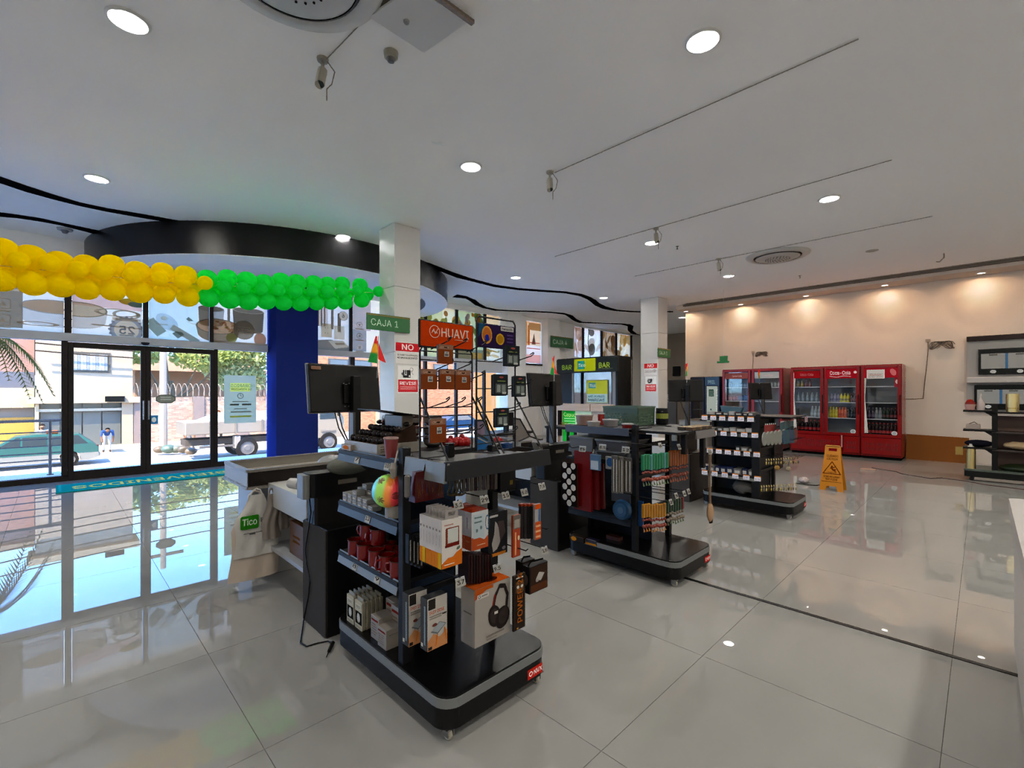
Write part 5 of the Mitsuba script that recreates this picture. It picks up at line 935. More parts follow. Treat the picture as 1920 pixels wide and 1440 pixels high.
bk = thing('tape_roll', 'white roll standing under the rainbow ball on the upper shelf', 'roll'); add('roll', lathe([(.02, 0), (.045, 0), (.045, .06), (.02, .06), (.02, 0)], 22, (1.23, 2.1, bz0)), col('#c9c4bd', 'p'), bk)
def ballcol(p, n, uv):
    s = (-(p.y - 2.1) * 0.80 + (p.x - 1.2) * 0.62 + (p.z - 1.0) * -0.12) / 0.083
    c = mikit.mix((0.03, 0.25, 0.62), (0.10, 0.60, 0.75), mikit.smoothstep(-.95, -.75, s)); c = mikit.mix(c, (0.35, 0.72, 0.12), mikit.smoothstep(-.65, -.4, s)); c = mikit.mix(c, (0.92, 0.30, 0.05), mikit.smoothstep(-.05, .2, s)); c = mikit.mix(c, (0.82, 0.06, 0.08), mikit.smoothstep(.3, .6, s))
    for dx, dy, dz in ((0.2, -.6, .3), (-.1, -.2, .75), (.3, -.2, .7), (-.55, .3, -.55), (-.5, -.05, -.85), (-.2, -.4, -.25), (.4, -.9, -.1)):
        qx, qy, qz = p.x - (1.2 + dx * .083 - .04), p.y - (2.1 + dy * .083), p.z - (1.0 + dz * .083); d = dr.sqrt(qx * qx + qy * qy + qz * qz)
        a = dr.atan2(qz, qy); c = mikit.mix(c, (0.12, 0.02, 0.02), dr.select(d < .010 + .012 * dr.abs(dr.sin(a * 4.0)), .9, 0.0))
    return c
scene['mat_ball'] = {'type': 'twosided', 'bsdf': {'type': 'principled', 'base_color': mikit.proc(ballcol), 'roughness': .3, 'specular': .5}}
bc_ = np.array([1.2, 2.1, 1.005]); kb = thing('beach_ball', 'rainbow ball with splat marks resting beside the front post of the nearest gondola', 'ball'); add('ball', sphere(bc_, .083, 4), 'mat_ball', kb, smooth=True); add('valve', cyl(bc_ + (0, .0, .082), bc_ + (0, 0, .086), .006, n=8), col('#d8d2c8'), kb)
def pouch(i, x, y, lab):
    k = thing('light_bulb_pack', lab, 'pack', 'bulb packs'); z = .2025
    add('pouch', box(x, x + .022, y, y + .085, z, z + .155, .004), col('#b9b29c', 'g'), k); P = leftf(x - .0008, y + .085, z); w, h = .085, .155
    P.rect(0, 0, w, h, '#c2bba6'); P.rect(.006, h * .18, w - .006, h * .62, '#1c1a1a'); P.ell(w / 2, h * .4, .018, .026, '#c9c6bd'); P.rect(w / 2 - .007, h * .24, w / 2 + .007, h * .3, '#9a968c'); P.rect(.01, h * .72, w - .01, h * .9, '#cfc9b8'); P.bars(.015, w - .02, [h * .8, h * .75], .004, '#8d8672'); P.bars(.01, w - .01, [h * .06, h * .1], .004, '#a39b86'); P.done('front_print', k)
    add('header', box(x + .008, x + .014, y + .01, y + .075, z + .155, z + .172), col('#c9c3b0', 'p'), k)
for c in range(2):
    for r in range(5): pouch(r, 1.19 + r * .026, 2.46 - c * .1, f'cream light bulb pack on the deck, {ordn(r)} of the {["far", "near"][c]} row counted from the aisle')
for i, (y, x, h) in enumerate(((2.2, 1.2, .12), (2.1, 1.185, .1), (2.13, 1.28, .17), (2.22, 1.3, .17))):
    carton('white_carton', x, x + .085, y, y + .085, .2025, .2025 + h, '#c6beb4', f'white carton with red print on the deck, {["far front", "near front", "tall near", "tall far"][i]} one', 'box', 'white cartons on the deck', lambda P, w, h: P.bars(w * .2, w * .8, [h * .7], h * .04, '#8d8680'), lambda P, w, h: (P.rect(w * .1, h * .8, w * .9, h * .88, '#7d2a24'), P.bars(w * .12, w * .8, [h * (.65 - .11 * q) for q in range(5)], h * .035, '#8d7a70', .3)))
carton('deck_sticker', 1.178, 1.182, 2.02, 2.07, .15, .19, '#c9c9c4', 'small white barcode tag at the edge of the deck by the front post', 'tag')
# -- top of the nearest gondola
wt = thing('sweet_tray', 'white cardboard tray of dark sweets with a raised back board', 'display box'); z = 1.172
y0, y1, x0, x1 = 2.22, 2.6, 1.2, 1.47
add('tray', cat_([box(x0, x1, y0, y1, z, z + .006), box(x0, x0 + .006, y0, y1, z, z + .055), box(x1 - .006, x1, y0, y1, z, z + .055), box(x0, x1, y0, y0 + .006, z, z + .055), box(x0, x1, y1 - .006, y1, z, z + .055)]), col('#c4bdb2', 'p'), wt)
add('slope', hull([(x0 + .01, y0 + .01, z + .01), (x0 + .01, y1 - .01, z + .01), (x1 - .01, y0 + .01, z + .01), (x1 - .01, y1 - .01, z + .01), (x0 + .03, y0 + .03, z + .06), (x0 + .03, y1 - .03, z + .06), (x1 - .02, y0 + .03, z + .145), (x1 - .02, y1 - .03, z + .145)]), col('#3a2a22'), wt)
add('riser', box(x1 - .09, x1 - .02, y0 + .05, y1 - .14, z + .1, z + .2, .003), col('#8a7a66', 'p'), wt); add('lid_board', hull([(x1 - .22, y0 + .06, z + .235), (x1 - .22, y1 - .06, z + .235), (x1 - .22, y0 + .06, z + .231), (x1 - .22, y1 - .06, z + .231), (x1, y0 - .02, z + .2), (x1, y1 - .1, z + .2), (x1, y0 - .02, z + .196), (x1, y1 - .1, z + .196)]), col('#2c2622', 'p'), wt)
q = random.Random(3); n = 0
for r in range(4):
    for c in range(7):
        px_, py_ = x0 + .035 + r * .055, y0 + .035 + c * .05; pz = z + .07 + r * .027
        add('sweet', sphere((px_, py_, pz), .021, 1, (1, 1, .9)) if r < 3 else sphere((px_, py_, pz), .02, 1, (1, 1, .7)), col(['#1d1a1c', '#2a2420', '#38322f', '#5a1f18'][3 if r == 3 and c % 2 else q.randint(0, 2)], 'g'), label=f'dark wrapped sweet in the white tray, {ordn(c)} from the near end of the {["lowest", "second", "third", "top"][r]} row', cat='sweet', group='dark wrapped sweets')
P = front(x0, y0 - .001, z); P.bars(.02, .08, [.012, .025, .038], .006, '#6d665c'); P.done('front_print', wt)
cu = thing('paper_cup', 'pink paper cup on the corner of the nearest gondola top', 'cup'); p = PY(733, 850, 2.09); add('cup', lathe([(0, 0), (.026, 0), (.036, .095), (.034, .095), (.025, .004), (0, .004)], 22, (p[0], 2.09, 1.172)), col('#b54a4a', 'p'), cu, smooth=30); add('lid', lathe([(.037, .093), (.039, .098), (.036, .104), (0, .104)], 22, (p[0], 2.09, 1.172)), col('#cfa8a0', 'p'), cu, smooth=30)
for i, (x, y, c1) in enumerate(((1.2, 2.66, '#c98a4a'), (1.195, 2.7, '#b9b29a'))): pass
p = PZ(648, 842, 1.172); carton('sweet_packet', 1.19, 1.26, 2.56, 2.64, 1.172, 1.2, '#c9b9a4', 'small packet with an orange picture at the far end of the gondola top', 'packet', None, None, lambda P, w, h: P.ell(w / 2, h / 2, w * .35, h * .35, '#d9793a')) if False else None
carton('sweet_packet', 1.18, 1.21, 2.48, 2.6, 1.172, 1.205, '#c9b9a4', 'small packet with an orange picture before the white sweet tray', 'packet', None, None, lambda P, w, h: P.ell(w / 2, h / 2, w * .3, h * .35, '#d9793a'))
# stack of wrapped bowls behind the rack
for lv, (cs, z) in enumerate(((('#7d7a78', '#4a3a38', '#5a5552'), 1.172), (('#2c2a7a', '#7a2a2a', '#3a3a3c'), 1.236), (('#b9b2a6', '#3a2420', '#6a3a34'), 1.3))):
    for i, c in enumerate(cs):
        x, y = 1.47 + i * .09, 2.54 - i * .09
        k = thing('wrapped_bowl', f'foil wrapped bowl in the stack behind the orange rack, {["left", "middle", "right"][i]} one of the {["bottom", "middle", "top"][lv]} layer', 'bowl', 'wrapped bowls'); add('bowl', lathe([(0, 0), (.035, 0), (.05, .012), (.056, .04), (.052, .06), (0, .062)], 20, (x, y, z)), col(c, 'g'), k, smooth=35); add('band', lathe([(.0535, .018), (.0572, .04), (.0572, .046), (.0535, .02)], 20, (x, y, z)), col('#a39a92', 'p'), k)
add('bowl_shelf', box(1.4, 1.86, 2.15, 2.6, 1.13, 1.17, .003), blk2, g1)
# -- wire racks with hanging cards
def wirerack(x0, x1, y, z0, z1, sz, lab):
    k = thing('wire_rack', lab, 'rack'); m = hookm; r = .0045
    add('frame', tube([(x0, y, z0), (x0, y, z1 - .02), (x0 + .015, y, z1), (x1 - .015, y, z1), (x1, y, z1 - .02), (x1, y, z0)], r, 7), m, k)
    for x in (x0, x1): add('foot', tube([(x, y, z0 + .28), (x + .04, y - .16, z0 + .004), (x, y, z0 + .004)], r, 6), m, k)
    for z in sz: add('cross_wire', cyl((x0, y, z), (x1, y, z), .0032, n=6), m, k)
    return k
def rhook(k, x, y, z, L=.12):
    add('hook', tube([(x, y, z), (x + .01, y - L, z + .03), (x + .02, y - L - .01, z + .045), (x + .026, y - L, z + .05), (x + .022, y - L + .02, z + .04)], .0028, 5), m := hookm, k)
R1 = wirerack(1.18, 1.486, 1.79, 1.2, 1.71, [1.69, 1.65, 1.60, 1.555, 1.43, 1.39, 1.34, 1.3], 'black wire rack with an orange sign on the nearest gondola')
b = add('sign_board', box(1.172, 1.494, 1.786, 1.796, 1.705, 1.835, .008), col('#151515', 'p'), R1)
P = front(1.172, 1.785, 1.705); P.rect(.008, .008, .314, .124, '#c23a10', .006); P.ell(.085, .078, .03, .03, '#d8b8a8', .88); P.line([(.068, .07), (.08, .09), (.088, .068), (.104, .094)], .004, '#d8b8a8'); P.line([(.07, .082), (.1, .072)], .004, '#d8b8a8'); P.text('HUAVI', .122, .058, .04, '#e0c0b0', True, w=.165); P.bars(.2, .285, [.046], .004, '#d89a80'); P.done('sign_print', b)
for z, xs_ in ((1.70, (1.24, 1.33, 1.45)), (1.6, (1.25, 1.36)), (1.555, (1.22, 1.32, 1.44)), (1.43, (1.23, 1.32, 1.42)), (1.3, (1.36, 1.43))):
    for x in xs_: rhook(R1, x, 1.79, z)
def card(base, px0, px1, py0, py1, Y, c, lab, cat, group, draw, tilt=0):
    x0, x1, z0, z1 = ext(px0, px1, py0, py1, Y); k = thing(base, lab, cat, group); w, h = x1 - x0, z1 - z0
    m = box(x0, x1, Y, Y + .012, z0, z1, .003); add('card', m, col(c, 'p'), k); P = front(x0, Y - .0008, z0); draw(P, w, h); P.done('front_print', k); return k
def bc1(P, w, h):
    P.rect(0, 0, w, h, '#7a3a1c'); P.rect(0, h * .76, w, h, '#8a6350'); P.text('HUAVI', w * .3, h * .83, h * .09, '#c9a48c', True); P.ell(w * .2, h * .87, w * .07, w * .07, '#c9a48c', .7); P.rect(w * .42, h * .38, w * .74, h * .66, '#b9b4ae'); P.rect(w * .46, h * .42, w * .7, h * .52, '#5a5a60'); P.rect(w * .5, h * .55, w * .66, h * .64, '#8d8a86'); P.ell(w * .5, h * .87, w * .12, h * .03, '#2a1a10')
for i, (a, b, c, d, w) in enumerate(((821, 848, 647, 682, 'alone in the upper row'), (789, 818, 693, 730, 'left in the middle row'), (824, 852, 693, 730, 'centre in the middle row'), (854, 881, 695, 731, 'right in the middle row'), (806, 835, 786, 830, 'low in front of the wrapped bowls'))):
    for j in range(2): card('brown_card', a + j * 1.5, b + j * 1.5, c - j, d - j, 1.655 + j * .03, '#6a3015', f'brown carded cable {["in front", "behind it"][j]}, {w}, orange signed rack', 'blister card', 'brown carded cables', bc1)
R2 = wirerack(1.515, 1.79, 1.79, 1.2, 1.885, [1.66, 1.52, 1.4, 1.28, 1.24], 'black wire rack with a purple sign right of the orange signed rack')
b = add('sign_board', box(1.52, 1.785, 1.786, 1.795, 1.73, 1.855, .006), col('#241a3a', 'p'), R2)
P = front(1.52, 1.785, 1.73); P.rect(.004, .004, .261, .121, '#2a1c40', .005); P.poly([(.004, .05), (.05, .121), (.004, .121)], '#1c4a6a'); P.ell(.06, .066, .036, .046, '#c98a3a', .75); P.ell(.06, .07, .026, .034, '#b5622c'); P.ell(.06, .05, .014, .018, '#1c2a9a'); P.ell(.152, .05, .03, .03, '#c99a2c'); P.ell(.152, .05, .022, .022, '#a8741c'); P.rect(.155, .095, .25, .119, '#b5b2b0'); P.text('Panasonic', .165, .101, .012, '#3a3a3c', True); P.bars(.2, .245, [.07, .052, .034], .009, '#4a3a6a'); P.done('sign_print', b)
for z, xs_ in ((1.66, (1.62, 1.76)), (1.52, (1.68, 1.75)), (1.4, (1.66, 1.76)), (1.28, (1.64,))):
    for x in xs_: rhook(R2, x, 1.79, z, .14)
def bt(P, w, h):
    P.rect(0, 0, w, h, '#23282a'); P.rect(w * .1, h * .1, w * .9, h * .55, '#4d5554'); P.rect(w * .2, h * .15, w * .45, h * .5, '#8a928c'); P.rect(w * .55, h * .15, w * .8, h * .5, '#7d8580'); P.ell(w * .5, h * .86, w * .16, h * .05, '#9a4a44'); P.bars(w * .2, w * .8, [h * .65], h * .06, '#6d7a4a'); P.rect(w * .55, h * .06, w * .85, h * .16, '#b9bcb8')
for i, (a, b, c, d, Y, w) in enumerate(((948, 974, 648, 686, 1.66, 'top right'), (926, 952, 702, 741, 1.64, 'centre'), (964, 986, 705, 743, 1.68, 'right of centre'), (930, 954, 765, 800, 1.65, 'bottom'))):
    for j in range(2): card('battery_card', a - j * 3, b - j * 3, c + j, d + j, Y + j * .03, '#1c2022', f'dark carded battery pack {["in front", "behind it"][j]} at the {w} of the purple signed rack', 'blister card', 'carded batteries', bt)
# brochure stands, red bows and small things on the counters
def easel(px, Y, c, lab, draw, mirror=False):
    a, b, c_, d = [PY(q[0], q[1], Y + dy) for q, dy in zip(px, (0, 0, .0, .0))]
    k = thing('brochure_stand', lab, 'stand'); q = [a, b, c_, d]; t = np.array([0, .006, 0])
    add('panel', hull(q + [x + t for x in q]), col(c, 'p'), k)
    ring = q + [q[0]]
    for i in range(4): add('edge', cyl(ring[i], ring[i + 1], .005, n=6), hookm, k)
    add('leg', tube([c_, c_ + (.03, -.06, -.02), c_ + (.07, -.05, -.02)], .005, 6), hookm, k)
    if draw: draw(k, q)
def bro(k, q):
    u = q[1] - q[0]; W = np.linalg.norm(u); H = np.linalg.norm(q[3] - q[0]); P = Pr(q[3] + (0, -.004, 0), u / W, EZ, -EY); P.rect(.004, .004, W, H * .45, '#2f6fae'); P.rect(.004, H * .45, W * .8, H * .95, '#8a7a8e'); P.poly([(.01, H * .5), (W * 1.1, H * .3), (W * 1.1, H * .36), (.01, H * .58)], '#3a4438'); P.poly([(.01, H * .4), (W * 1.1, H * .22), (W * 1.1, H * .25), (.01, H * .45)], '#c9b9a0'); P.done('leaflet', k)
easel(((891, 788), (911, 788), (925, 836), (892, 845)), 1.98, '#5f86a8', 'blue brochure stand with a black edge before the yellow gate', bro)
easel(((962, 784), (975, 786), (993, 818), (963, 832)), 2.05, '#9d9590', 'pale grey leaflet stand with a black edge right of the brochure stand', None)
for i, (px, s) in enumerate(((845, .05), (866, .06), (934, .035))):
    p = PY(px, 832 if i < 2 else 828, 2.3); k = thing('gift_bow', f'shiny red gift bow on the tray behind the racks, {ordn(i)} from the left', 'bow', 'red gift bows')
    for a in range(5):
        t = a * 2 * math.pi / 5; add('loop', sphere((p[0] + s * .5 * math.cos(t), 2.3 + s * .5 * math.sin(t), p[2] + s * .2), s * .55, 1, (1, 1, 1)), col('#d11f1c', 'g'), k, smooth=True)
    add('knot', sphere((p[0], 2.3, p[2] + s * .75), s * .3, 1), col('#b5140f', 'g'), k, smooth=True)
add('back_tray', cat_([box(1.4, 2.2, 2.18, 2.66, 1.15, 1.17, .003)]), blk2, g1)
sc = thing('card_reader', 'black square speaker standing on the grey tray edge', 'speaker'); p = PZ(848, 858, 1.167); add('body', box(p[0] - .02, p[0] + .02, p[1], p[1] + .04, 1.167, 1.235, .006), col('#101010', 'p'), sc); add('lid', box(p[0] - .021, p[0] + .021, p[1] - .001, p[1] + .041, 1.235, 1.24, .002), col('#2a2a2a', 'p'), sc)
tp = thing('blue_tape_pack', 'blue and clear tape pack on the grey tray beside the leaflet stand', 'pack'); p = PZ(950, 840, 1.167); add('roll', lathe([(.02, 0), (.035, 0), (.035, .03), (.02, .03), (.02, 0)], 18, (p[0], p[1], 1.167)), col('#2c5a9a', 'g'), tp); add('roll', lathe([(.02, 0), (.03, 0), (.03, .03), (.02, .03), (.02, 0)], 18, (p[0] + .08, p[1], 1.167)), col('#b9bcc0', 'g'), tp)
kb_ = thing('barcode_scanner', 'black barcode scanner lying at the right end of the grey tray', 'scanner'); p = PZ(1005, 838, 1.18); add('head', hull([(p[0] - .05, p[1] - .03, 1.167), (p[0] + .02, p[1] - .03, 1.167), (p[0] - .05, p[1] + .03, 1.167), (p[0] + .02, p[1] + .03, 1.167), (p[0] - .04, p[1], 1.21), (p[0] + .02, p[1], 1.205)]), col('#141414', 'p'), kb_); add('grip', cyl((p[0], p[1], 1.185), (p[0] + .12, p[1] + .02, 1.18), .02, .016, 10), col('#1c1c1c', 'p'), kb_)
# bags and boxes around the nearest checkout
def bag(x0, x1, y, z0, z1, c, lab, seed, logo=False, flare=.02, dep=.05):
    k = thing('carrier_bag', lab, 'bag', None); q = np.random.RandomState(seed); n, m = 18, 10; xm = (x0 + x1) / 2; v, f = [], []
    for s in (0, 1):
        for j in range(n + 1):
            t = j / n; z = z1 + (z0 - z1) * t; hw = (x1 - x0) / 2 * (.30 + .62 * min(1, t / .38) ** 1.3 if t < .38 else .92 + .13 * (t - .38) / .62)
            for i in range(m + 1):
                u = -1 + 2 * i / m; b = math.sqrt(max(0, 1 - u * u)); w = .006 * math.sin(7 * u + 5 * t + seed) * min(1, t * 3)
                v.append((xm + hw * u + .008 * math.sin(9 * t + seed), y + (-1 if s == 0 else 1) * (dep * .5 * b * (.25 + .75 * t)) + w, z))
        o = s * (n + 1) * (m + 1)
        for j in range(n):
            for i in range(m):
                a = o + j * (m + 1) + i; f += [[a, a + 1, a + m + 2], [a, a + m + 2, a + m + 1]]
    add('film', trimesh.Trimesh(v, f, process=False), col(c, 'p'), k, smooth=True)
    for sx in (-.3, .3): add('handle', tube([(xm + (x1 - x0) * sx * .45, y, z1), (xm + (x1 - x0) * sx * .3, y, z1 + .03), (xm, y, z1 + .045)], .007, 5), col(c, 'p'), k)
    return k
bgl = bag(.955, 1.25, 3.9, .26, .72, '#fffdf8', 'white carrier bag with the green Tico logo hanging from the bagging tray', 1, dep=.05)
P = front(.985, 3.866, .475); P.rect(0, 0, .125, .1, '#2c8a1c', .012); P.text('Tico', .012, .03, .048, '#e4eee0', True, w=.1); P.text('BO', .14, .04, .03, '#6a6a70', True); P.bars(.02, .2, [-.035], .006, '#7a7a78'); P.bars(.06, .1, [-.045], .012, '#5a5a58'); P.done('logo', bgl)
bag(.93, 1.27, 3.93, .08, .7, '#fff2e4', 'longer cream carrier bag hanging behind the Tico bag', 2, dep=.07)
for i, (a, b, z0, z1, y, c) in enumerate(((1.13, 1.25, .38, .72, 3.84, '#b9aea4'), (1.18, 1.32, .43, .73, 3.87, '#c4bab0'), (1.24, 1.36, .5, .74, 3.9, '#c9c0b8'))): bag(a, b, y, z0, z1, c, f'crumpled beige carrier bag right of the Tico bag, {ordn(i)} from the left', 5 + i, dep=.05)
carton('brown_carton', 1.25, 1.55, 3.3, 3.62, .31, .55, '#8a5424', 'brown cardboard box on the low white shelf behind the nearest pedestal', 'box', None, None, lambda P, w, h: P.bars(w * .2, w * .7, [h * .4, h * .55], h * .06, '#6d3f1a', .2))
pb = thing('paper_roll', 'crumpled white paper roll lying on the nearest console end', 'roll'); p = PX(556, 917, 1.14)
rm = lathe([(.018, -.05), (.035, -.05), (.037, 0), (.035, .05), (.018, .05), (.018, -.05)], 18); rm.apply_transform(trimesh.transformations.rotation_matrix(math.pi / 2, (1, .3, 0))); add('roll', move(rm, (1.17, 3.28, .88)), col('#c9c6c2'), pb); cr = sphere((1.23, 3.25, .865), .05, 2); cr.vertices += .02 * (meshkit.fbm(cr.vertices * 25, 3) - .5)[:, None]; add('crumple', cr, col('#b9b6b0'), pb)
tb = thing('plastic_bag', 'clear crumpled bag in the far corner of the nearest bagging tray', 'bag'); cr = sphere((1.78, 4.1, .88), .1, 3, (1.3, .9, .6)); cr.vertices += .05 * (meshkit.fbm(cr.vertices * 18, 3) - .5)[:, None]; add('film', cr, col('#c4c4c6', 'g'), tb)
fb = thing('pet_bed', 'grey cushioned roll on the shelf beneath the gondola top', 'cushion'); add('cushion', sphere((1.4, 2.95, 1.02), .09, 3, (1.7, .9, .7)), col('#6f716a', 'd'), fb, smooth=True); add('cover', sphere((1.5, 2.93, 1.04), .085, 2, (1.4, .9, .7)), col('#3a4248', 'd'), fb, smooth=True)
hg = thing('string_bundle', 'white net bundle hanging at the front post above the ball', 'bundle'); add('net', tube([(1.165, 1.995, 1.16), (1.16, 1.99, 1.135), (1.166, 1.995, 1.1), (1.16, 1.995, 1.085)], [.012, .018, .015, .008], 8), col('#a39c94'), hg); add('tie', tube([(1.165, 1.99, 1.14), (1.18, 1.98, 1.22)], .004, 5), col('#cfc8be'), hg)
# -- second gondola: left side
yb2 = GY[1] + .37
def lcard(base, px0, px1, py0, py1, X, c, lab, cat, group=None, draw=None, fin='p', d=.012):
    y1, y0, z0, z1 = extX(px0, px1, py0, py1, X); y0, y1 = min(y0, y1), max(y0, y1)
    k = thing(base, lab, cat, group); add('card', box(X, X + d, y0, y1, z0, z1, .003), col(c, fin), k)
    if draw: P = leftf(X - .0008, y1, z0); draw(P, y1 - y0, z1 - z0); P.done('side_print', k)
    return k
def lbag(px0, px1, py0, py1, X, c, lab, group=None, draw=None, dep=.03):
    y1, y0, z0, z1 = extX(px0, px1, py0, py1, X); y0, y1 = min(y0, y1), max(y0, y1); k = thing('gift_bag', lab, 'gift bag', group)
    add('bag', hull([(X, y0, z0), (X, y1, z0), (X, y0 + .004, z1), (X, y1 - .004, z1), (X + dep, y0, z0), (X + dep, y1, z0), (X + dep * .5, y0 + .004, z1), (X + dep * .5, y1 - .004, z1)]), col(c, 'g'), k)
    if draw: P = leftf(X - .0008, y1, z0); draw(P, y1 - y0, z1 - z0); P.done('side_print', k)
    ym = (y0 + y1) / 2; add('handle', tube([(X + .004, ym - .03, z1), (X + .004, ym - .02, z1 + .03), (X + .004, ym + .02, z1 + .03), (X + .004, ym + .03, z1)], .0025, 5), col('#3a1418'), k)
def dots(P, w, h):
    P.rect(0, 0, w, h, '#161312')
    for r in range(8):
        for x in ((.25, .78) if r % 2 else (.52,)): P.ell(w * x, h * (r + .5) / 8, w * .15, w * .15 * 1.05, '#cfc9c2')
lbag(1052, 1082, 868, 948, 3.22, '#5a2014', 'black polka dot gift bag at the far end of the second gondola', None, dots)
for i, (a, b, c, d) in enumerate(((1076, 1108, 846, 957), (1096, 1122, 858, 954), (1108, 1132, 868, 952))): lbag(a, b, c, d, 3.26 + i * .035, ['#9a0f16', '#860d14', '#6f0c12'][i], f'shiny red gift bag hanging on the second gondola, {ordn(i)} from the polka dot bag', 'shiny red gift bags')
lcard('blue_pack', 1106, 1126, 852, 882, 3.25, '#5f86a8', 'blue and white pack hanging over the red gift bags', 'pack', None, lambda P, w, h: P.rect(w * .1, h * .05, w * .8, h * .6, '#b9c4d0'))
lcard('blue_pack', 1135, 1152, 856, 880, 3.3, '#c9ccd0', 'white pack with a blue picture left of the clear cutlery packs', 'pack', None, lambda P, w, h: P.ell(w * .5, h * .55, w * .35, h * .35, '#2c5a9a'))
scene['mat_clearpl'] = {'type': 'twosided', 'bsdf': {'type': 'roughplastic', 'diffuse_reflectance': rgb('#8d8a86'), 'alpha': .08}}
for i, (a, b, c) in enumerate(((1146, 1158, '#8d8a82'), (1157, 1168, '#a39f98'), (1168, 1184, '#7d766e'))):
    lcard('cutlery_pack', a, b, 854 + i * 2, 925, 3.27 + .02 * i, c, f'clear pack of plastic cutlery on the second gondola, {ordn(i)} from the left', 'pack', 'clear cutlery packs', lambda P, w, h: [P.rect(w * (.12 + .22 * q), h * .05, w * (.24 + .22 * q), h * .9, '#cfcbc4' if q % 2 else '#5a544c') for q in range(4)], 'g')
mp = thing('mop_head', 'round blue mop head in clear wrap on the lower shelf of the second gondola', 'mop head'); p = PX(1163, 957, 3.3)
for r, rr, c in ((.085, .05, '#3a6a94'), (.06, .058, '#4a7aa4'), (.03, .066, '#6a92b4')):
    m = lathe([(0, -rr / 2), (r * .9, -rr / 2), (r, 0), (r * .9, rr / 2), (0, rr / 2)], 24); m.apply_transform(trimesh.transformations.rotation_matrix(math.pi / 2, (0, 1, 0))); add('disc', move(m, (p[0] + .03, p[1], p[2])), col(c, 'g'), mp, smooth=30)
lcard('blue_folder', 1176, 1206, 938, 985, 3.42, '#1c62a8', 'bright blue pack right of the round mop head', 'pack')
lcard('grey_board', 1146, 1182, 925, 942, 3.36, '#55565a', 'grey card above the round mop head', 'card')
lcard('bow_pack', 1068, 1094, 1006, 1016, 3.34, '#2c1c12', 'dark packet with an orange sweet picture lying at the deck edge of the second gondola', 'packet', None, lambda P, w, h: P.ell(w * .3, h * .5, w * .2, h * .4, '#d98a2c'), d=.06)
lcard('bow_pack', 1098, 1118, 1012, 1022, 3.36, '#3a3050', 'purple and orange packet on the deck edge of the second gondola', 'packet', None, lambda P, w, h: P.rect(0, 0, w, h * .35, '#c97a1c'), d=.06)
lcard('bow_pack', 1136, 1160, 1006, 1014, 3.5, '#6a3a2c', 'brown packet lying further back on the deck of the second gondola', 'packet', d=.07)
for px, py, s in ((1088, 846, '5'), (1125, 843, '8.5'), (1168, 848, '12')):
    p = PX(px, py, 3.22); price_card(g2, 3.2, float(p[1]), float(p[2]), .07, .05, s, 10, 'l')
for z, yy in ((1.06, 2.5), (1.06, 2.25), (1.04, 2.08)): add('hook', tube([(x2 + .06, yy, z - .04), (x2 - .18, yy, z - .04), (x2 - .19, yy, z - .025)], .003, 5), hookm, g2)
# front hooks: lanyards / straws
def tassel(px, w, py0, py1, Y, c, c2, c3, lab, group):
    x0, x1, z0, z1 = ext(px, px + w, py0, py1, Y); x1 = x0 + (x1 - x0) * .8; dz = rng.uniform(-.006, .006); z0 += dz; z1 += dz; k = thing('whistle_pack', lab, 'pack', group); h = z1 - z0
    add('sleeve', box(x0, x1, Y, Y + .02, z0 + h * .5, z1, .004), col(c, 'g'), k)
    add('toy', cat_([sphere(((x0 + x1) / 2, Y + .008, z0 + h * .42), (x1 - x0) * .38, 1), sphere(((x0 + x1) / 2, Y + .006, z0 + h * .2), (x1 - x0) * .5, 1)]), col(c2, 'p'), k); add('tail', hull([((x0 + x1) / 2, Y + .01, z0 + h * .15), (x0, Y, z0), (x1, Y, z0), (x1, Y + .012, z0)]), col(c3, 'p'), k)
for i in range(10): tassel(1206 + i * 5, 4.6, 853 - i * .5, 912 - i * .6, 1.72, '#2fae7a' if i % 5 != 3 else '#6fc0b8', '#c0522c', '#6f8f5a', f'green capped toy packet, {ordn(i)} from the left in the upper row of the second gondola', 'green capped toy packets')
for i in range(8): tassel(1257 + i * 4.3, 4.2, 846 - i * .7, 905 - i, 1.74, ['#b5621c', '#a8561a', '#c2702c'][i % 3], '#a8421c', '#c25a20', f'amber toy packet, {ordn(i)} from the left in the upper row of the second gondola', 'amber toy packets')
for i in range(9): tassel(1207 + i * 4.9, 4.5, 946 - i * .3, 998 - i * .5, 1.72, '#e0a21c', '#b5401c', '#d8901c', f'yellow capped toy packet, {ordn(i)} from the left in the lower row of the second gondola', 'yellow capped toy packets')
for i in range(7): tassel(1252 + i * 4.6, 4.2, 938 - i * .7, 984 - i, 1.74, ['#1c5a34', '#1a4a2c'][i % 2] if i < 6 else '#8a1c1c', '#b9a890', '#5a7a4a', f'dark green toy packet, {ordn(i)} from the left in the lower row of the second gondola', 'dark green toy packets')
for px, py, s in ((1260, 942, '2'), (1270, 930, '3'), (1285, 926, '4'), (1293, 922, '4'), (1240, 836, '6'), (1275, 838, '6')):
    p = PY(px, py, 1.66); price_card(g2, float(p[0]) - .025, 1.66, float(p[2]) - .02, .05, .045, s, 20)
    add('hook', tube([(float(p[0]), yb2, float(p[2])), (float(p[0]), 1.67, float(p[2]))], .003, 5), hookm, g2)
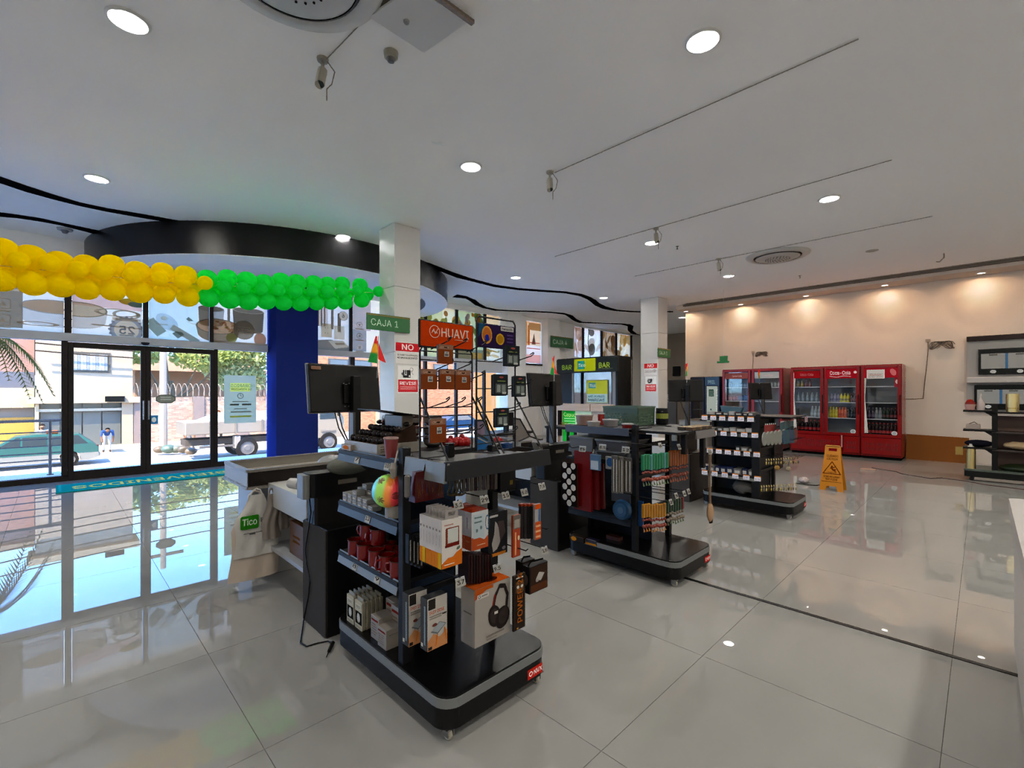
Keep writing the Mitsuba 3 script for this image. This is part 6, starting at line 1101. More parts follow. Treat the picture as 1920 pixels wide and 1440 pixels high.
# top of the second gondola
def bin_(x0, x1, y0, y1, z0, z1, c, lab, cat='bin'):
    k = thing('storage_bin', lab, cat); add('tub', hull([(x0 + .02, y0 + .02, z0), (x1 - .02, y0 + .02, z0), (x0 + .02, y1 - .02, z0), (x1 - .02, y1 - .02, z0), (x0, y0, z1), (x1, y0, z1), (x0, y1, z1), (x1, y1, z1)]), col(c, 'p'), k); add('rim', prism(rrect(x0 - .01, x1 + .01, y0 - .01, y1 + .01, .02), z1, z1 + .014), col('#8d8d8c', 'p'), k); return k
bin_(3.36, 3.72, 2.08, 2.36, .922, .99, '#6d6c6a', 'lower grey plastic bin under the top shelf of the second gondola'); bin_(3.36, 3.72, 2.06, 2.37, 1.005, 1.085, '#77757a', 'upper grey plastic bin under the top shelf of the second gondola')
bin_(3.36, 3.72, 2.4, 2.66, .922, 1.09, '#8d8b88', 'pale grey plastic bin at the far end under the top shelf of the second gondola')
def tub(x, y, z, r, h, c, lid, lab, cat='tub'):
    k = thing('food_tub', lab, cat); add('body', lathe([(0, 0), (r * .85, 0), (r, h), (0, h)], 18, (x, y, z)), col(c, 'p'), k, smooth=30); add('lid', lathe([(r * 1.04, h - .003), (r * 1.05, h + .006), (0, h + .008)], 18, (x, y, z)), col(lid, 'p'), k)
for i, (px, py, r, h, c, l, n) in enumerate(((1095, 790, .08, .085, '#c9a79a', '#cfc4bc', 'pink tinted'), (1127, 790, .032, .1, '#c8281c', '#e4e0dc', 'small red and white'), (1108, 794, .06, .04, '#c9c4c0', '#d8d4d0', 'low white'), (1145, 793, .07, .055, '#bdb8ba', '#cfccce', 'clear lidded'), (1177, 796, .05, .03, '#b5211c', '#d4d0d0', 'flat red sided'))):
    p = PZ(px, py + 6, 1.2); p[0] = min(max(p[0], 3.4), 3.7); p[1] = min(max(p[1], 2.1), 2.62); tub(p[0], p[1], 1.2, r, h, c, l, f'{n} food tub on the top shelf of the second gondola')
bk = thing('plastic_basket', 'green woven plastic basket on top of the second gondola', 'basket')
p = PZ(1213, 789, 1.192); bx0, by0 = p[0] - .02, p[1]; gb = col('#5f7f66', 'p'); W, D, H = .31, .38, .16
bx0, by0 = 3.85, 2.24
def bside(o, u, L, n):
    m = Polygon([(.012, 0), (L - .012, 0), (L, H), (0, H)]); hs = []
    for r in range(4):
        for c in range(int(L / .032)):
            cx = .03 + c * .032 + (.016 if r % 2 else 0)
            if cx < L - .03: hs.append(Polygon([(cx - .009, .028 + r * .025), (cx, .017 + r * .025), (cx + .009, .028 + r * .025), (cx, .039 + r * .025)]))
    return frame(prism(m.difference(unary_union(hs)), 0, .004), o, u, EZ, n)
add('side', bside((bx0, by0, 1.192), EX, W, -EY), gb, bk); add('side', bside((bx0, by0 + D, 1.192), EX, W, EY), gb, bk); add('side', bside((bx0, by0, 1.192), EY, D, -EX), gb, bk); add('side', bside((bx0 + W, by0, 1.192), EY, D, EX), gb, bk)
add('floor', box(bx0, bx0 + W, by0, by0 + D, 1.192, 1.196), gb, bk); add('rim', prism(rrect(bx0 - .012, bx0 + W + .012, by0 - .012, by0 + D + .012, .02).difference(rrect(bx0 + .005, bx0 + W - .005, by0 + .005, by0 + D - .005, .015)), 1.192 + H, 1.192 + H + .016), col('#6d8c74', 'p'), bk)
for i, x in enumerate(np.linspace(3.72, 4.04, 6)):
    for j in range(2): carton('brown_sweet_box', x - .03 if True else 0, x + .028, 1.65 + j * .07, 1.71 + j * .07, 1.19, 1.215, ['#7d5a34', '#5a4a34', '#8a6a2c', '#4a4034'][(i + j) % 4], f'flat brown sweet box in the {["front", "rear"][j]} row on the second gondola, {ordn(i)} from the left', 'box', 'flat brown sweet boxes', None, None, lambda P, w, h: P.ell(w / 2, h / 2, w * .3, h * .3, '#c9a05a'))
ja = thing('coffee_jar', 'dark jar with a yellow green label beside the green basket', 'jar'); p = PY(1241, 788, 2.2); add('jar', lathe([(0, 0), (.055, 0), (.06, .02), (.06, .12), (.05, .135), (0, .135)], 20, (p[0], 2.2, 1.192)), col('#14181a', 'g'), ja, smooth=30); add('label', lathe([(.061, .055), (.061, .105)], 20, (p[0], 2.2, 1.192)), col('#b5bf4a', 'p'), ja); add('cap', lathe([(.056, .13), (.056, .155), (0, .155)], 20, (p[0], 2.2, 1.192)), col('#20262a', 'p'), ja)
add('jar_stand', box(3.95, 4.3, 2.02, 2.36, 1.16, 1.19, .003), blk2, g2)
wb = thing('back_brush', 'wooden handled back brush hanging from a long hook right of the second gondola', 'brush'); wood = col('#b5916a', 'p')
p0, p1 = PY(1331, 852, 1.72), PY(1334, 945, 1.72); x_ = float(p0[0]) ; add('handle', tube([(x_, 1.72, p0[2]), (x_ - .006, 1.72, (p0[2] + p1[2]) / 2), (x_ + .004, 1.72, p1[2])], [.012, .009, .013], 8), wood, wb)
add('head', sphere((x_ + .006, 1.72, p1[2] - .07), .046, 2, (1.0, .55, 1.9)), col('#c9a07c'), wb, smooth=True); add('bristle', box(x_ + .0, x_ + .045, 1.71, 1.73, p1[2] - .17, p1[2] - .11, .004), col('#2a2622'), wb)
add('hook', tube([(x2 + .63, yb2, p0[2] + .0), (x_, 1.73, p0[2] + .01)], .004, 5), hookm, g2); price_card(g2, x_ - .03, 1.715, p0[2] - .0, .07, .05, '15', 20)
# -- third gondola: left shelves and right hooks
q = random.Random(21)
for j, (z, hs) in enumerate(((.46, (.06, .09)), (.76, (.03, .07)), (1.0, (.04, .06)), (1.21, (.03, .05)))):
    yy = 1.99; n = 0
    while yy < 2.56:
        w = q.uniform(.06, .11); h = q.uniform(*hs); c = q.choice([['#2a3a6a', '#20305a', '#8d8a88'], ['#4a4a4c', '#8a8680', '#2a2a2c'], ['#b9b4ac', '#6a6258', '#d0ccc6'], ['#c9c5c0', '#7d7a78', '#3a3a3c']][j])
        if j != 1 or n < 3: carton('shelf_packet', x3 + .02, x3 + .2, yy, yy + w - .006, z + .0005, z + h, c, f'small packet on the {["lowest", "second", "third", "top"][j]} shelf of the third gondola, {ordn(n)} from the front', 'packet', 'packets on the third gondola', None, lambda P, w_, h_: P.rect(w_ * .15, h_ * .2, w_ * .8, h_ * .7, '#c9c6c4'))
        yy += w; n += 1
carton('white_long_box', x3 + .02, x3 + .12, 2.2, 2.5, .5235 + .04, .61, '#b9b4b0', 'long white box with a dark logo on the lower shelf of the third gondola', 'box', None, None, lambda P, w, h: P.rect(w * .5, h * .3, w * .75, h * .6, '#6a5a54')) if False else None
cl = thing('folded_cloth', 'grey checked cloth bundle on the deck of the third gondola', 'cloth'); m = sphere((x3 + .16, 2.13, .29), .12, 3, (1, 1.3, .75)); m.vertices += .05 * (meshkit.fbm(m.vertices * 14, 3) - .5)[:, None]; add('cloth', m, col('#5a5856'), cl, smooth=True)
for i, (px, py, c, g, s) in enumerate(((1345, 0, '', '', 0),)): pass
dk2 = thing('fabric_pouch', 'bright teal fabric pouch on top of the third gondola', 'pouch'); p = PX(1375, 762, 6.3); add('pouch', hull([(6.2, p[1] - .1, 1.2105), (6.2, p[1] + .1, 1.2105), (6.3, p[1] - .1, 1.2105), (6.3, p[1] + .1, 1.2105), (6.22, p[1] - .14, 1.31), (6.22, p[1] + .14, 1.33), (6.28, p[1] - .14, 1.31), (6.28, p[1] + .14, 1.33)]), col('#146a86', 'p'), dk2); add('trim', box(6.195, 6.2, p[1] - .11, p[1] - .02, 1.225, 1.25), col('#7a3a34'), dk2)
for i, (px, py, w, c, n) in enumerate(((1405, 768, .12, '#8a8a8c', 'grey'), (1432, 766, .14, '#3a3a3e', 'black'), (1455, 768, .1, '#7d8894', 'blue grey'), (1488, 768, .22, '#b9b9b6', 'white'))):
    p = PZ(px, py, 1.215); k = thing('magazine', f'{n} magazine lying on top of the third gondola', 'magazine'); x, y = min(p[0], 6.72), max(1.6, min(p[1], 2.5)); add('cover', box(x - w / 2, x + w / 2, y - .06, y + .06, 1.2105, 1.222 + .003 * i, .002), col(c, 'p'), k)
def dangle(px, py0, py1, w, Y, c, lab, cat, group, shp):
    x0, x1, z0, z1 = ext(px, px + w, py0, py1, Y); k = thing(cat.replace(' ', '_'), lab, cat, group); xm = (x0 + x1) / 2
    if shp == 'card': add('card', box(x0, x1, Y, Y + .006, z0, z1, .002), col(c, 'p'), k); add('tab', box(xm - .008, xm + .008, Y, Y + .006, z1, z1 + .015), col('#d8d4d0'), k)
    elif shp == 'disc':
        m = lathe([(0, -.005), ((x1 - x0) / 2, -.004), ((x1 - x0) / 2, .004), (0, .005)], 18); m.apply_transform(trimesh.transformations.rotation_matrix(math.pi / 2, (1, 0, 0))); add('disc', move(m, (xm, Y, z0 + (x1 - x0) / 2)), col(c, 'p'), k); add('chain', cyl((xm, Y, z0 + (x1 - x0)), (xm, Y, z1), .004, n=5), col('#a8906a', 'm'), k)
    else: add('ring', tube([(xm + .012 * math.cos(t), Y, z1 - .012 + .012 * math.sin(t)) for t in np.linspace(0, 2 * math.pi, 9)[:-1]], .003, 4, True), col('#c9b47a', 'm'), k); add('charm', sphere((xm, Y, z0 + .018), .016, 1, (1, .5, 1.3)), col(c, 'm'), k)
for i in range(6): dangle(1434 + i * 3.6, 797 - i * .3, 814 - i * .3, 4, 1.62 + i * .02, '#c81c16' if i < 5 else '#8a3a34', f'red card on the top hook of the third gondola, {ordn(i)} from the left', 'tag card', 'red tag cards', 'card')
for i in range(7): dangle(1463 + i * 3.4, 792 - i * .5, 822 - i * .5, 4.6, 1.62 + i * .02, ['#3a7a8a', '#2c6a7a', '#4a8a94'][i % 3], f'teal card on the top hook of the third gondola, {ordn(i)} from the left', 'tag card', 'teal tag cards', 'card')
for i in range(6): dangle(1429 + i * 7.2, 813 - i * .5, 836 - i * .6, 8.6, 1.56 + i * .012, '#c4c6bf', f'white disc charm hanging from the third gondola, {ordn(i)} from the left', 'disc charm', 'white disc charms', 'disc')
for i in range(5): dangle(1467 + i * 5, 812 - i * .5, 833 - i * .6, 8, 1.6 + i * .012, ['#2c6f94', '#2a7f8a', '#3a5f9a', '#1c6a8a', '#a83a2c'][i], f'blue disc charm hanging from the third gondola, {ordn(i)} from the left', 'disc charm', 'blue disc charms', 'disc')
for r, (py, n, x0_) in enumerate(((860, 14, 1435), (910, 15, 1426))):
    for i in range(n): dangle(x0_ + i * 4.6, py - i * .25, py + 12 - i * .25, 4, 1.6 + (i % 2) * .03, ['#b59a4a', '#8a8478', '#c9b06a', '#5a4a34'][i % 4], f'brass key ring in the {["upper", "lower"][r]} row of the third gondola, {ordn(i)} from the left', 'key ring', 'brass key rings', 'ring')
for px, py, c, n in ((1457, 877, '#a8824a', 'tan'), (1478, 879, '#b5a48a', 'cream')):
    p = PY(px, py, 1.64); k = thing('pompom_charm', f'{n} pompom charm between the rows of key rings on the third gondola', 'charm'); add('pompom', sphere(p, .028, 2), col(c), k, smooth=True); add('cord', cyl(p, p + (0, 0, .06), .003, n=5), col('#3a2a20'), k)
for z in (1.18, 1.06, .93, .7): 
    for x in (x3 + .15, x3 + .3, x3 + .45, x3 + .58): add('hook', tube([(x, y3 + .4, z), (x, y3 + .02, z), (x, y3 + .01, z + .012)], .003, 5), hookm, g3)
P = front(x3 + .5, y3 - .01, 1.13); P.rect(0, 0, .13, .07, '#c9a8b0'); P.bars(.015, .11, [.03, .015], .006, '#8a6a74'); P.text('OFERTA', .015, .045, .014, '#8a3a4a', True); P.done('price_card', g3)
TONE = 1.0
# ---------- red drinks fridges ----------
red, redd = col('#a30d12', 'g'), col('#7d0a0e', 'p')
bott = {}
def bottle(x, y, z, c, cap, lab, group, s=1.0, can=False):
    key = (c, cap, s, can)
    if key not in bott:
        if can: b = lathe([(0, 0), (.026, 0), (.032, .008), (.032, .112), (.026, .12), (0, .12)], 12); l = lathe([(.0325, .03), (.0325, .09)], 12); cp = lathe([(0, .1205), (.025, .1205)], 12)
        else: b = lathe([(0, 0), (.036, 0), (.042, .012), (.042, .09), (.038, .11), (.042, .13), (.036, .175), (.016, .215), (.013, .235), (0, .235)], 12); l = lathe([(.0428, .05), (.0428, .105)], 12); cp = lathe([(0, .26), (.016, .26), (.016, .235), (0, .235)], 10)
        for m in (b, l, cp): m.apply_scale(s)
        bott[key] = [shape(b, col(c, 'g'), smooth=35), shape(l, col(cap, 'p')), shape(cp, col(cap, 'p'))]
    k = thing('drinks_can' if can else 'bottle', lab, 'can' if can else 'bottle', group); tw = T().translate([x, y, z])
    for n, d in zip(('body', 'label', 'cap' if not can else 'lid'), bott[key]): add(n, d, parent=k, tw=tw)
def fridge(y0, y1, X, D, H, doors, lab, grilles, name='red'):
    k = thing('drinks_fridge', lab, 'fridge'); zb = .5
    add('cabinet', cat_([box(X + .05, X + D, y0, y0 + .04, .06, H), box(X + .05, X + D, y1 - .04, y1, .06, H), box(X + D - .04, X + D, y0, y1, .06, H), box(X + .05, X + D, y0, y1, H - .06, H), box(X + .05, X + D, y0, y1, .06, zb)]), red, k)
    add('plinth', box(X + .08, X + D, y0 + .02, y1 - .02, 0, .06), col('#0c0c0c'), k); add('lining', cat_([box(X + D - .06, X + D - .045, y0 + .04, y1 - .04, zb, H - .06), box(X + .06, X + D - .06, y0 + .042, y0 + .05, zb, H - .06), box(X + .06, X + D - .06, y1 - .05, y1 - .042, zb, H - .06)]), col('#8d949b', 'p'), k)
    for a, b in grilles:
        g = add('grille', box(X + .0, X + .05, a + .006, b - .006, .1, zb - .02, .01), red, k)
        n = int((b - a) / .055)
        for i in range(n):
            for r in range(2): add('slot', box(X - .003, X + .002, a + .06 + i * (b - a - .12) / n, a + .078 + i * (b - a - .12) / n, .2 + r * .1, .27 + r * .1, .002), redd, g)
    for i in range(4): add('wire_shelf', cat_([box(X + .1, X + D - .07, y0 + .05, y1 - .05, zb + .02 + i * .37, zb + .028 + i * .37), box(X + .095, X + .1, y0 + .05, y1 - .05, zb + .015 + i * .37, zb + .034 + i * .37)]), col('#c9ced2', 'p'), k)
    for a, b in doors:
        d = add('door', cat_([box(X, X + .05, a + .004, a + .07, zb - .01, H - .03, .006), box(X, X + .05, b - .07, b - .004, zb - .01, H - .03, .006), box(X, X + .05, a + .07, b - .07, zb - .01, zb + .06, .006), box(X, X + .05, a + .07, b - .07, H - .08, H - .03, .006)]), red, k)
        add('glass', frame(trimesh.Trimesh([[0, 0, 0], [b - a - .14, 0, 0], [b - a - .14, H - .14 - zb, 0], [0, H - .14 - zb, 0]], [[0, 1, 2], [0, 2, 3]]), (X + .02, b - .07, zb + .06), -EY, EZ), 'mat_pane', d)
        add('handle', box(X - .03, X, a + .01, a + .03, 1.0, 1.45, .006), col('#2a0608', 'p'), d)
    return k
HF = 2.13
F2 = fridge(1.975, 3.39, 13.15, .7, HF, [(1.98, 2.67), (2.68, 3.385)], 'red two-door drinks fridge left of the single red fridge by the right wall', [(1.98, 2.3), (2.32, 3.385)])
F3 = fridge(1.235, 1.965, 13.15, .7, HF, [(1.24, 1.96)], 'red single-door drinks fridge with a white notice, rightmost by the wall', [(1.24, 1.96)])
F1 = fridge(3.56, 5.06, 13.15, .7, HF, [(3.565, 4.3), (4.32, 5.055)], 'red two-door drinks fridge partly hidden behind the third gondola', [(3.565, 5.05)])
P = leftf(13.148, 2.62, HF - .3); P.rect(-.02, 0, .6, .22, '#9a1420'); P.text('Coca-Cola', .07, .09, .085, '#e4cfd0', True, w=.4); P.line([(.06, .06), (.2, .03), (.34, .06), (.48, .04)], .014, '#d8b8ba'); P.ell(.56, .14, .03, .03, '#d8c4c4'); P.done('brand_header', F2)
P = leftf(13.148, 3.3, HF - .3); P.rect(.0, .02, .55, .2, '#8d1219'); P.text('Coca-Cola', .13, .08, .06, '#b56a6e', True, w=.28); P.done('brand_header', F2)
P = leftf(13.148, 1.9, HF - .3); P.rect(.0, .0, .6, .22, '#a01a26'); P.ell(.52, .12, .05, .08, '#c96a6e', rot=20); P.done('brand_header', F3)
for a in (4.24, 4.99): P = leftf(13.148, a, HF - .26); P.rect(.02, 0, .6, .16, '#8a4a48' if a > 4.5 else '#a0a4a6'); P.text('Coca-Cola', .2, .05, .05, '#c9a4a4', True, w=.25); P.done('brand_header', F1)
nt = pxr; y1, y0, z0, z1 = extX(1625, 1659, 693, 710, 13.14); P = leftf(13.138, y1 if y1 > y0 else y0, z0); P.rect(0, 0, abs(y1 - y0), z1 - z0, '#d0ccc8'); P.bars(.03, abs(y1 - y0) - .03, [.03, .06, .1], .012, '#9a8f8d'); P.bars(.04, abs(y1 - y0) - .05, [.08], .01, '#b56a5a'); P.done('fridge_notice', label='white paper notice taped on the door of the rightmost red fridge', cat='notice')
for (a, nm) in ((3.32, 'leftmost'), (1.9, 'rightmost')):
    sw = Polygon([(0, 0), (.08, 0), (.02, .8), (.05, 1.3), (0, 1.45)]); P = leftf(13.158, a, .58); P.poly(sw, '#c4bfb8'); P.done('door_decal', F2 if a > 3 else F3)
for kf, yy in ((F2, 2.1), (F3, 1.36)): P = leftf(13.155, yy, .6); P.ell(.0, .0, .05, .05, '#c9cdd0'); P.ell(0, 0, .035, .035, '#9aa0a4'); P.done('round_sticker', kf)
P = leftf(13.158, 1.36, 1.62); P.rect(0, 0, .1, .22, '#8a2a34'); P.ell(.05, .12, .035, .05, '#c9a4a4'); P.done('strip_sticker', F3)
add('price_strip', box(13.14, 13.15, 2.3, 2.33, .22, .5), col('#c99a94', 'p'), F2)
sets = [(2.05, 2.62, 'right door of the middle red fridge', [(3, ['#c9c43a'], 3), (2, ['#a8a83a', '#c9541c', '#3a2024'], 7), (3, ['#3a2a3a'], 0)], 0), ]
def row(y0, y1, lv, cs, n, where, s=.95, can=False, X=13.32):
    for i in range(n):
        c = cs[int(i * len(cs) / n)]; zz = .5 + .028 + lv * .37
        bottle(X, y1 - (i + .5) * (y1 - y0) / n, zz, c[0], c[1], f'{c[2]} {"can" if can else "bottle"}, {["bottom", "second", "third", "top"][lv]} shelf, {where}, {ordn(i)} from left', f'drinks behind the {where}', s, can)
dk_, rd_ = ('#1c0a0a', '#a81418', 'dark cola'), ('#2a0c0e', '#b51c20', 'cola')
row(2.76, 3.3, 0, [dk_], 6, 'left glass of the middle fridge', 1.15); row(2.76, 2.98, 1, [('#9aa6ac', '#b9c4c8', 'pale water')], 3, 'left glass of the middle fridge', 1.05); row(2.8, 3.3, 2, [('#7d8f96', '#8fa4b0', 'clear water')], 5, 'left glass of the middle fridge', .9); row(2.95, 3.3, 3, [('#8a8a2c', '#b99a1c', 'yellow soda'), ('#6a2a2a', '#8a3a34', 'red soda')], 4, 'left glass of the middle fridge', .8)
row(2.06, 2.6, 1, [('#b9b02c', '#c9c43a', 'yellow soda'), ('#c25a1c', '#b5401c', 'orange soda'), ('#14202a', '#2a3a44', 'dark soda')], 9, 'right glass of the middle fridge', 1.0); row(2.06, 2.58, 2, [('#8a8fa8', '#5a5a8a', 'lilac soda'), ('#c9c41c', '#8a8a2c', 'lemon soda'), ('#4a2a34', '#6a2a2c', 'dark red soda')], 8, 'right glass of the middle fridge', .85)
row(1.32, 1.86, 0, [dk_, rd_], 8, 'glass of the rightmost fridge', 1.1); row(1.32, 1.86, 1, [('#3a3248', '#6a5a7a', 'purple soda'), ('#7d8488', '#8f989c', 'clear soda'), ('#1c2a1c', '#5a2a24', 'dark green soda'), ('#201012', '#7a2a24', 'dark soda')], 8, 'glass of the rightmost fridge', 1.0)
row(4.4, 4.98, 3, [('#1c2a3a', '#2a4a6a', 'dark blue'), ('#5f7f94', '#8fa8b9', 'pale blue')], 8, 'left glass of the hidden fridge', 1, True); row(4.4, 4.98, 2, [('#5a1418', '#8a2024', 'red'), ('#2a4a7a', '#3a6a9a', 'blue')], 8, 'left glass of the hidden fridge', 1.3, True); row(3.64, 4.24, 3, [('#8d989c', '#a8b4b8', 'silver')], 7, 'right glass of the hidden fridge', 1.1, True)
# blue fridges
def bfridge(y0, y1, lab, white):
    k = thing('blue_fridge', lab, 'fridge'); X, H = 13.2, 1.95; b = col('#16294a', 'g')
    add('cabinet', cat_([box(X + .04, X + .65, y0, y0 + .04, .05, H), box(X + .04, X + .65, y1 - .04, y1, .05, H), box(X + .6, X + .65, y0, y1, .05, H), box(X + .04, X + .65, y0, y1, H - .05, H), box(X + .04, X + .65, y0, y1, .05, .35)]), b, k); add('header', box(X - .01, X + .05, y0, y1, H - .26, H - .01, .006), col('#1f4f7a', 'g') if white else b, k)
    d = add('door', cat_([box(X, X + .04, y0, y0 + .05, .35, H - .26), box(X, X + .04, y1 - .05, y1, .35, H - .26), box(X, X + .04, y0, y1, .3, .36)]), b, k)
    if white:
        P = leftf(X + .015, y1 - .05, .36); w, h = y1 - y0 - .1, H - .63; P.rect(0, 0, w, h, '#c4d4d0'); P.rect(w * .2, h * .78, w * .65, h * .93, '#2a4a44'); P.bars(w * .25, w * .6, [h * (.8 + .03 * i) for i in range(4)], h * .012, '#8aa8a0')
        for i in range(16): P.rect(w * .85, h * (.04 + .057 * i), w * .99, h * (.075 + .057 * i), '#eef2f2')
        P.ell(w * .4, h * .5, w * .08, h * .02, '#3a5a64'); P.done('poster', d); P = leftf(X - .011, y1 - .1, H - .2); P.text('PRIL', 0, 0, .09, '#8fb9d0', True, w=.2); P.done('lettering', k)
    else:
        add('glass', frame(trimesh.Trimesh([[0, 0, 0], [y1 - y0 - .1, 0, 0], [y1 - y0 - .1, H - .62, 0], [0, H - .62, 0]], [[0, 1, 2], [0, 2, 3]]), (X + .02, y1 - .05, .36), -EY, EZ), 'mat_pane', d); add('lining', box(X + .55, X + .6, y0 + .04, y1 - .04, .35, H - .05), col('#1c2430'), k)
        for i in range(3): add('wire_shelf', box(X + .08, X + .55, y0 + .05, y1 - .05, .6 + i * .4, .61 + i * .4), col('#5a6674', 'p'), k)
bfridge(5.15, 5.56, 'blue fridge with a pale poster door left of the red fridges', True); bfridge(5.58, 5.98, 'dark blue fridge farthest left along the right wall', False)
# ---------- right wall ----------
cbs = thing('cardboard_sheet', 'brown cardboard sheet leaning on the right wall beside the red fridge', 'cardboard'); add('sheet', hull([(13.72, 1.22, 0.0), (13.74, 1.22, 0), (13.72, .2, 0), (13.74, .2, 0), (13.87, 1.22, .55), (13.89, 1.22, .55), (13.87, .2, .53), (13.89, .2, .53)]), col('#6f4422'), cbs)
def wcable(pts, lab, r=.007, c='#5a4e44'):
    k = thing('wall_cable', lab, 'cable'); add('cord', tube([PX(a, b, 13.885) for a, b in pts], r, 5), col(c), k); p = PX(*pts[0], 13.885); add('wall_box', box(13.88, 13.9, p[1] - .04, p[1] + .04, p[2] - .02, p[2] + .05, .004), col('#b0a191', 'p'), k)
wcable([(1740, 640), (1740, 660), (1737, 690), (1733, 725), (1731, 747), (1716, 748), (1698, 748)], 'brown cable hanging down the right wall to the rightmost red fridge')
wcable([(1412, 662), (1412, 675), (1411, 692)], 'brown cable hanging down the right wall to the half hidden red fridge')
def tangle(px, py, lab, s):
    p = PX(px, py, 13.86); q = random.Random(px); k = thing('cable_bundle', lab, 'cable')
    for i in range(5): add('loop', tube([(13.86 + .01 * q.random(), p[1] + s * math.cos(t + i) * (1 + .3 * i / 5), p[2] + s * .5 * math.sin(2 * t + i * 1.3)) for t in np.linspace(0, 5.2, 14)], .007, 5), col('#4a4038', 'p'), k)
tangle(1766, 647, 'tangled bundle of cables on the right wall beside the hood display', .17); tangle(1428, 664, 'tangled bundle of cables on the right wall above the red fridges', .13)
fc = thing('floor_cable', 'brown cable snaking over the floor towards the right shelf unit', 'cable'); add('cord', tube([PZ(a, b, .008) for a, b in ((1635, 877), (1660, 881), (1680, 884), (1690, 888), (1720, 893), (1745, 897), (1765, 896), (1790, 899), (1812, 902), (1850, 909), (1900, 915), (1925, 918))], .009, 5), col('#5a3a30', 'p'), fc)
p = PZ(1628, 880, .01); add('plug', box(p[0] - .08, p[0] + .08, p[1] - .12, p[1] + .12, 0, .02, .004), col('#c9b0a0', 'p'), fc)
fc2 = thing('floor_cable', 'dark cable on the floor left of the yellow wet floor sign', 'cable'); add('cord', tube([PZ(a, b, .008) for a, b in ((1492, 906), (1515, 909), (1530, 910), (1546, 908))], .008, 5), col('#2a2420', 'p'), fc2); p = PZ(1508, 904, .01)
cw = thing('clear_wrapper', 'crumpled clear plastic on the floor beside the third gondola', 'wrapper'); m = sphere((p[0], p[1], .045), .1, 2, (1.2, .8, .42)); m.vertices += .05 * (meshkit.fbm(m.vertices * 16, 3) - .5)[:, None]; m.vertices[:, 2] = np.maximum(m.vertices[:, 2], .001); add('film', m, col('#b9b0b0', 'g'), cw)
# hood display on the wall
hd = thing('display_board', 'white wall board showing cooker hoods at the right edge', 'display'); yl, yr = .235, -1.6
add('board', box(13.82, 13.9, yr, yl, 1.1, 2.62, .004), col('#b9b6b2', 'p'), hd); add('top_band', box(13.74, 13.9, yr, yl, 2.42 + .16, 2.68, .004), col('#2a1a16', 'p'), hd); add('ledge', box(13.66, 13.84, yr, yl, 1.7, 1.82, .01), col('#cfcac6', 'p'), hd)
def hood(y1, y0, z0, z1, lab):
    k = thing('cooker_hood', lab, 'cooker hood'); add('frame', box(13.74, 13.82, y0, y1, z0, z1, .006), col('#0a1413', 'g'), k); ym = (y0 + y1) / 2
    for a, b in ((y0 + .05, ym - .015), (ym + .015, y1 - .04)):
        f = add('filter_panel', box(13.732, 13.742, a, b, z0 + .12, z1 - .1, .002), col('#b5b6b4', 'p'), k); add('latch', box(13.728, 13.733, (a + b) / 2 - .06, (a + b) / 2 + .06, z1 - .14, z1 - .11), col('#5f605e'), f)
        P = leftf(13.738, (a + b) / 2 + .04, z0 + .06); P.ell(.04, 0, .045, .035, '#c9cccc'); P.bars(.015, .065, [-.008, .006], .006, '#7d8284'); P.done('round_sticker', k)
    add('blue_tape', box(13.729, 13.733, ym - .02, ym + .02, z0 + .12, z1 - .1), col('#2c7fb0', 'p'), k)
hood(.06, -.75, 1.87, 2.4, 'black framed cooker hood with two pale panels, upper one on the wall board'); hood(.12, -.65, 1.15, 1.66, 'black framed cooker hood, lower one behind the black shelf unit'); hood(-.8, -1.5, 1.87, 2.4, 'black framed cooker hood outside the right edge of the picture')
# black shelf unit at the right edge
bs = thing('shelf_unit', 'black wheeled shelf unit at the right edge before the wall board', 'shelf unit'); XS = 11.2
add('base', prism(rrect(XS - .1, XS + .6, -1.3, .22, .06), .07, .17), col('#101412', 'p'), bs, smooth=40); add('stripe', prism(rrect(XS - .105, XS + .605, -1.305, .225, .062), .17, .2), col('#5f6a5f', 'p'), bs, smooth=40)
for c in ((XS - .03, .13), (XS - .03, -1.2), (XS + .5, .13), (XS + .5, -1.2)): add('caster', cat_([cyl((c[0] - .012, c[1], .03), (c[0] + .012, c[1], .03), .03, n=12), box(c[0] - .015, c[0] + .015, c[1] - .02, c[1] + .02, .04, .075)]), col('#2a2a2a', 'p'), bs)
for yy in (-.18, -1.2): add('post', box(XS + .0, XS + .07, yy, yy + .07, .2, 1.31, .004), blk, bs)
add('back', box(XS + .3, XS + .32, -1.2, -.12, .2, 1.1), col('#5a4a44'), bs)
for z in (1.2, .87, .57):
    s = add('shelf', box(XS - .06, XS + .3, -.16, .235, z - .03, z, .004), blk, bs)
    add('bracket', hull([(XS, -.16, z - .03), (XS + .02, -.16, z - .03), (XS, -.02, z - .03), (XS + .02, -.02, z - .03), (XS, -.16, z - .14), (XS + .02, -.16, z - .14), (XS, -.1, z - .06), (XS + .02, -.1, z - .06)]), blk, s)
    add('side_shelf', box(XS - .04, XS + .3, -1.25, -.11, z - .05 if z != .87 else z - .05, z - .02 if z != .87 else z - .02, .004), blk if z > 1 else col('#3a2a26', 'p'), bs)
P = leftf(XS - .061, .1, 1.1); 
def lobj(lab, base, cat): return thing(base, lab, cat)
k = lobj('gold cylinder standing on the base of the right shelf unit', 'gold_canister', 'canister'); add('can', lathe([(0, 0), (.062, 0), (.062, .36), (0, .36)], 20, (XS + .02, .14, .2)), col('#c9b47a', 'm'), k, smooth=30); add('cap', lathe([(.0, .36), (.055, .36), (.02, .39), (.02, .42), (0, .42)], 16, (XS + .02, .14, .2)), col('#d8d4cc', 'p'), k)
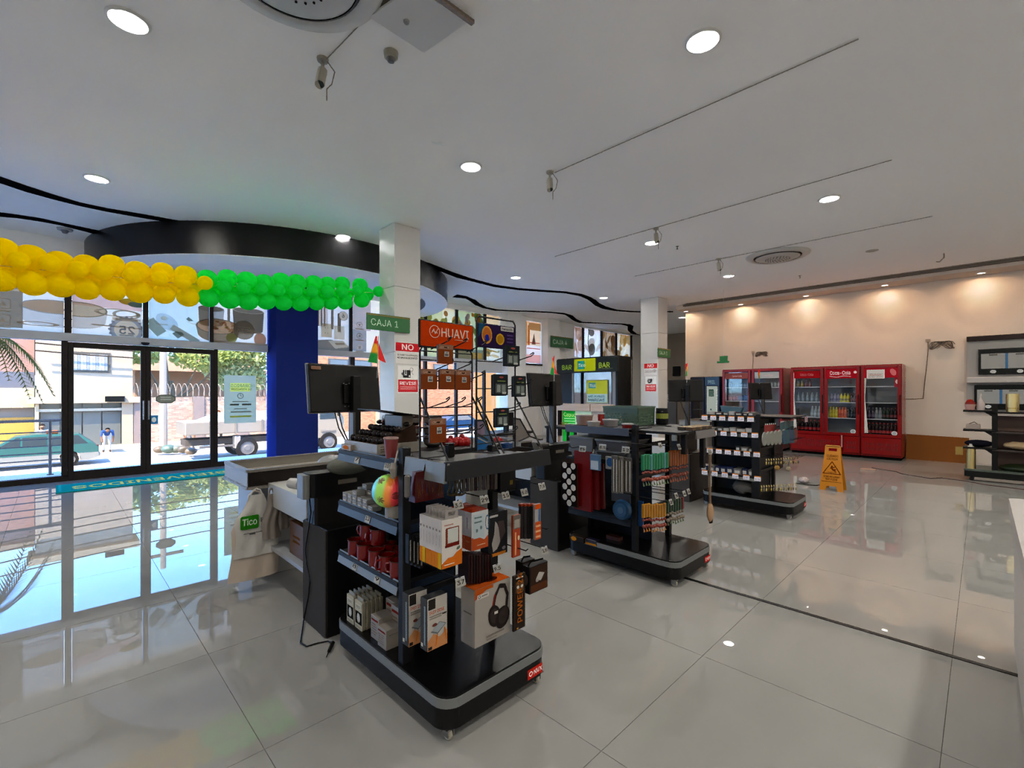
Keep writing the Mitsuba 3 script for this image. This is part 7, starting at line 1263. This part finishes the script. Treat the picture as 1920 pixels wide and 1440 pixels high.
k = lobj('gold foil roll standing on the top of the right shelf unit', 'gold_roll', 'roll'); add('roll', lathe([(0, 0), (.075, 0), (.078, .3), (.06, .3), (0, .3)], 20, (XS + .1, -.35, 1.18)), col('#d8c48a', 'm'), k, smooth=30); add('ring', lathe([(.079, .05), (.079, .07)], 20, (XS + .1, -.35, 1.18)), col('#a8905a', 'm'), k)
k = lobj('red and white cup on the upper left shelf of the right unit', 'cup', 'cup'); add('cup', lathe([(0, 0), (.05, 0), (.065, .13), (0, .13)], 18, (XS + .03, .15, 1.2)), col('#a83a2c', 'p'), k, smooth=30); add('filling', sphere((XS + .03, .15, 1.33), .055, 1), col('#7d2018'), k); add('sleeve', lathe([(.058, .005), (.072, .1)], 18, (XS + .03, .15, 1.2)), col('#c9a49a', 'p'), k)
k = lobj('white spout bottle on the upper left shelf of the right unit', 'bottle', 'bottle'); add('body', lathe([(0, 0), (.05, 0), (.055, .1), (.03, .16), (.012, .2), (.008, .28), (0, .28)], 16, (XS + .06, .02, 1.2)), col('#c9bdb8', 'p'), k, smooth=30); add('cap', lathe([(0, .285), (.01, .285), (.013, .24)], 10, (XS + .06, .02, 1.2)), col('#d8d0cc', 'p'), k)
k = lobj('white sachets on the second left shelf of the right unit', 'sachet_pack', 'pack'); add('pack', box(XS - .02, XS + .08, .02, .2, .87, .96, .01), col('#b9aaa0', 'p'), k); add('clip', tube([(XS, .06, .96), (XS, .1, 1.0), (XS, .16, .96)], .006, 5), col('#2a2020'), k)
k = lobj('rolled dark cushion on the third left shelf of the right unit', 'cushion', 'cushion'); m = sphere((XS + .08, .04, .63), .1, 3, (.8, 1.8, .6)); m.vertices[:, 2] = np.maximum(m.vertices[:, 2], .571); add('cushion', m, col('#14141c'), k, smooth=True)
k = lobj('crumpled beige cloth on the middle right shelf of the right unit', 'cloth', 'cloth'); m = sphere((XS + .1, -.45, .62), .13, 3, (.8, 1.6, .5)); m.vertices += .04 * (meshkit.fbm(m.vertices * 14, 3) - .5)[:, None]; m.vertices[:, 2] = np.maximum(m.vertices[:, 2], .551); add('cloth', m, col('#a8906f'), k, smooth=True)
k = lobj('dark green tarpaulin lying on the base of the right shelf unit', 'tarpaulin', 'tarpaulin'); m = sphere((XS + .15, -.7, .24), .3, 3, (.7, 1.7, .3)); m.vertices += .08 * (meshkit.fbm(m.vertices * 6, 3) - .5)[:, None]; m.vertices[:, 2] = np.maximum(m.vertices[:, 2], .2015); add('sheet', m, col('#2a3420', 'p'), k, smooth=True)
k = lobj('small gold card leaning at the left of the right shelf unit', 'gold_card', 'card'); add('card', box(XS - .02, XS - .01, .235, .33, .42, .56, .002), col('#b59a4a', 'p'), k)
P = leftf(XS - .064, .0, 1.05)
# chest freezer at the lower right edge
cf = thing('chest_freezer', 'red and white chest freezer cut by the lower right edge', 'freezer'); add('body', box(1.95, 3.86, -1.0, -.125, .06, .82, .02), col('#c9c6c4', 'p'), cf); add('lip', prism(rrect(1.93, 3.88, -1.02, -.105, .04).difference(rrect(2.02, 3.8, -.93, -.19, .03)), .82, .9), col('#c4c0be', 'p'), cf, smooth=40); add('inside', box(2.0, 3.82, -.95, -.17, .6, .7), col('#d8d6d6'), cf); add('red_band', box(1.99, 3.81, -.62, -.52, .86, .9, .01), col('#a81418', 'g'), cf); add('red_end', box(3.74, 3.86, -.99, -.2, .885, .905, .005), col('#a81418', 'g'), cf); add('foot', cat_([box(2.0, 2.1, -.95, -.85, 0, .06), box(3.7, 3.8, -.95, -.85, 0, .06), box(2.0, 2.1, -.25, -.15, 0, .06), box(3.7, 3.8, -.25, -.15, 0, .06)]), col('#2a2a2a'), cf)
# ---------- yellow wet floor sign ----------
ws = thing('wet_floor_sign', 'yellow folding wet floor sign standing on the tiles before the red fridges', 'sign'); yc, xc = 1.62, 8.55; ye = col('#d99a08', 'p')
fo = np.array([-.9998, .02, 0]) ; si = np.array([-.02, -.9998, 0])
def leaf(s):
    g = Polygon([(-.155, 0), (-.08, 0), (-.06, .07), (.06, .07), (.08, 0), (.155, 0), (.15, .08), (.105, .56), (.1, .68), (-.1, .68), (-.105, .56), (-.15, .08)]).difference(sbox(-.055, .6, .055, .65))
    tl = math.radians(9) * s; up = EZ * math.cos(tl) + (-fo if s > 0 else -fo) * math.sin(tl) ; o = np.array([xc, yc, 0]) + fo * .11 * s
    return frame(prism(g, -.012, .0), o, si, up, np.cross(si, up)), o, up
m, o, up = leaf(1); add('front_leaf', m, ye, ws); n_ = np.cross(si, up); n_ = n_ if n_ @ fo > 0 else -n_
m2, o2, up2 = leaf(-1); add('rear_leaf', m2, ye, ws); add('hinge', cyl(np.array([xc, yc, .675]) + si * -.09, np.array([xc, yc, .675]) + si * .09, .014, n=8), col('#c48a06', 'p'), ws)
P = Pr(o + n_ * .0125 if np.cross(si, up) @ fo < 0 else o + n_ * .001, si, up, n_); br = '#5a2408'
P.text('CUIDADO', 0, .515, .032, br, True, 'c', .15); P.text('CAUTION', 0, .468, .03, br, True, 'c', .14); tri = Polygon([(-.11, .26), (.11, .26), (0, .44)]).buffer(.008); P.poly(tri.difference(tri.buffer(-.012)), br); P.poly(unary_union([Point(.0, .37).buffer(.013), LineString([(-.005, .355), (.01, .32), (.045, .325)]).buffer(.009), LineString([(.0, .345), (.035, .36)]).buffer(.006), LineString([(.01, .32), (.05, .295)]).buffer(.007), LineString([(-.02, .34), (0, .355)]).buffer(.006)]), br); P.bars(-.06, .06, [.275], .007, br); P.text('PISO MOJADO', 0, .2, .026, br, True, 'c', .2); P.text('WET FLOOR', 0, .16, .026, br, True, 'c', .15); P.bars(-.13, .13, [.135], .006, br); P.ell(0, .62, .0, .0, br) if False else None; P.done('lettering', ws)
# ---------- dark kiosk and wooden counter ----------
KX, K0, K1 = 11.0, 7.03, 9.15
ks = thing('coffee_kiosk', 'black glass fronted kiosk with a green and yellow header beyond the checkouts', 'kiosk')
add('side_wall', box(KX, KX + .78, K0, K0 + .06, 0, 2.5), col('#0b0c0c', 'p'), ks); add('side_wall', box(KX, KX + .78, K1 - .55, K1, 0, 2.5), col('#0b0c0c', 'p'), ks); add('roof', box(KX, KX + .78, K0, K1, 2.42, 2.52), col('#101212', 'p'), ks); add('back', box(KX + .7, KX + .76, K0, K1, 0, 2.45), col('#8d8a86'), ks)
h = add('header', box(KX - .06, KX + .04, K0 - .03, K1, 2.08, 2.5, .006), col('#1c2624', 'p'), ks)
P = leftf(KX - .0615, K1, 2.08); W = K1 - K0; P.rect(.68, .04, 1.44, .4, '#b9c41c', .02); P.rect(.8, .1, 1.06, .34, '#2c9a8a', .02); P.text('Tico', .83, .17, .09, '#d8ecd8', True); P.text('BAR', .22, .1, .14, '#8fae3a', True); P.text('BAR', 1.55, .12, .14, '#9ab53a', True); P.bars(1.52, 2.0, [.08], .01, '#6a7a4a'); P.done('lettering', h)
add('frame', cat_([box(KX, KX + .05, K0 + .06, K0 + .16, .9, 2.08), box(KX, KX + .05, K1 - .6, K1 - .55, .9, 2.08), box(KX, KX + .05, K0, K1, .85, .95)]), col('#9d9a96', 'p'), ks)
add('glass', frame(trimesh.Trimesh([[0, 0, 0], [K1 - K0 - .75, 0, 0], [K1 - K0 - .75, 1.13, 0], [0, 1.13, 0]], [[0, 1, 2], [0, 2, 3]]), (KX + .02, K1 - .6, .95), -EY, EZ), 'mat_pane', ks)
y1, y0, z0, z1 = extX(1101, 1139, 714, 757, KX); P = leftf(KX - .012, max(y0, y1), 1.2); W = abs(y1 - y0); P.rect(-.02, 0, W + .02, .66, '#8d8a4a'); P.rect(0, .02, W, .64, '#b9bf3a'); P.rect(0, .02, W, .26, '#a9c4c0'); P.rect(.06, .42, .3, .58, '#4a8a8a'); P.text('Tico', .09, .46, .08, '#cfe0c8', True); P.text('MEJORES', .05, .16, .06, '#2c6a74', True, w=W * .8); P.text('MARCAS', .05, .05, .075, '#2a4a54', True, w=W * .8); P.done('poster', ks)
add('menu_shelf', box(KX + .3, KX + .5, K0 + .3, K1 - .7, 1.0, 1.1), col('#2a302c', 'p'), ks)
wc = thing('wooden_counter', 'pale wooden counter with a green poster before the dark kiosk', 'counter'); wx = 9.2
def woodcol(p, n, uv):
    return mikit.mix((0.42, 0.29, 0.19), (0.56, 0.41, 0.29), mikit.fbm(p.y * 1.5 + p.x, p.z * 14.0, 0.0, 3))
scene['mat_wood'] = {'type': 'twosided', 'bsdf': {'type': 'roughplastic', 'diffuse_reflectance': mikit.proc(woodcol), 'alpha': .3}}
a, b = PX(1046, 790, wx)[1], PX(1150, 790, wx)[1]; zt = PX(1080, 757, wx)[2]; m_ = (a + b) / 2
for i, (u, v) in enumerate(((a, a - (a - b) * .6), (a - (a - b) * .61, b))): add('top_board', box(wx, wx + .05, min(u, v), max(u, v), zt - .18, zt, .003), 'mat_wood', wc)
add('upright', box(wx, wx + .06, a, a + .08, 0, zt + .02, .003), 'mat_wood', wc); add('body', box(wx + .05, wx + .6, b, a, 0, zt - .18), 'mat_wood', wc); add('frame', box(wx - .002, wx + .05, a - .09, a, .4, zt - .18), col('#1a1614'), wc)
y1, y0, z0, z1 = extX(1053, 1085, 768, 806, wx); P = leftf(wx + .044 - .0, max(y0, y1), z0 - .3); W, H = abs(y1 - y0) + .35, z1 - z0 + .3; P.rect(0, 0, W, H, '#1fae34'); P.rect(W * .45, H * .0, W, H, '#cfe0b8'); P.text('Capuccino', .04, H * .78, .1, '#d8f08a', False, w=W * .7); P.bars(.05, W * .5, [H * .7, H * .62, H * .54], .03, '#9ae08a'); P.done('poster', wc)
yb_ = thing('yellow_box', 'yellow box standing beside the wooden counter', 'box'); p = PX(1059, 812, 6.5); add('box', box(6.5, 6.62, p[1] - .12, p[1] + .12, .9 - .0, p[2] + .1, .003), col('#b5862a', 'p'), yb_); P = leftf(6.4985, p[1] + .12, .9); P.bars(.03, .2, [.02, .05], .012, '#8a641c'); P.done('print', yb_)
add('side_table', cat_([box(6.3, 7.0, p[1] - .4, p[1] + .3, .86, .9), box(6.32, 6.36, p[1] - .38, p[1] - .34, 0, .86), box(6.9, 6.94, p[1] - .38, p[1] - .34, 0, .86), box(6.32, 6.36, p[1] + .24, p[1] + .28, 0, .86), box(6.9, 6.94, p[1] + .24, p[1] + .28, 0, .86)]), blk2, label='black side table carrying the yellow box behind the second gondola', cat='table')
# till furniture behind the second checkout
td = thing('office_desk', 'pale desk with a dark stool beyond the nearest gondola', 'desk'); add('top', box(5.6, 6.6, 6.1, 6.7, .72, .76, .004), col('#151515', 'p'), td); add('panel', box(5.95, 6.58, 6.15, 6.65, 0, .72), col('#b9b7b2', 'p'), td); add('end', box(5.62, 5.66, 6.15, 6.65, 0, .72), col('#1c1c1c', 'p'), td)
mn = thing('till_screen', 'small black screen standing on the desk by the white wall', 'screen'); add('panel', box(6.0, 6.35, 6.38, 6.42, .86, 1.12, .006), col('#121212', 'p'), mn); add('stand', box(6.14, 6.2, 6.36, 6.46, .76, .9, .004), col('#1c1c1c', 'p'), mn)
tv = thing('wall_screen', 'black screen high on the far brown wall behind the second pillar', 'screen'); y1, y0, z0, z1 = extX(1261, 1275, 687, 705, XF - .08); add('panel', box(XF - .08, XF - .02, min(y0, y1), max(y0, y1), z0, z1, .01), col('#0d0d0d', 'p'), tv); add('mount', box(XF - .02, XF, (y0 + y1) / 2 - .1, (y0 + y1) / 2 + .1, (z0 + z1) / 2 - .1, (z0 + z1) / 2 + .1), col('#2a2a2a'), tv)
gp = thing('grey_partition', 'grey partition with white lettering behind the second pillar', 'partition'); y1, y0, z0, z1 = extX(1230, 1268, 716, 800, 14.6); ya, yb_2 = min(y0, y1), max(y0, y1); add('panel', box(14.6, 14.68, ya, yb_2, 0, z1, .004), col('#6d6f73', 'p'), gp); P = leftf(14.598, PX(1238, 740, 14.6)[1], PX(1245, 748, 14.6)[2]); P.text('PREMIOS', .0, .0, .14, '#d4d6d8', True, w=.8); P.text('tus', .05, .22, .1, '#c4c6c8', True); P.bars(.05, .5, [-.1], .02, '#c4c6c8'); P.done('lettering', gp)
